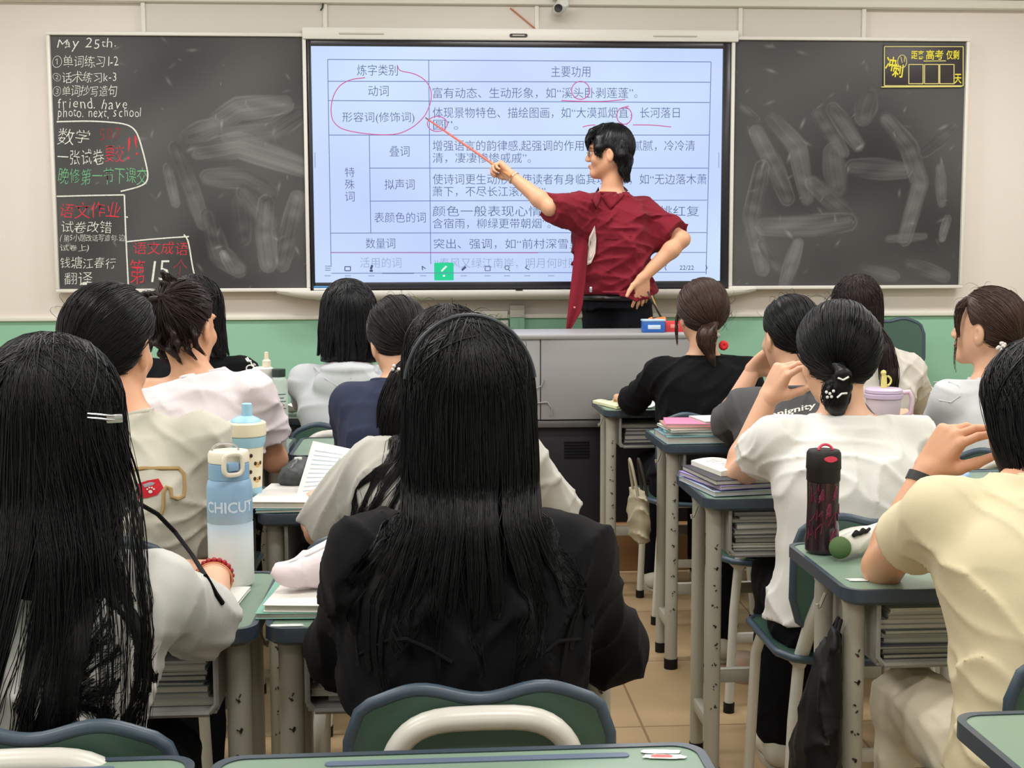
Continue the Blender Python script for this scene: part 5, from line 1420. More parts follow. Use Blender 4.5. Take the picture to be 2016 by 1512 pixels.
# ------------------------------------------------------------------ third row left: pinkish white shirt
def st_pink_white():
    h = Head(at(364, 636, 3.75), yaw=-24, pitch=2)
    p = Pose(h, (-.72, 3.74, .50), nb=at(392, 745, 3.70), hw=.152, drop=.05, er=at(541, 905, 3.80), wr=(-.62, 4.05, .79))
    t = person('person with short messy brown black hair and bare ear, in a pinkish white shirt', -.72, 3.74)
    d = flesh(p); rh, _ = simple_hand(p, 1); lh, _ = simple_hand(p, -1); body_mesh(t, d, M_skin2, .006, (rh, lh))
    g = tee(p, .016, .62, (.060, .070), .03, 51, .0035, 30)
    gm_ = link_mesh('shirt', g.mesh(.006), cloth('cloth_pink_white', (226, 216, 220), vary=.04, vscale=25), t, world=True); collar(p, g, gm_.data.materials[0], gm_); legs(t, p, PANTS)
    H = Hair(h, 4).cap(.008, line=-.004); T = (0, -.085, .06); H.combed(T, 650, .0012, jit=.005); H.free_ear(1, (.095, -.004, -.032), (.040, .030, .046))
    r = np.random.default_rng(3)
    for k in range(11):
        a = h.w(*(np.array([0, -.060, .066]) + r.normal(size=3) * .012)); v = r.normal(size=3) * .017; v[2] = abs(v[2])
        H.tail([a, a + v, a + v * 1.6 + r.normal(size=3) * .02 + UP * .01, a + v * .6 + r.normal(size=3) * .03], [.009, .011, .009, .003], 46, .0009, core=.6)
    for k in range(14):
        s0 = h.w(*(H.EC + nz(np.array([r.uniform(-.7, .9), -.7 + r.uniform(0, .3), r.uniform(-.6, .5)])) * (H.E + .008))); H.tail([s0, s0 + np.array([r.uniform(-.02, .03), -.012, -.03]), s0 + np.array([r.uniform(-.02, .04), -.006, -.06])], [.009, .008, .002], 26, .0009)
    H.wisps(20, .0006); H.build(t, M_dark_brown)

# ------------------------------------------------------------------ third row: navy shirt and ponytail
def st_navy():
    h = Head(at(784, 662, 3.75), yaw=16, pitch=16, roll=-6)
    p = Pose(h, (-.12, 3.74, .50), nb=at(788, 757, 3.68), hw=.140, drop=.05, el=at(700, 890, 3.85), slump=.03)
    t = person('person with a dark ponytail held by a pearl clip, in a navy shirt', -.12, 3.74)
    d = flesh(p); rh, _ = simple_hand(p, 1); lh, _ = simple_hand(p, -1); body_mesh(t, d, M_skin, .006, (rh, lh))
    g = tee(p, .014, .9, (.056, .060), .03, 61, .003, 26)
    gm_ = link_mesh('shirt', g.mesh(.006), cloth('cloth_navy', (52, 58, 80)), t, world=True); collar(p, g, gm_.data.materials[0], gm_); legs(t, p, PANTS)
    H = Hair(h, 6).cap(.004, line=.022); T = (.012, -.088, -.062); H.combed(T, 800, .0011); a = h.w(*T)
    H.tail(fall(a, [at(785, 745, 3.60), at(772, 800, 3.57), at(768, 850, 3.57), at(770, 890, 3.58)]), [.014, .03, .038, .034, .012], 420, .0010, core=.7, solid_to=4)
    H.wisps(14, .0005); H.build(t, mat('hair_plum_black', (21, 16, 20), .44, .32))
    m = MB(); r = np.random.default_rng(2)
    for k in range(11):
        c = at(773 + k * 2.9 + r.normal(), 729 + r.normal() * 3.5, 3.585); m.lathe([(.0055 * math.sin(x), -.0055 * math.cos(x)) for x in np.linspace(.05, 3.09, 7)], c=c, n=9)
    m.build('pearl_clip', mat('pearl', (214, 208, 202), .25, .6), t, world=True)

# ------------------------------------------------------------------ fourth row left: black shirt
def st_far_black():
    h = Head(at(386, 610, 4.65), yaw=-8)
    p = Pose(h, (-.90, 4.64, .50), hw=.160, drop=.055)
    t = person('person with straight shoulder length hair and black shirt, furthest left in the back row', -.90, 4.64)
    d = flesh(p); rh, _ = simple_hand(p, 1); lh, _ = simple_hand(p, -1); body_mesh(t, d, M_skin, .006, (rh, lh))
    g = tee(p, .018, .8, (.064, .070), .03, 71, .003, 24)
    sh = link_mesh('shirt', g.mesh(.007), JET, t, world=True); collar(p, g, sh.data.materials[0], sh); legs(t, p, PANTS)
    r = np.random.default_rng(1)
    on_cloth(g, [[(484 + k * 3, 706 + k * 3 - 5 * (k % 2)), (488 + k * 3, 712 + k * 3 - 4 * (k % 3))] for k in range(8)], cloth('thread_white', (226, 226, 226)), sh, 'embroidery', .003, 4.2, 5.0)
    H = Hair(h, 7).cap(.010, line=.03)
    st = [(h.w(0, -.01, 0), .095, .108), (h.w(0, -.012, -.08), .100, .102), (h.w(0, -.02, -.13), .108, .10), (h.w(.0, -.025, -.17), .122, .10)]
    H.curtain(st, 700, (-200, 25), .0014, 22, 26, .5, solid=.95, tip=.12, endvar=.2); H.build(t, M_soft_hair)

# ------------------------------------------------------------------ fourth row: grey hood and bob
def st_bob():
    h = Head(at(687, 621, 4.65), yaw=4, pitch=4)
    p = Pose(h, (-.31, 4.60, .50), nb=at(686, 722, 4.60), hw=.150, drop=.05, el=at(602, 792, 4.78), slump=.025)
    t = person('person with a blunt black bob, in a light grey hooded top', -.31, 4.60)
    d = flesh(p); rh, _ = simple_hand(p, 1); lh, _ = simple_hand(p, -1); body_mesh(t, d, M_skin, .006, (rh, lh))
    g = tee(p, .016, .95, (.058, .058), .03, 81, .004, 26)
    # the hood lies folded on the shoulders and upper back
    c = p.nb - UP * .055 - p.B[1] * .085
    g.ell(c - p.B[1] * .012, (.125, .05, .075), p.B, .015); g.ell(c + UP * .055, (.10, .06, .028), p.B, .012)
    m_ = cloth('cloth_hood_grey', (192, 196, 200), vary=.05, vscale=25)
    sh = link_mesh('hooded_top', g.mesh(.006), m_, t, world=True); collar(p, g, sh.data.materials[0], sh); legs(t, p, PANTS)
    on_cloth(g, [[(688, 683), (690, 710), (690, 745)], [(618, 722), (640, 745), (668, 762), (692, 768), (720, 762)], [(628, 700), (645, 706), (668, 702)]], m_, sh, 'seam', .0025, 4.2, 5.0)
    H = Hair(h, 9).cap(.014, line=.03)
    st = [(h.w(0, -.01, .01), .100, .110), (h.w(0, -.012, -.06), .106, .106), (h.w(0, -.014, -.11), .110, .104), (h.w(-.004, -.02, -.165), .112, .10)]
    H.curtain(st, 900, (-205, 25), .0014, 22, 22, .55, solid=.95, tip=.08, endvar=.16); H.build(t, mat('hair_blue_black', (9, 10, 16), .40, .35))

# ------------------------------------------------------------------ front row right: cream shirt and watch
def raised_hand(p, W, dv, nv, ts, curl, sp=4, **k):
    d = Sdf(); u = nz(p.wl - p.el); d.cone(W - u * .06, W, .0285, .0245, .012)
    tips = hand(d, W, dv, nv, ts, curl, sp, **k); return d, tips
def st_cream():
    h = Head(at(2049, 812, 2.17), yaw=12, pitch=14)
    p = Pose(h, (1.02, 1.98, .50), nb=at(2024, 958, 2.10), hw=.150, drop=.045, el=at(1738, 1116, 2.34), wl=at(1826, 925, 2.37), er=(1.30, 2.25, .80), slump=.03)
    t = person('person at the right edge in a cream shirt, raising a hand with a black watch', 1.02, 1.98)
    d = flesh(p); lh, _ = raised_hand(p, p.wl, (.38, -.38, .84), (-.855, -.32, .26), 1, ((38, 20, 10), (48, 24, 12), (60, 28, 14), (74, 32, 16)), 8, thumb=(.72, .50, -.50), tcurl=8)
    rh, _ = simple_hand(p, 1); body_mesh(t, d, M_skin2, .0045, (lh, rh))
    g = tee(p, .016, .52, (.062, .070), .05, 91, .004, 22)
    gm_ = link_mesh('shirt', g.mesh(.005), cloth('cloth_cream', (222, 210, 176), vary=.05, vscale=20), t, world=True); collar(p, g, gm_.data.materials[0], gm_)
    legs(t, p, CREAM_PANTS, calf_r=.07)
    u = nz(p.wl - p.el); q = p.wl - u * .022; a = nz(np.cross(u, (0, 1, 0))); c = np.cross(u, a)
    m = MB(); rows = []
    for k in range(25):
        an = 2 * math.pi * k / 24; rd = .0275; n_ = a * math.cos(an) + c * math.sin(an)
        rows.append([q - u * .009 + n_ * rd, q - u * .009 + n_ * (rd + .0035), q + u * .009 + n_ * (rd + .0035), q + u * .009 + n_ * rd, q - u * .009 + n_ * rd])
    m.grid(rows); w = m.build('wristwatch', mat('watch_black', (26, 27, 30), .45, .5), t, world=True, angle=50)
    an = math.radians(200); n_ = nz(-a * .75 - np.array([0, .7, 0])); n_ = nz(n_ - u * (n_ @ u)); s_ = np.cross(u, n_)
    M4 = Matrix([[*(s_[i], u[i], n_[i]), (q + n_ * .0325)[i]] for i in range(3)] + [[0, 0, 0, 1]])
    m = MB(); m.prism(rrect(.020, .036, .007), -.004, .005, M4, bevel=.001); m.build('watch_face', mat('watch_glass', (14, 15, 18), .12, .6), w, world=True)
    H = Hair(h, 10).cap(.014, line=.024)
    nb = p.nb
    st = [(h.w(0, -.01, .01), .098, .11), (h.w(0, -.012, -.05), .098, .108), (h.w(0, -.016, -.095), .090, .100), (h.w(.01, -.03, -.13), .070, .075)]
    H.curtain(st, 1500, (-200, 25), .0009, 24, 30, .6, solid=.95, tip=.15, endvar=.25, wav=.002)
    H.wisps(8, .0004, size=.015); H.build(t, M_black_hair)

# ------------------------------------------------------------------ second row right: white shirt, bun with beads
def st_white():
    h = Head(at(1648, 694, 3.07), yaw=6, pitch=6)
    p = Pose(h, (.97, 2.94, .50), nb=at(1662, 826, 3.00), hw=.158, drop=.045, el=at(1448, 945, 3.28), wl=at(1512, 782, 3.30), er=at(1850, 1030, 3.2), slump=.03)
    t = person('person in a white shirt, black bun with white beads, elbow on the purple books', .97, 2.94)
    d = flesh(p); lh, _ = raised_hand(p, p.wl, (.34, -.36, .86), (-.86, -.30, .25), 1, ((30, 26, 14), (44, 30, 16), (60, 38, 18), (74, 46, 20)), 8, thumb=(.66, .56, -.50), tcurl=8)
    rh, _ = simple_hand(p, 1); body_mesh(t, d, M_skin, .0045, (lh, rh))
    g = tee(p, .016, .40, (.062, .068), .03, 101, .0035, 22)
    gm_ = link_mesh('shirt', g.mesh(.0055), cloth('cloth_white', (226, 226, 222)), t, world=True); collar(p, g, gm_.data.materials[0], gm_); legs(t, p, PANTS, spread=.055)
    H = Hair(h, 11).cap(.014, line=.020); T = (-.042, -.094, -.060); H.combed(T, 1300, .0011)
    a = h.w(*T); r = np.random.default_rng(8)
    H.tail([a, at(1646, 770, 2.955), at(1646, 792, 2.955), at(1648, 812, 2.965)], [.026, .031, .030, .018], 240, .0010, core=.9)
    for k in range(4):
        x = r.uniform(-.016, .016); H.tail([a + np.array([-x, -.015, .03]), a + np.array([x * .6, -.036, .01]), a + np.array([x, -.032, -.02]), a + np.array([x * .4, -.030, -.05])], [.009, .011, .011, .005], 60, .0009)
    H.wisps(22, .0005, where=(-.1, .1, 1)); H.build(t, M_black_hair)
    m = MB()
    for x, y in ((1627, 772), (1634, 775), (1629, 782), (1637, 781), (1641, 770)): m.lathe([(.0036 * math.sin(v), -.0036 * math.cos(v)) for v in np.linspace(.05, 3.09, 7)], c=at(x, y, 2.912), n=9)
    m.build('hair_beads', mat('bead_white', (236, 234, 230), .3, .5), t, world=True)
    m = MB()
    for pts in (((1650, 744), (1660, 748), (1671, 742)), ((1648, 783), (1657, 775), (1668, 774))): m.tube([at(x, y, 2.912) for x, y in pts], .0024, n=6)
    m.build('hair_clip', mat('clip_white', (230, 230, 226), .3, .5), t, world=True)

# ------------------------------------------------------------------ third row right: dark grey shirt
def st_dark_grey():
    h = Head(at(1556, 654, 3.94), yaw=14, pitch=4)
    p = Pose(h, (1.06, 3.86, .50), nb=at(1566, 770, 3.88), hw=.150, drop=.045, el=at(1421, 846, 4.13), wl=at(1482, 730, 4.14), er=at(1700, 850, 4.1))
    t = person('person in a dark grey shirt with white lettering, resting the chin on a hand', 1.06, 3.86)
    d = flesh(p); lh, _ = raised_hand(p, p.wl, (.55, -.35, .55), (-.45, -.2, -.85), 1, ((25, 20, 10), (25, 20, 10), (25, 22, 12), (28, 24, 14)), 5, thumb=(.4, .4, .7), tcurl=8)
    rh, _ = simple_hand(p, 1); body_mesh(t, d, M_skin, .005, (lh, rh))
    g = tee(p, .015, .74, (.058, .064), .03, 111, .003, 24)
    sh = link_mesh('shirt', g.mesh(.006), cloth('cloth_dark_grey', (84, 84, 86)), t, world=True); collar(p, g, sh.data.materials[0], sh); legs(t, p, PANTS)
    letters_on_cloth(g, 'Benignity', 1501, 826, 1606, 802, 15, cloth('print_white', (232, 226, 220)), sh, 'lettering', 3.5, 4.3, .02)
    H = Hair(h, 12).cap(.004, line=.020); T = (0, -.09, -.06); H.combed(T, 700, .0012); H.free_ear(-1); H.tail([h.w(*T), h.w(.02, -.115, -.10), h.w(.03, -.11, -.17), h.w(.03, -.1, -.24)], [.018, .022, .02, .006], 160, .0010)
    H.wisps(12, .0006); H.build(t, M_black_hair)

# ------------------------------------------------------------------ third row far right: brown ponytail, looking left
def st_brown_right():
    h = Head(at(1944, 640, 3.95), yaw=45, pitch=-2)
    p = Pose(h, (1.70, 3.84, .50), yaw=22, nb=at(1952, 752, 3.92), hw=.155, drop=.05, el=at(1838, 880, 4.08), wl=(1.62, 4.30, .79))
    t = person('person looking left, brown hair in a pearl scrunchie, pale grey white shirt', 1.70, 3.84)
    d = flesh(p); rh, _ = simple_hand(p, 1); lh, _ = simple_hand(p, -1); b = body_mesh(t, d, M_skin, .004, (rh, lh)); face_bits(t, h, b)
    g = tee(p, .018, .7, (.066, .074), .03, 121, .0045, 22)
    m_ = cloth('cloth_grey_white', (206, 209, 211), vary=.04, vscale=25)
    sh = link_mesh('shirt', g.mesh(.006), m_, t, world=True); collar(p, g, sh.data.materials[0], sh); legs(t, p, PANTS)
    on_cloth(g, [[(1838, 752), (1868, 752), (1888, 760), (1890, 780), (1872, 792), (1850, 788), (1832, 772)]], m_, sh, 'seam', .0018, 3.4, 4.4)
    H = Hair(h, 13).cap(.008, line=.018, n=(0, .9, -.42)); T = (.0, -.10, -.045); H.combed(T, 1000, .0011); H.free_ear(-1); a = h.w(*T)
    H.tail(fall(a, [at(1978, 705, 3.86), at(1966, 745, 3.80), at(1958, 790, 3.76), at(1962, 830, 3.76)]), [.016, .026, .03, .026, .008], 320, .0010, wave=.008, solid_to=3)
    H.tail([h.w(-.072, .06, .0), h.w(-.080, .066, -.06), h.w(-.081, .064, -.11), h.w(-.079, .06, -.15)], [.003, .0025, .002, .001], 10, .0006, solid_to=2)
    # a fringe lying forward over the temple
    H.tail([h.w(-.055, .05, .085), h.w(-.072, .065, .05), h.w(-.076, .066, .0), h.w(-.076, .058, -.04)], [.013, .012, .008, .002], 90, .0009, solid_to=2)
    H.wisps(14, .0006); H.build(t, M_brown_hair)
    m = MB(); r = np.random.default_rng(5)
    for k in range(18):
        c = at(1980 + r.normal() * 8, 684 + r.normal() * 6, 3.815 + r.normal() * .008); m.lathe([(.0058 * math.sin(x), -.0058 * math.cos(x)) for x in np.linspace(.05, 3.09, 7)], c=c, n=9)
    m.build('pearl_scrunchie', mat('pearl', (214, 208, 202), .25, .6), t, world=True)

# ------------------------------------------------------------------ fourth row right
def st_sweater():
    h = Head(at(1382, 612, 4.85), yaw=10, pitch=2)
    p = Pose(h, (1.0, 4.78, .50), nb=at(1384, 706, 4.82), hw=.168, drop=.055, el=at(1246, 792, 4.97), wl=at(1232, 784, 5.16), er=at(1490, 800, 4.98))
    t = person('person with brown hair in a low knot, in a black sweater before the lectern', 1.0, 4.78)
    d = flesh(p); rh, _ = simple_hand(p, 1); lh, _ = simple_hand(p, -1); body_mesh(t, d, M_skin, .005, (rh, lh))
    g = tee(p, .018, 1.0, (.058, .054), .03, 131, .004, 24)
    for E, W in ((p.el, p.wl), (p.er, p.wr)): g.cone(E, W - (W - E) * .12, .052, .040, .04)
    gm_ = link_mesh('sweater', g.mesh(.006), JET, t, world=True); collar(p, g, gm_.data.materials[0], gm_); legs(t, p, PANTS)
    H = Hair(h, 14).cap(.012, line=.024); T = (.012, -.098, -.060); H.combed(T, 900, .0012); a = h.w(*T)
    H.tail([a + UP * .01, at(1390, 660, 4.725), at(1391, 676, 4.725), at(1400, 700, 4.72), at(1406, 722, 4.72)], [.03, .036, .032, .018, .004], 220, .0011)
    H.tail([h.w(-.085, .03, .0), h.w(-.092, .028, -.06), h.w(-.09, .025, -.13)], [.006, .006, .002], 40, .0009)
    H.wisps(20, .0006, where=(.8, -.3, -.4)); H.build(t, M_brown_hair)
    m = MB(); c = at(1424, 680, 4.76)
    for k in range(9):
        an = k * .7; m.lathe([(.010 * math.sin(x), -.010 * math.cos(x)) for x in np.linspace(.05, 3.09, 7)], c=c + np.array([.009 * math.cos(an), -.004, .009 * math.sin(an)]), n=9)
    m.build('hair_bobble', mat('bobble_red', (222, 44, 50), .6, .3), t, world=True)
def st_hooded():
    h = Head(at(1687, 604, 4.85), yaw=-20)
    p = Pose(h, (1.62, 4.78, .50), nb=at(1705, 704, 4.80), yaw=-10, hw=.155, drop=.05, er=at(1816, 800, 4.95))
    t = person('person with dark brown hair in a pale hooded jacket, beyond the black bun', 1.62, 4.78)
    d = flesh(p); rh, _ = simple_hand(p, 1); lh, _ = simple_hand(p, -1); body_mesh(t, d, M_skin, .006, (rh, lh))
    g = tee(p, .018, .95, (.060, .062), .03, 141, .003, 26)
    c = p.nb - UP * .02 - p.B[1] * .07
    g.ell(c - UP * .02, (.125, .055, .075), p.B, .03); g.ell(p.nb + p.B[0] * .075 + UP * .0, (.04, .08, .04), p.B, .03)
    gm_ = link_mesh('hooded_jacket', g.mesh(.006), cloth('cloth_pale_jacket', (214, 208, 200), vary=.05, vscale=25), t, world=True); collar(p, g, gm_.data.materials[0], gm_); legs(t, p, PANTS)
    H = Hair(h, 15).cap(.010, line=.024)
    st = [(h.w(0, -.01, 0), .095, .108), (h.w(0, -.012, -.07), .094, .10), (h.w(.01, .0, -.12), .085, .09), (h.w(.03, .03, -.18), .085, .09), (h.w(.04, .05, -.25), .08, .09)]
    H.curtain(st, 700, (-200, 40), .0013, 24, 20, .7, solid=.7, tip=.2, endvar=.3)
    H.tail([at(1728, 640, 4.74), at(1742, 690, 4.68), at(1752, 735, 4.66), at(1750, 780, 4.66), at(1744, 815, 4.68)], [.03, .034, .034, .028, .01], 220, .0012, solid_to=4); H.build(t, M_dark_brown)
for f in (st_long_hair, st_headband, st_dog_bowl, st_hidden, st_pink_white, st_navy, st_far_black, st_bob, st_cream, st_white, st_dark_grey, st_brown_right, st_sweater, st_hooded): f()
# ------------------------------------------------------------------ the standing person pointing at the display
def st_teacher():
    TY = 6.12
    h = Head(at(1199, 296, TY), yaw=80, pitch=3)
    pel = at(1216, 597, 6.15)
    p = Pose(h, pel, yaw=142, nb=at(1204, 384, 6.13), hw=.155, drop=.045, slump=-.02, el=at(1343, 471, 6.0), er=at(1083, 409, 5.97), wl=at(1266, 546, 5.975), wr=at(1008, 347, 6.06))
    p.sl = at(1262, 412, 6.17); p.sr = at(1140, 406, 6.05)
    t = person('standing person in a dark red shirt pointing a stick at the bright display', pel[0], pel[1], .2)
    d = flesh(p)
    # right hand closed round the stick
    u = nz(p.wr - p.er); rh = Sdf(); rh.cone(p.wr - u * .05, p.wr, .0285, .0242, .01)
    hand(rh, p.wr, nz(at(984, 326, 6.10) - p.wr), (.35, .55, .75), 1, ((62, 70, 40), (70, 72, 40), (74, 74, 40), (78, 76, 40)), 3, thumb=(.85, .35, -.3), tcurl=14)
    # left hand on the hip
    u = nz(p.wl - p.el); lh = Sdf(); lh.cone(p.wl - u * .05, p.wl, .0285, .0245, .01)
    hand(lh, p.wl, (-.05, .10, -.95), (.25, -.95, -.05), 1, ((12, 16, 8), (14, 18, 10), (16, 20, 10), (20, 22, 12)), 4, thumb=(.55, .70, .30), tcurl=10)
    b = body_mesh(t, d, M_skin2, .005, (rh, lh)); face_bits(t, h, b)
    # shirt
    g = Sdf()
    prof = [(.10, .172, .125), (.18, .176, .128), (.32, .178, .126), (.50, .184, .128), (.66, .186, .124), (.80, .178, .108), (.88, .150, .088), (.93, .108, .074), (.97, .078, .066)]
    p.torso(g, .008, prof, .04); p.shoulders(g, .052, .04, .006)
    ul, ur = p.el - p.sl, p.er - p.sr
    sleeve(g, p.sl, p.sl + ul * .86, .068, .066, .04); sleeve(g, p.sr, p.sr + ur * 1.02, .072, .074, .045)
    g.cone(at(1238, 468, 6.14), at(1300, 476, 6.07), .075, .050, .06); g.cone(at(1150, 446, 6.06), at(1104, 420, 6.0), .06, .058, .05)
    for S, u_, f, r in ((p.sl, ul, .87, .076), (p.sr, ur, 1.04, .083)):                    # rolled cuffs
        sleeve(g, S + u_ * (f - .20), S + u_ * f, r, r, .004, hollow=0)
    nb2, nd = neck_axis(p, .010); g.cone(p.nb - UP * .03, nb2 + nd * .02, .080, .066, .035)
    g.pr.append((lambda P: (P - nb2) @ nd, p.nb, 1e9, .004, 'i'))
    c1, c2, w1 = creases(23, .012, .12, [(.6, .2, .8), (.9, 0, -.4), (1, .3, .1)], 4), creases(29, .004, .07), waves(8, .004, 16)
    g.disp = lambda P: c1(P) + c2(P) + w1(P)
    M_red = cloth('cloth_wine', (120, 29, 43), vary=.06, vscale=20); M_redd = cloth('cloth_wine_dark', (104, 26, 38))
    sh = link_mesh('shirt', g.mesh(.0055), M_red, t, world=True)
    collar(p, g, M_red, sh, .008, 'collar_stand', .012); Yr = (5.4, 6.3)
    # collar flaps, opening, pocket seam
    def flap(pts, name, lift):
        m = MB(); o = np.array(pts, float); rows = []
        for f in np.linspace(0, 1, 6):
            a = o[0] + (o[1] - o[0]) * f; b_ = o[3] + (o[2] - o[3]) * f
            rows.append([hit(g, *(a + (b_ - a) * k), *Yr, lift + .006 * (1 - abs(2 * k - 1))) for k in np.linspace(0, 1, 6)])
        m.grid(rows); o_ = m.build(name, M_red, sh, world=True); md = o_.modifiers.new('thickness', 'SOLIDIFY'); md.thickness = .003
    flap([(1184, 386), (1224, 362), (1236, 376), (1202, 412)], 'collar', .008); flap([(1183, 386), (1178, 368), (1166, 392), (1174, 412)], 'collar', .008)
    on_cloth(g, [[(1180, 398), (1177, 420), (1172, 445)], [(1172, 442), (1176, 470), (1174, 500), (1160, 523)], [(1172, 442), (1163, 470), (1159, 500), (1159, 522)], [(1190, 470), (1215, 471), (1243, 469)], [(1190, 466), (1243, 465)]], M_redd, sh, 'seam', .0022, *Yr)
    patch_on_cloth(g, [(1171, 444), (1174, 470), (1172, 498), (1164, 518), (1156, 522), (1156, 500), (1160, 466)], cloth('cloth_inner_white', (226, 214, 206)), sh, 'inner_shirt', *Yr, lift=.007)
    # loose front panel hanging down over the hip
    lft = [(1136, 455), (1130, 500), (1124, 560), (1119, 605), (1113, 656)]; rgt = [(1160, 456), (1156, 505), (1153, 550), (1146, 610), (1119, 657)]
    rows = []; tt = np.linspace(0, 4, 18); L = np.array(lft, float); R_ = np.array(rgt, float)
    for q in tt:
        a = np.array([np.interp(q, range(5), L[:, i]) for i in range(2)]); c = np.array([np.interp(q, range(5), R_[:, i]) for i in range(2)])
        rows.append([at(*(a + (c - a) * k), 6.035 - .022 * q + .02 * k + .006 * math.sin(k * 7 + q)) for k in np.linspace(0, 1, 9)])
    m = MB(); m.grid(rows); o_ = m.build('front_panel', M_red, sh, world=True); md = o_.modifiers.new('thickness', 'SOLIDIFY'); md.thickness = .004
    m = MB(); m.lathe([(0, -.002), (.005, -.002), (.005, .002), (0, .002)], c=at(1131, 605, 5.966), n=12, M=Matrix.Rotation(math.radians(90), 4, 'X')); m.build('button', mat('button_pink', (206, 130, 130), .4, .5), sh, world=True)
    # side and back tail of the shirt, tucked up at the waist
    bt = Sdf(); p.torso(bt, .016, [(-.04, .176, .122), (.06, .180, .128), (.16, .18, .13)], .03); c3 = creases(33, .008, .05, [(.2, 0, 1), (.6, 0, .8)]); bt.disp = c3
    bt.pr.append((lambda P: (pel[2] + .035) + (P[:, 0] - pel[0]) * -.25 - P[:, 2], pel, 1e9, .006, 'i')); link_mesh('shirt_tail', bt.mesh(.006), M_red, sh, world=True)
    # trousers, belt, shoes
    tr = Sdf(); R, F, U = p.B; fl = .2
    p.torso(tr, .002, [(-.22, .16, .12), (-.10, .174, .126), (.0, .17, .122), (.07, .158, .115)], .03)
    for x in (-1, 1):
        hip = pel + R * x * .085 - U * .06; kn = np.array([*(pel + R * x * .11 + F * .02)[:2], fl + .50]); an = np.array([*(pel + R * x * .12)[:2], fl + .09])
        tr.cone(hip, kn, .094, .082, .05); tr.cone(kn, an, .082, .085, .03)
        s_ = Sdf(); a = an.copy(); a[2] = fl + .045; s_.cone(a - F * .05, a + F * .15, .042, .036, .03); s_.cone(a, an, .045, .05, .03); s_.plane((a[0], a[1], fl + .004), (0, 0, -1))
        link_mesh('shoe', s_.mesh(.007), mat('shoe_black', (26, 25, 27), .5, .4), t, world=True)
    c4 = creases(41, .006, .07); tr.disp = c4
    link_mesh('trousers', tr.mesh(.007), PANTS, t, world=True)
    m = MB(); bz = pel + (p.nb - pel) * .055; pts = []
    for k in range(36):
        a = 2 * math.pi * k / 36; x, y = math.cos(a), math.sin(a); q = (abs(x) ** 2.4 + abs(y) ** 2.4) ** (1 / 2.4); pts.append(bz + R * x / q * .168 + F * y / q * .124)
    m.tube(pts, .015, n=8, closed=True); m.build('belt', mat('belt_black', (20, 18, 20), .35, .5), t, world=True)
    m = MB(); m.box(at(1163, 570, 5.99), (.012, .02, .026), bevel=.003); m.build('belt_buckle', mat('clip_silver', (196, 198, 202)), t, world=True)
    # hair: short on top, fringe over the brow, longer at the nape, ear free
    H = Hair(h, 31).cap(.012, line=.034, n=(0, .84, -.54), low=-.085)
    H.combed((.01, -.03, .108), 700, .0012); H.free_ear(-1, (.090, .008, -.030))
    r = np.random.default_rng(6)
    for k in range(14):
        x = -.068 + .012 * k
        H.tail([h.w(x * .5, .02, .118), h.w(x * .9, .075, .088), h.w(x * 1.05, .098, .045 - .0 * k), h.w(x * 1.1, .096, .004 + r.uniform(-.006, .012))], [.012, .014, .011, .003], 44, .0010, solid_to=3)
    for k in range(4): H.tail([h.w(-.07, .03 + .008 * k, .06), h.w(-.083, .034 + .008 * k, .01), h.w(-.080, .036 + .008 * k, -.045 + .006 * k)], [.012, .011, .003], 40, .0009, solid_to=2)
    for k in range(16):
        a = -.066 + .0088 * k; y = -.085 + 6 * a * a
        H.tail([h.w(a, y - .008, .0), h.w(a * 1.0, y - .004, -.06), h.w(a * 1.05, y + .006, -.105), h.w(a * 1.1, y - .004, -.145 + r.uniform(-.012, .01))], [.018, .020, .016, .003], 60, .0010, solid_to=3)
    for k in range(5): H.tail([h.w(-.078, -.035 - .01 * k, .03), h.w(-.088, -.04 - .01 * k, -.03), h.w(-.075, -.045 - .01 * k, -.09)], [.012, .012, .004], 44, .0010, solid_to=2)
    H.wisps(16, .0006, size=.025); H.build(t, mat('hair_blue_black', (9, 10, 16)), .005)
    # glasses
    m = MB(); gl = []
    for x in (-1, 1):
        m.tube([h.w(x * .033 + .021 * math.cos(a), .101 - .012 * abs(x * .033 + .021 * math.cos(a)) / .05, -.010 + .017 * math.sin(a)) for a in np.linspace(0, 6.283, 20)[:-1]], .0013, n=6, closed=True)
        m.tube([h.w(x * .054, .088, -.004), h.w(x * .074, .05, -.002), h.w(x * .079, .0, -.002), h.w(x * .08, -.02, -.012)], .0014, n=6)
    m.tube([h.w(-.012, .102, -.006), h.w(0, .105, -.004), h.w(.012, .102, -.006)], .0013, n=6); m.build('glasses', mat('frame_dark', (50, 44, 44), .3, .6), t, world=True)
    u = nz(p.wr - p.er); q = p.wr - u * .012; a = nz(np.cross(u, UP)); c = np.cross(u, a); m = MB()
    m.tube([q + (a * math.cos(x) + c * math.sin(x)) * .0285 for x in np.linspace(0, 6.283, 24)[:-1]], .0042, n=8, closed=True); m.build('bracelet', mat('band_beige', (206, 188, 170), .4, .5), t, world=True)
    # the pointer
    a, b_ = at(1006, 345, 6.04), at(838, 232, 6.60)
    a = p.wr + nz(at(984, 326, 6.10) - p.wr) * .075 - np.array([.35, .55, .75]) * .018 * .8
    k = nz(b_ - a); s0 = a - k * .09
    st = thing('pointer_stick', 'long thin orange pink pointer stick held out towards the display', 'stick', s0)
    m = MB(); m.tube([s0, s0 + k * .17], .0075, n=10); m.build('handle', mat('stick_wood', (206, 140, 84), .5, .4), st, world=True)
    m = MB(); m.tube([s0 + k * .17, b_ - k * .03], [.0062, .0046], n=10); m.build('shaft', mat('stick_orange', (222, 120, 104), .45, .4), st, world=True)
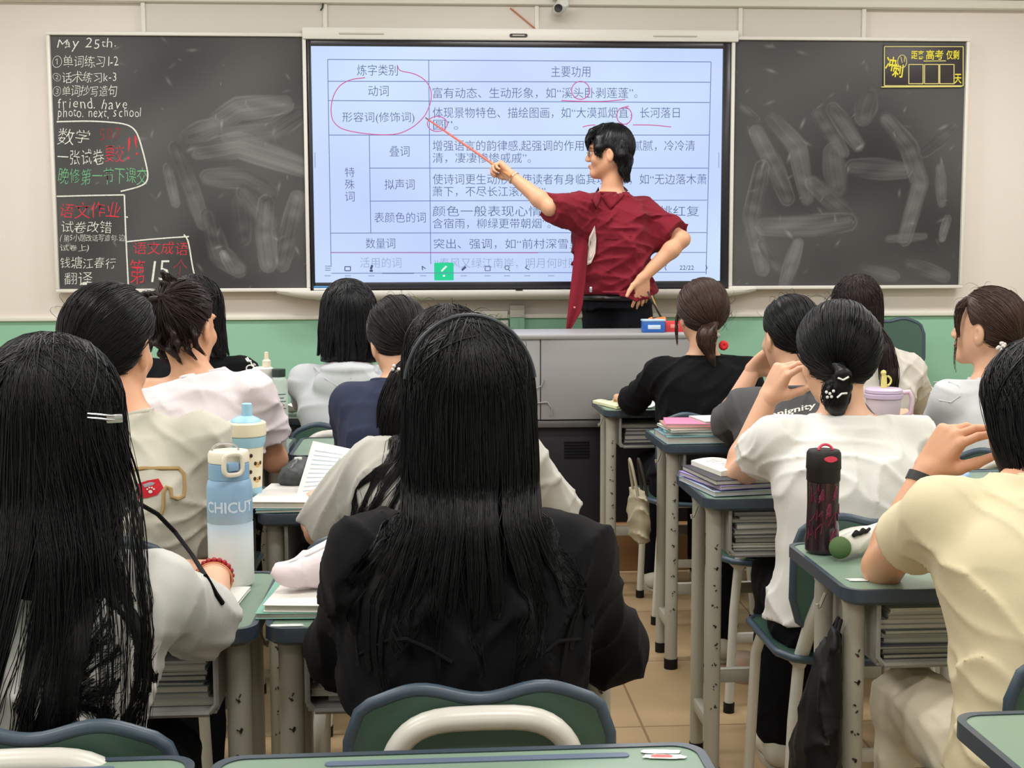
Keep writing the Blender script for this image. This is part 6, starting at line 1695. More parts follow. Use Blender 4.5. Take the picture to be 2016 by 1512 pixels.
    m = MB(); m.tube([b_ - k * .03, b_], [.0046, .0036], n=10); m.build('tip', mat('stick_grey', (120, 116, 120), .45, .4), st, world=True)
st_teacher()
# ------------------------------------------------------------------ books, bottles, pouches, bags
M_page = mat('paper_edge', (196, 194, 184), .8, .15, vary=.22, vscale=1.0, stretch=(3, 3, 900))
M_paper = mat('paper_white', (232, 232, 226), .8, .15)
def book(label, x, y, z, w, d, h, rz=0.0, cover=(210, 210, 205), group=None, open_side=True, name='book'):
    """closed book lying flat: soft cover wrapped round the spine, page block inside"""
    key = 'cover_%d_%d_%d' % tuple(cover); mc = mat(key, cover, .5, .4)
    t = thing(name, label, 'book', (x, y, z), math.radians(rz), group)
    c = min(.0022, h * .12)
    m = MB(); m.box((0, 0, h / 2), (w - .006, d - .006, h - 2 * c)); m.build('pages', M_page, t, smooth=False)
    m = MB(); m.box((0, 0, c / 2), (w, d, c), bevel=c * .3); m.box((0, 0, h - c / 2), (w, d, c), bevel=c * .3); m.box((0, d / 2 - c / 2, h / 2), (w, c, h), bevel=c * .3)
    m.build('cover', mc, t); return t
COVERS = [(206, 204, 196), (188, 188, 182), (150, 156, 158), (214, 208, 190), (120, 132, 136), (176, 170, 160), (92, 104, 112), (198, 196, 204), (84, 88, 96)]
ORD = ['topmost', 'second', 'third', 'fourth', 'fifth', 'sixth', 'seventh', 'eighth', 'ninth', 'tenth', 'eleventh', 'twelfth', 'lowest']
def drawer_stack(key, n, who, seed, top=.708, ox=-.065):
    D = DESKS[key]; r = np.random.default_rng(seed); z = .6095; hs = r.uniform(.5, 1.6, n); hs = hs / hs.sum() * (top - z - .0006 * n)
    for k in range(n):
        w, d = r.uniform(.28, .31), r.uniform(.20, .22)
        lab = '%s book from the top in the drawer of %s' % (ORD[n - 1 - k], who)
        if k == 0: lab = 'lowest book in the drawer of %s' % who
        if k == n - 1: lab = 'topmost book in the drawer of %s' % who
        book(lab, D.location.x + ox + r.normal() * .004, D.location.y - .055 + r.normal() * .004, z, w, d, hs[k], r.normal() * 1.2, COVERS[r.integers(len(COVERS))], 'books stacked in desk drawers')
        z += hs[k] + .0006
drawer_stack('R1', 11, 'the dark bottle desk', 1)
drawer_stack('R2', 9, 'the purple notebook desk', 2)
drawer_stack('R4', 6, 'the desk before the lectern', 3, .69)
drawer_stack('L1l', 8, 'the blue bottle desk', 4, .69, .07)
drawer_stack('L1c', 7, 'the headband desk', 5, .68)
DZ = DESK_Z + .0016
# ---- R3: the stack of books, pink on top
x0, y0 = DESKS['R3'].location.x - .155, DESKS['R3'].location.y - .07
z = DZ
for lab, w, d, h, rz, c in [('thick teal blue book at the bottom of the pile on the third right desk', .27, .21, .024, 2, (120, 158, 168)), ('teal book above the bottom one in the pile with pink on top', .25, .19, .012, -6, (96, 150, 156)),
                            ('white notebook in the middle of the pile with the pink book', .25, .18, .008, 5, (226, 226, 222)), ('brown edged notebook just under the pink book of the pile', .25, .18, .007, -2, (196, 150, 134)), ('pink notebook near the top of the pile on the third right desk', .24, .17, .008, -8, (238, 132, 170))]:
    book(lab, x0, y0, z, w, d, h, rz, c, 'pile of books with the pink one'); z += h + .0006
book('open whitish notebook lying on top of the pink book', x0 + .07, y0 + .01, z, .17, .16, .007, 8, (230, 222, 226), 'pile of books with the pink one')
pz = z
m = MB(); m.tube([(x0 + .0, y0 - .085, DZ + .040), (x0 + .09, y0 - .095, DZ + .040)], .0035, n=8)
# ---- R2: the books under the elbow
x0, y0 = DESKS['R2'].location.x - .19, DESKS['R2'].location.y - .055; z = DZ
for lab, w, d, h, rz, c in [('pale blue book at the bottom, on the desk edge beside the bare elbow', .20, .25, .012, 10, (176, 188, 214)), ('dark folded cover sheet between pale blue and purple books', .17, .22, .004, 4, (44, 50, 60)), ('purple notebook beside the bare elbow', .19, .25, .010, 14, (168, 150, 222)), ('black spiral notebook above the purple notebook', .19, .25, .013, 9, (46, 46, 54))]:
    book(lab, x0, y0 + .03, z, w, d, h, rz, c, 'books under the elbow'); z += h + .0006
def open_book(label, x, y, z, w, d, rz, lift=.02, tilt=0.0, col=(238, 236, 226), name='open_book', lines=True):
    t = thing(name, label, 'book', (x, y, z), math.radians(rz)); T = Matrix.Rotation(math.radians(tilt), 4, 'X')
    for sx in (-1, 1):
        rows = []; rows2 = []
        for i in range(9):
            u = i / 8; zz = lift * math.sin(u * math.pi * .75) * (1 - .35 * u)
            rows.append([T @ Vector((sx * u * w / 2, (v - .5) * d, zz + .004)) for v in (0, .5, 1)]); rows2.append([T @ Vector((sx * u * w / 2, (v - .5) * d, 0)) for v in (0, .5, 1)])
        m = MB(); m.grid(rows); m.grid([r[::-1] for r in rows2]); m.grid([[a[0], b[0]] for a, b in zip(rows, rows2)]); m.grid([[b[-1], a[-1]] for a, b in zip(rows, rows2)]); m.grid([[a, b] for a, b in zip(rows[-1], rows2[-1])])
        pg = m.build('page_block', mat('page_%d_%d_%d' % col, col, .8, .15), t, angle=60)
        if lines:
            m = MB(); r = np.random.default_rng(3)
            for k in range(9):
                q0, q1 = .12, r.uniform(.6, .9); yy = (.40 - k * .095) * d
                f = lambda u: T @ Vector((sx * u * w / 2, yy, lift * math.sin(u * math.pi * .75) * (1 - .35 * u) + .0048))
                m.grid([[f(q0 + (q1 - q0) * j / 6), f(q0 + (q1 - q0) * j / 6) + Vector((0, d * .02, 0))] for j in range(7)])
            m.build('printed_lines', mat('print_grey_ink', (150, 152, 160), .8, .1), pg, smooth=False)
    return t
open_book('open white book lying above the black spiral notebook', x0 + .06, y0 + .07, z, .26, .19, 12, .018)
# ---- R4: papers
R4 = DESKS['R4'].location
open_book('open pale yellow and white papers at the corner of the desk before the lectern', R4.x - .20, R4.y - .02, DZ, .16, .22, 18, .014, col=(232, 232, 190))
def sheet_of_paper(label, x, y, z, w, d, rz, col=(234, 234, 230), curl=.01, seed=1, name='paper', tilt=0, rx=0.0, ripple=.003):
    t = tag(None or bpy.data.objects.new('tmp', None), None) if False else None
    r = np.random.default_rng(seed); ph = r.uniform(0, 6, 4); rows = []
    M4 = Matrix.Translation((x, y, z)) @ Matrix.Rotation(math.radians(rz), 4, 'Z') @ Matrix.Rotation(math.radians(rx), 4, 'X')
    for i in range(11):
        u = i / 10 - .5; row = []
        for j in range(11):
            v = j / 10 - .5; zz = curl * (4 * u * u * .6 + 4 * v * v * .3) + ripple * (1 + math.sin(u * 9 + ph[0] + v * 3) * .5 + math.sin(v * 8 + ph[1]) * .5)
            row.append(M4 @ Vector((u * w, v * d, zz)))
        rows.append(row)
    m = MB(); m.grid(rows); o = m.build(name, mat('sheet_%d_%d_%d' % tuple(col), col, .8, .15), angle=80)
    md = o.modifiers.new('thickness', 'SOLIDIFY'); md.thickness = .0012
    o.matrix_world = Matrix.Identity(4); return tag(o, label, 'paper')
sheet_of_paper('white folded sheet standing at the black sweater sleeve on the front desk', R4.x - .10, R4.y - .06, DZ + .012, .10, .16, -20, curl=.03, rx=18)
L4 = DESKS['L4c'].location
sheet_of_paper('small crumpled white paper on the desk of the grey hooded person', L4.x - .22, L4.y - .08, DZ, .13, .13, 25, curl=.05, seed=4, ripple=.012)
# ---- L1c: notebook, white pages, transparent pouch
L1 = DESKS['L1c'].location
bx, by = L1.x - .215, L1.y - .01
book('teal green ring notebook at the bottom beside the headband person', bx, by, DZ, .20, .27, .010, -2, (126, 178, 164))
book('white exercise book between the teal notebook and the white pouch', bx + .01, by - .01, DZ + .0106, .18, .25, .012, -6, (234, 232, 226))
def pouch(label, pts, rs, col, name='pencil_pouch', zip_col=(236, 236, 236), flat=.8, seed=3, trim=None, parent=None, contents=None):
    d = Sdf(); d.chain(pts, rs, .03, flat=((0, 0, 1), flat)); w = creases(seed, .005, .05); d.disp = w
    c = np.mean(pts, 0); t = thing(name, label, 'pouch', (c[0], c[1], min(p[2] - r * flat for p, r in zip(pts, rs))))
    link_mesh('pouch_body', d.mesh(.004), mat('pouch_%d_%d_%d' % tuple(col), col, .5, .4), t, world=True)
    a, b = np.array(pts[0], float), np.array(pts[-1], float); m = MB(); k = nz(b - a)
    P = []
    for s in np.linspace(-.01, 1.0, 12):
        q = a + (b - a) * s; o = q + np.array([0, -.3, 1.0]) * .2; v = nz(q - o)
        for _ in range(30):
            e = d.value(o[None])[0]
            if e < .0008: break
            o = o + v * e * .7
        P.append(o)
    m.tube(P, .0028, n=6); z = m.build('zip', mat('zip_%d_%d_%d' % tuple(zip_col), zip_col, .5, .4), t, world=True)
    m = MB(); m.box(P[-3] + np.array([0, -.004, .003]), (.02, .006, .008), bevel=.002); m.build('zip_pull', mat('zip_pull', (244, 244, 244), .5, .4), t, world=True)
    return t
pouch('white pencil pouch with pinkish base on the exercise book beside the headband person', [(bx - .055, by - .04, DZ + .054), (bx + .02, by - .005, DZ + .064), (bx + .10, by + .02, DZ + .058)], [.032, .046, .038], (228, 216, 220))
L1L = DESKS['L1l'].location
book('white writing pad by the forearm with the red bracelet', L1L.x + .20, L1L.y - .06, DZ, .10, .24, .006, -4, (236, 236, 230))
# ---- L2c: folders, papers, dark case, raised booklet
L2 = DESKS['L2c'].location; bx, by = L2.x - .20, L2.y - .04
book('dark teal folder at the bottom of the papers, behind the cream tumbler', bx, by, DZ, .22, .28, .008, 3, (70, 120, 122))
book('loose white and grey worksheets on the dark teal folder', bx - .01, by - .01, DZ + .0086, .20, .25, .016, -6, (222, 220, 216))
pouch('dark grey pencil case lying on the worksheets under the raised booklet', [at(572, 940, 3.30), at(592, 918, 3.38)], [.030, .032], (62, 66, 66), 'pencil_case', (110, 112, 112), .85, 5)
def raised_booklet():
    t = thing('booklet', 'white printed booklet held up open in the left hand of the half hidden person', 'book', at(625, 985, 3.16))
    A, B, C_, D_ = (579, 990), (616, 868), (692, 884), (668, 975)
    def P(u, v, o): 
        a = np.array(A) + (np.array(B) - np.array(A)) * v; b = np.array(D_) + (np.array(C_) - np.array(D_)) * v; q = a + (b - a) * u
        return at(*q, 3.14 + .16 * v + .03 * math.sin(u * 2.6) + o)
    m = MB(); f = [[P(i / 8, j / 8, 0) for j in range(9)] for i in range(9)]; k = [[P(i / 8, j / 8, .006) for j in range(9)] for i in range(9)]
    m.grid(f); m.grid([r[::-1] for r in k]); m.grid([[f[i][8], k[i][8]] for i in range(9)]); m.grid([[f[0][j], k[0][j]] for j in range(9)]); m.grid([[f[8][j], k[8][j]] for j in range(9)]); m.grid([[f[i][0], k[i][0]] for i in range(9)])
    pg = m.build('pages', M_paper, t, world=True)
    m = MB(); r = np.random.default_rng(2)
    for k_ in range(10):
        v = .85 - k_ * .075; m.grid([[P(.12 + .7 * j / 6, v, -.0012), P(.12 + .7 * j / 6, v + .014, -.0012)] for j in range(7)])
    m.build('printed_lines', mat('print_blue_grey', (176, 190, 208), .8, .1), pg, world=True, smooth=False)
raised_booklet()
# ---- R2r: things behind the raised hand
R2 = DESKS['R2r'].location
pouch('blue and white striped pouch behind the raised wrist with the watch', [at(1872, 962, 3.38), at(1888, 942, 3.44)], [.032, .030], (150, 186, 226), 'pencil_pouch', (60, 84, 130), .9, 8)
book('grey green book behind the raised wrist, beside the striped pouch', R2.x + .08, R2.y + .05, DZ, .21, .15, .02, 20, (130, 132, 118))

# ---- bottles
def lathe_obj(prof, c, n, m, name, parent, M=None):
    mb = MB(); mb.lathe(prof, c=c, n=n, M=M); return mb.build(name, m, parent, world=True, angle=35)
def ramp_mat(name, stops, rough=.35):
    m = bpy.data.materials.new(name); m.use_nodes = True; nt = m.node_tree; b = nt.nodes['Principled BSDF']
    tc = nt.nodes.new('ShaderNodeTexCoord'); sp = nt.nodes.new('ShaderNodeSeparateXYZ'); rp = nt.nodes.new('ShaderNodeValToRGB')
    nt.links.new(tc.outputs['Object'], sp.inputs[0]); mp = nt.nodes.new('ShaderNodeMapRange'); mp.inputs[1].default_value = 0; mp.inputs[2].default_value = .30
    nt.links.new(sp.outputs[2], mp.inputs[0]); nt.links.new(mp.outputs[0], rp.inputs[0])
    while len(rp.color_ramp.elements) < len(stops): rp.color_ramp.elements.new(.5)
    for e, (p, c) in zip(rp.color_ramp.elements, stops): e.position = p; e.color = lin(c)
    nt.links.new(rp.outputs[0], b.inputs['Base Color']); b.inputs['Roughness'].default_value = rough; return m
def wrap_letters(body, c, r, ang, z, h, m, parent, name, arc):
    """letters bent round an upright cylinder; ang = direction they face"""
    me = text_mesh(body, .022); n = len(me.vertices); v = np.zeros(n * 3); me.vertices.foreach_get('co', v); v = v.reshape(-1, 3)[:, :2]
    bm = bmesh.new(); bm.from_mesh(me); bmesh.ops.triangulate(bm, faces=bm.faces); bmesh.ops.subdivide_edges(bm, edges=[e for e in bm.edges if e.calc_length() > .12], cuts=2); bmesh.ops.triangulate(bm, faces=bm.faces)
    v = np.array([p.co[:2] for p in bm.verts]); bm.verts.ensure_lookup_table(); t = np.array([[p.index for p in f.verts] for f in bm.faces]); bm.free(); bpy.data.meshes.remove(me)
    u = (v[:, 0] - v[:, 0].min()) / np.ptp(v[:, 0]) - .5; w = v[:, 1] / .72
    a = ang + u * arc
    P = np.stack([c[0] + r * np.cos(a), c[1] + r * np.sin(a), z + w * h], 1)
    return link_mesh(name, np_mesh(name, P, t), m, parent, world=True, smooth=False)
def bottle_blue():
    c = np.array([-.374, 2.385, DZ]); t = thing('water_bottle', 'blue to white bottle with cream lid beside the red bracelet arm', 'bottle', c)
    body = ramp_mat('bottle_gradient', [(.05, (214, 218, 212)), (.30, (206, 216, 220)), (.48, (146, 182, 212)), (.75, (132, 170, 206))], .4)
    lathe_obj([(.0, 0), (.036, 0), (.0405, .004), (.0415, .010), (.0415, .118), (.0405, .1195), (.0405, .1215), (.0415, .123), (.0415, .185), (.039, .196), (.036, .200)], c, 48, body, 'bottle_body', t)
    lathe_obj([(.0355, .1995), (.037, .201), (.037, .228), (.035, .230)], c, 48, mat('bottle_blue', (136, 174, 208), .4, .4), 'collar', t)
    lathe_obj([(.036, .2305), (.0375, .232), (.0375, .247), (.035, .2515), (.0, .2525)], c, 48, mat('bottle_cream', (230, 224, 206), .4, .4), 'lid', t)
    m = MB(); a = c + np.array([.012, -.0385, .232]); k = nz(np.array([.55, -.84, 0])); s_ = np.array([.84, .55, 0])
    pts = [a + s_ * (.018 * math.copysign(abs(math.cos(q)) ** .6, math.cos(q))) + UP * (.019 * math.copysign(abs(math.sin(q)) ** .6, math.sin(q))) + k * .004 for q in np.linspace(0, 6.283, 25)[:-1]]
    m.tube(pts, .0045, n=8, closed=True); m.build('carry_loop', mat('bottle_cream', (0, 0, 0)), t, world=True)
    m = MB(); m.box(a + k * .002 - UP * .004, (.022, .01, .016), bevel=.003, rz=.6); m.build('clasp', mat('bottle_blue', (0, 0, 0)), t, world=True)
    m = MB(); m.tube([c + np.array([.024 * math.cos(q) - .006, .010 * math.sin(q), .2525 + .012 * abs(math.sin(q))]) for q in np.linspace(0, 3.1416, 14)], .002, n=6); m.build('wire_handle', mat('clip_silver', (0, 0, 0)), t, world=True)
    wrap_letters('CHICUT', c, .0419, math.radians(-81), .1430 + DZ, .020, mat('bottle_print', (206, 222, 236), .5, .3), t, 'lettering', 2.35)
bottle_blue()
def tumbler_cream():
    c = np.array([*at(487, 980, 3.20)[:2], DZ]); t = thing('tumbler', 'cream tumbler with puppy print and pale blue handle, behind the blue bottle', 'tumbler', c)
    cr = mat('tumbler_cream', (232, 226, 200), .4, .4); bl = mat('tumbler_blue', (156, 204, 226), .4, .4); mint = mat('tumbler_mint', (170, 214, 214), .4, .4)
    lathe_obj([(0, 0), (.033, 0), (.0355, .004), (.0365, .040)], c, 40, bl, 'base_band', t); lathe_obj([(.0368, .0402), (.0415, .140)], c, 40, cr, 'cup', t)
    lathe_obj([(.0425, .1405), (.0475, .152), (.0485, .165), (.046, .1655)], c, 40, bl, 'band', t)
    lathe_obj([(.046, .166), (.0495, .169), (.0505, .184), (.0495, .198), (.046, .2015), (.0, .202)], c, 40, cr, 'lid', t)
    lathe_obj([(.038, .202), (.034, .208), (.018, .216), (.0, .217)], c, 32, bl, 'lid_dome', t)
    lathe_obj([(.0135, .214), (.0125, .245), (.010, .247), (0, .2475)], c + np.array([.004, 0, 0]), 24, bl, 'spout', t)
    m = MB(); h = [c + np.array(p) for p in ((-.044, -.008, .158), (-.060, -.010, .160), (-.073, -.012, .150), (-.076, -.012, .120), (-.074, -.012, .080), (-.066, -.010, .066), (-.040, -.006, .062))]
    m.tube(h, .0095, n=12); m.build('handle', mint, t, world=True, angle=80)
    brown, cream2 = mat('print_puppy_brown', (62, 44, 34), .5, .3), mat('print_puppy_tan', (214, 178, 110), .5, .3)
    def spot(a, z, ra, rz, m_, nm, par, off=.0006):
        a0 = math.radians(a); P = []
        for k in range(14):
            q = 2 * math.pi * k / 14; zz = z + rz * math.sin(q); rr = .0365 + (.0415 - .0365) * (zz - .04) / .1 + off; aa = a0 + ra / .04 * math.cos(q); P.append(c + np.array([rr * math.cos(aa), rr * math.sin(aa), zz]))
        ctr = c + np.array([(.0365 + .005 * (z - .04) / .1 + off) * math.cos(a0), (.0365 + .005 * (z - .04) / .1 + off) * math.sin(a0), z]); mb = MB(); f = [mb.bm.verts.new(Vector(p)) for p in P]; cc = mb.bm.verts.new(Vector(ctr))
        for k in range(14): mb.bm.faces.new((f[k], f[(k + 1) % 14], cc))
        return mb.build(nm, m_, par, world=True, smooth=False)
    for a, z in ((-78, .118), (-128, .098), (-38, .098), (-80, .078), (-40, .060), (-130, .060)):
        f = spot(a, z, .0085, .0070, cream2, 'printed_face', t)
        for s in (-1, 1): spot(a + s * 12, z + .0035, .0042, .0050, brown, 'printed_ear', f, .0009)
        spot(a, z + .0005, .0016, .0014, brown, 'printed_nose', f, .0011)
tumbler_cream()
def clear_bottles():
    gl = mat('clear_plastic', (226, 234, 234), .12, .5, alpha=.38)
    wt = mat('white_plastic', (226, 228, 224), .4, .4); ink = mat('measure_ink', (34, 36, 42), .5, .3)
    c = np.array([*at(521, 895, 4.02)[:2], DZ]); t = thing('clear_bottle', 'tall clear bottle with white inner tube and cream nozzle, left of the marked clear bottle', 'bottle', c)
    lathe_obj([(0, 0), (.028, 0), (.030, .004), (.030, .215), (.026, .225), (.022, .227)], c, 32, gl, 'bottle_body', t)
    lathe_obj([(0, .012), (.013, .012), (.013, .205), (0, .206)], c, 24, wt, 'inner_tube', t)
    lathe_obj([(.0, .2275), (.030, .2275), (.032, .232), (.032, .262), (.026, .266), (0, .267)], c, 32, wt, 'cap', t)
    lathe_obj([(.013, .267), (.013, .285), (.007, .29), (.006, .312), (0, .313)], c + np.array([.012, 0, 0]), 20, mat('nozzle_cream', (232, 222, 196), .4, .4), 'nozzle', t)
    m = MB(); m.tube([c + np.array([-.03 + .012 * math.cos(q) - .008, 0, .262 + .010 * math.sin(q)]) for q in np.linspace(0, 6.28, 16)[:-1]], .0022, n=6, closed=True); m.build('finger_ring', wt, t, world=True)
    c = np.array([*at(552, 897, 3.99)[:2], DZ]); t = thing('clear_bottle', 'tall clear bottle with black measuring marks and a dark cap', 'bottle', c)
    lathe_obj([(0, 0), (.025, 0), (.027, .004), (.027, .225), (.022, .235), (.018, .238)], c, 32, gl, 'bottle_body', t)
    lathe_obj([(0, .2385), (.020, .2385), (.021, .241), (.021, .262), (0, .264)], c, 28, mat('cap_dark_green', (52, 66, 62), .4, .4), 'cap', t)
    for k in range(11):
        z = .075 + k * .011; m = MB(); L = .75 if k % 2 else 1.05
        m.grid([[c + np.array([.0274 * math.cos(a), .0274 * math.sin(a), z + q]) for q in (0, .0022)] for a in np.linspace(math.radians(-95), math.radians(-95) + L, 8)]); m.build('measuring_mark', ink, t, world=True, smooth=False)
    lathe_obj([(0, .008), (.020, .008), (.020, .070), (0, .071)], c, 24, mat('strainer_grey', (126, 134, 138), .4, .4), 'strainer', t)
clear_bottles()
def bottle_dark():
    c = np.array([.797, 2.570, DZ]); t = thing('water_bottle', 'dark plum bottle with pink pattern and black cap, standing on the right front desk', 'bottle', c)
    dk = mat('bottle_plum', (44, 28, 36), .18, .5, coat=.3); bk = mat('bottle_black', (30, 29, 31), .5, .4); pk = mat('bottle_pink', (226, 70, 96), .4, .4); pp = mat('print_pink', (112, 38, 62), .4, .3)
    lathe_obj([(0, 0), (.031, 0), (.0345, .004), (.0345, .010), (.0325, .060), (.0315, .100), (.0325, .140), (.0325, .146)], c, 40, dk, 'bottle_body', t)
    lathe_obj([(.0325, .1465), (.034, .149), (.034, .170), (.0355, .173), (.0345, .205), (.031, .2105), (0, .2115)], c, 40, bk, 'cap', t)
    m = MB(); q = c + np.array([.004, -.0335, .196]); m.prism([(.0135 * math.cos(a), .006 * math.sin(a)) for a in np.linspace(0, 6.283, 20)[:-1]], -.002, .003, Matrix.Translation(q) @ Matrix.Rotation(math.radians(90), 4, 'X'), bevel=.001); m.build('release_button', pk, t, world=True)
    m = MB(); m.tube([c + np.array([.014 * math.cos(a), -.012 + .004 * math.sin(a), .2115 + .011 * math.sin(a)]) for a in np.linspace(0, 3.1416, 14)], .0028, n=8); m.build('carry_loop', pk, t, world=True)
    r = np.random.default_rng(11)
    def rad(z): return float(np.interp(z, [0, .01, .06, .10, .14], [.0345, .0345, .0325, .0315, .0325])) + .0005
    def ribbon(pts, w, nm):
        m = MB(); m.tube([c + np.array([rad(z) * math.cos(a), rad(z) * math.sin(a), z]) for a, z in pts], w, n=5); m.build(nm, pp, t, world=True)
    for k in range(9):
        a0 = math.radians(-90 + r.uniform(-70, 70)); z0 = r.uniform(.02, .125); s = r.uniform(.25, .6)
        ribbon([(a0 + s * q + .12 * math.sin(6 * q + k), z0 + .012 * math.sin(5 * q + k) + .02 * q * r.choice([-1, 1])) for q in np.linspace(-.5, .5, 10)], .0011, 'printed_line')
    for a_, z_, n_ in ((-86, .085, 5), (-72, .030, 4), (-112, .115, 4), (-60, .120, 4)):
        for k in range(n_): ribbon([(math.radians(a_) + .28 * (q - .5), z_ + .0045 * (k - n_ / 2) + .012 * q + .003 * math.sin(6 * q + k)) for q in np.linspace(0, 1, 8)], .0020, 'printed_swirl')
bottle_dark()
def lilac_tumbler():
    c = np.array([*at(1739, 800, 4.20)[:2], DZ]); t = thing('tumbler', 'lilac lidded tumbler with a yellow straw topper, showing above the white shirted shoulder', 'tumbler', c)
    li = mat('tumbler_lilac', (206, 190, 216), .35, .4); ye = mat('topper_yellow', (226, 216, 132), .45, .4)
    lathe_obj([(0, 0), (.045, 0), (.048, .004), (.058, .128)], c, 40, mat('tumbler_pale', (222, 212, 226), .4, .4), 'cup', t)
    lathe_obj([(.058, .1285), (.063, .131), (.063, .143), (.060, .146)], c, 40, li, 'rim', t); lathe_obj([(.060, .1465), (.062, .149), (.061, .158), (.054, .163), (0, .164)], c, 40, li, 'lid', t)
    lathe_obj([(.010, .1642), (.010, .180), (.0085, .206), (0, .207)], c, 20, ye, 'straw', t)
    lathe_obj([(0, -.010), (.007, -.007), (.0095, 0), (.007, .007), (0, .010)], c + np.array([-.002, 0, .214]), 20, ye, 'straw_topper', t)
    m = MB(); m.tube([c + np.array([.008 + .016 * math.sin(a), 0, .187 + .016 * math.cos(a)]) for a in np.linspace(0.2, 2.9, 12)], .0035, n=8); m.build('straw_loop', ye, t, world=True)
    m = MB(); m.tube([c + np.array(p) for p in ((.06, 0, .146), (.085, -.005, .150), (.095, -.006, .130), (.092, -.006, .08), (.056, 0, .06))], .0085, n=10); m.build('handle', mat('tumbler_handle', (226, 200, 214), .4, .4), t, world=True)
lilac_tumbler()
# ---- R1: pouch with green end
def green_pouch():
    P0, P1 = np.array([.815, 2.500, DZ + .024]), np.array([.925, 2.590, DZ + .028])
    d = Sdf(); d.cone(P0, P1, .022, .027, .02); c_ = creases(7, .003, .04); d.disp = c_
    t = thing('pencil_pouch', 'white plush pouch with a rounded green end beside the dark pink bottle', 'pouch', (P0[0], P0[1], DZ))
    d.plane(P0 + nz(P1 - P0) * .008, P0 - P1); link_mesh('pouch_body', d.mesh(.003), mat('plush_white', (226, 226, 216), .9, .1, bump=.3, bscale=600), t, world=True)
    e = Sdf(); e.ell(P0 - np.array([.004, .004, 0]), (.022, .022, .0225), None, .01); link_mesh('green_end', e.mesh(.003), mat('plush_green', (90, 116, 76), .9, .1, bump=.3, bscale=600), t, world=True)
    m = MB(); k = nz(P1 - P0); s_ = nz(np.cross(k, UP))
    pts = [P0 + k * (.02 + .012 * j) - s_ * (-.014) + UP * (.022 + .004 * (j % 2)) for j in range(6)]; m.tube(pts, [.004, .006, .004, .006, .004, .003], n=8); m.build('dark_patch', mat('plush_dark', (40, 38, 40), .8, .1), t, world=True)
green_pouch()
# torn stickers on desks
def sticker(label, cx, cy, w, d, rz, seed, red):
    r = np.random.default_rng(seed); t = thing('sticker', label, 'sticker', (cx, cy, DESK_Z + .0004), math.radians(rz)); par = t
    for k, (ox, oy, sx, sy, c) in enumerate([(0, d * .28, w, d * .4, 0), (w * .04, -d * .22, w, d * .42, 0)] + ([(-.02 * w, -d * .2, w * .5, d * .3, 1)] if red else [])):
        o = []
        for a in np.linspace(0, 6.283, 22)[:-1]:
            f = 1 + r.uniform(-.14, .10); o.append((ox + sx / 2 * f * math.copysign(abs(math.cos(a)) ** .6, math.cos(a)), oy + sy / 2 * f * math.copysign(abs(math.sin(a)) ** .6, math.sin(a))))
        m = MB(); m.prism(o, 0, .0004 + .0002 * k); m.build('paper_scrap' if not c else 'red_print', mat('sticker_red', (206, 110, 110), .6, .3) if c else mat('sticker_white', (226, 230, 228), .6, .3), t, smooth=False)
q = atz(1303, 1486, DESK_Z); sticker('torn white and red sticker on the middle desk nearest the camera', q[0], q[1], .052, .032, -6, 3, True)
q = atz(1688, 1142, DESK_Z); sticker('torn white sticker at the near corner of the right front desk', q[0], q[1], .040, .022, -3, 5, False)
q = atz(548, 1236, DESK_Z); sticker('torn pale sticker at the near edge of the headband person desk', q[0] + .01, q[1] + .012, .06, .014, 0, 6, False)
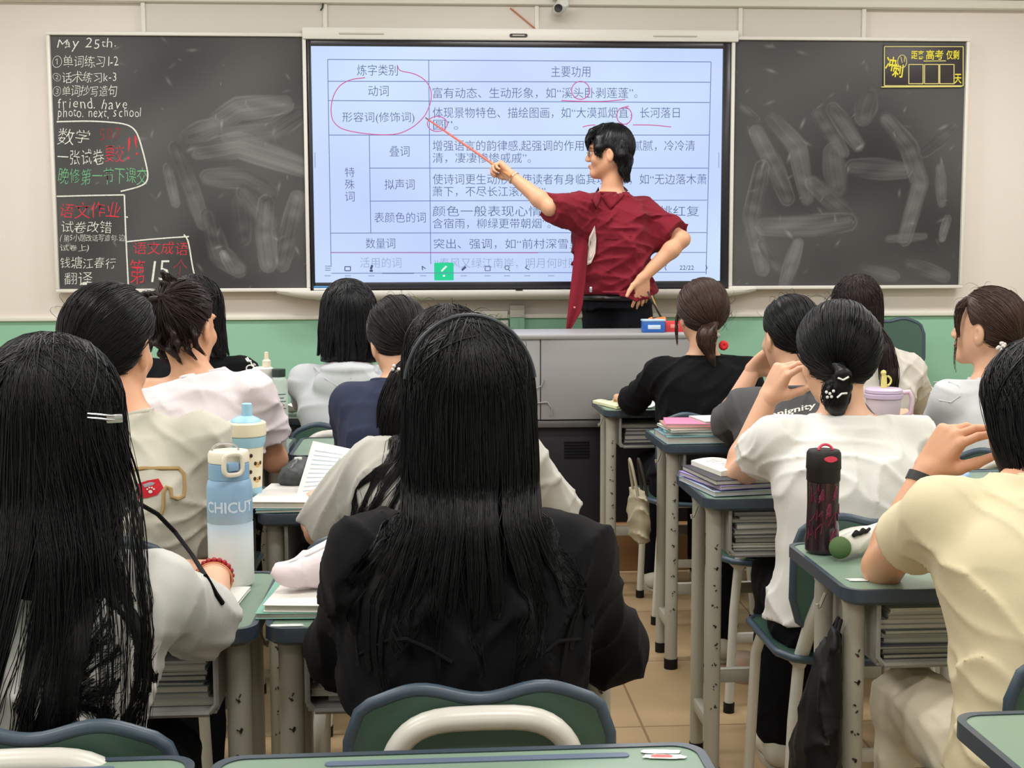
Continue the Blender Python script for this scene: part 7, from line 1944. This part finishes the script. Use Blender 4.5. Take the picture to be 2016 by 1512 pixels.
# ---- bags
def bag_black():
    x, y = .742, 2.31; t = thing('bag', 'black nylon bag hanging from the left side of the right front desk', 'bag', (x - .02, y, .25))
    g = Sdf(); g.loft([((x - .025, y + .01, .235), .10, .048), ((x - .028, y + .01, .32), .115, .055), ((x - .022, y + .01, .45), .105, .045), ((x - .010, y + .01, .56), .08, .030), ((x, y + .012, .625), .05, .016), ((x + .004, y + .012, .665), .03, .010)], (.18, .98, 0), (-.98, .18, 0), .02)
    c1, c2 = creases(51, .006, .12, [(.2, .9, .1), (.3, .9, -.2)], 4), creases(52, .003, .06); g.disp = lambda P: c1(P) + c2(P)
    link_mesh('bag_body', g.mesh(.005), mat('nylon_black', (12, 12, 14), .55, .25), t, world=True)
    m = MB()
    for o in (0, .016): m.tube([(x - .006, y - .03 + o, .60), (x + .002, y - .012 + o, .655), (x + .012, y - .004 + o, .682), (x + .006, y + .012 + o, .655), (x - .004, y + .03 + o, .60)], .004, n=8)
    m.build('strap', mat('nylon_black', (0, 0, 0)), t, world=True)
bag_black()
def bag_beige():
    x, y = .698, 4.30; t = thing('bag', 'beige canvas bag with thick straps hanging beside the third right desk', 'bag', (x, y, .42))
    m_ = mat('canvas_beige', (172, 164, 140), .8, .2, bump=.3, bscale=500)
    g = Sdf(); g.loft([((x, y, .40), .03, .12), ((x, y, .48), .035, .13), ((x, y, .56), .022, .125)], (1, 0, 0), (0, 1, 0), .02); c1 = creases(61, .006, .07); g.disp = c1
    link_mesh('bag_body', g.mesh(.007), m_, t, world=True)
    for o, mm in ((-.014, m_), (.016, mat('canvas_dark', (60, 54, 50), .8, .2))):
        m = MB(); m.tube([(x + o - .02 * math.sin(a), y - .07 + .05 * math.cos(a) + .05, .555 + .115 * math.sin(a)) for a in np.linspace(0, 3.1416, 16)], .010, n=8, sx=1, sy=.5); m.build('strap', mm, t, world=True)
bag_beige()
def tin():
    q = atz(1463, 1338, 0); t = thing('round_box', 'round pale pink lidded box on the floor behind the right desk legs', 'box', (q[0], q[1], 0)); m_ = mat('box_pale', (196, 172, 156), .5, .3)
    lathe_obj([(0, 0), (.042, 0), (.044, .003), (.044, .048), (.040, .049)], (q[0], q[1], 0), 36, m_, 'box_body', t); lathe_obj([(.0455, .049), (.047, .052), (.047, .078), (.043, .084), (0, .086)], (q[0], q[1], 0), 36, mat('box_lid_pale', (204, 180, 164), .5, .3), 'lid', t)
tin()
m = MB()
bpy.data.objects.remove(bpy.data.objects['tmp']) if 'tmp' in bpy.data.objects else None
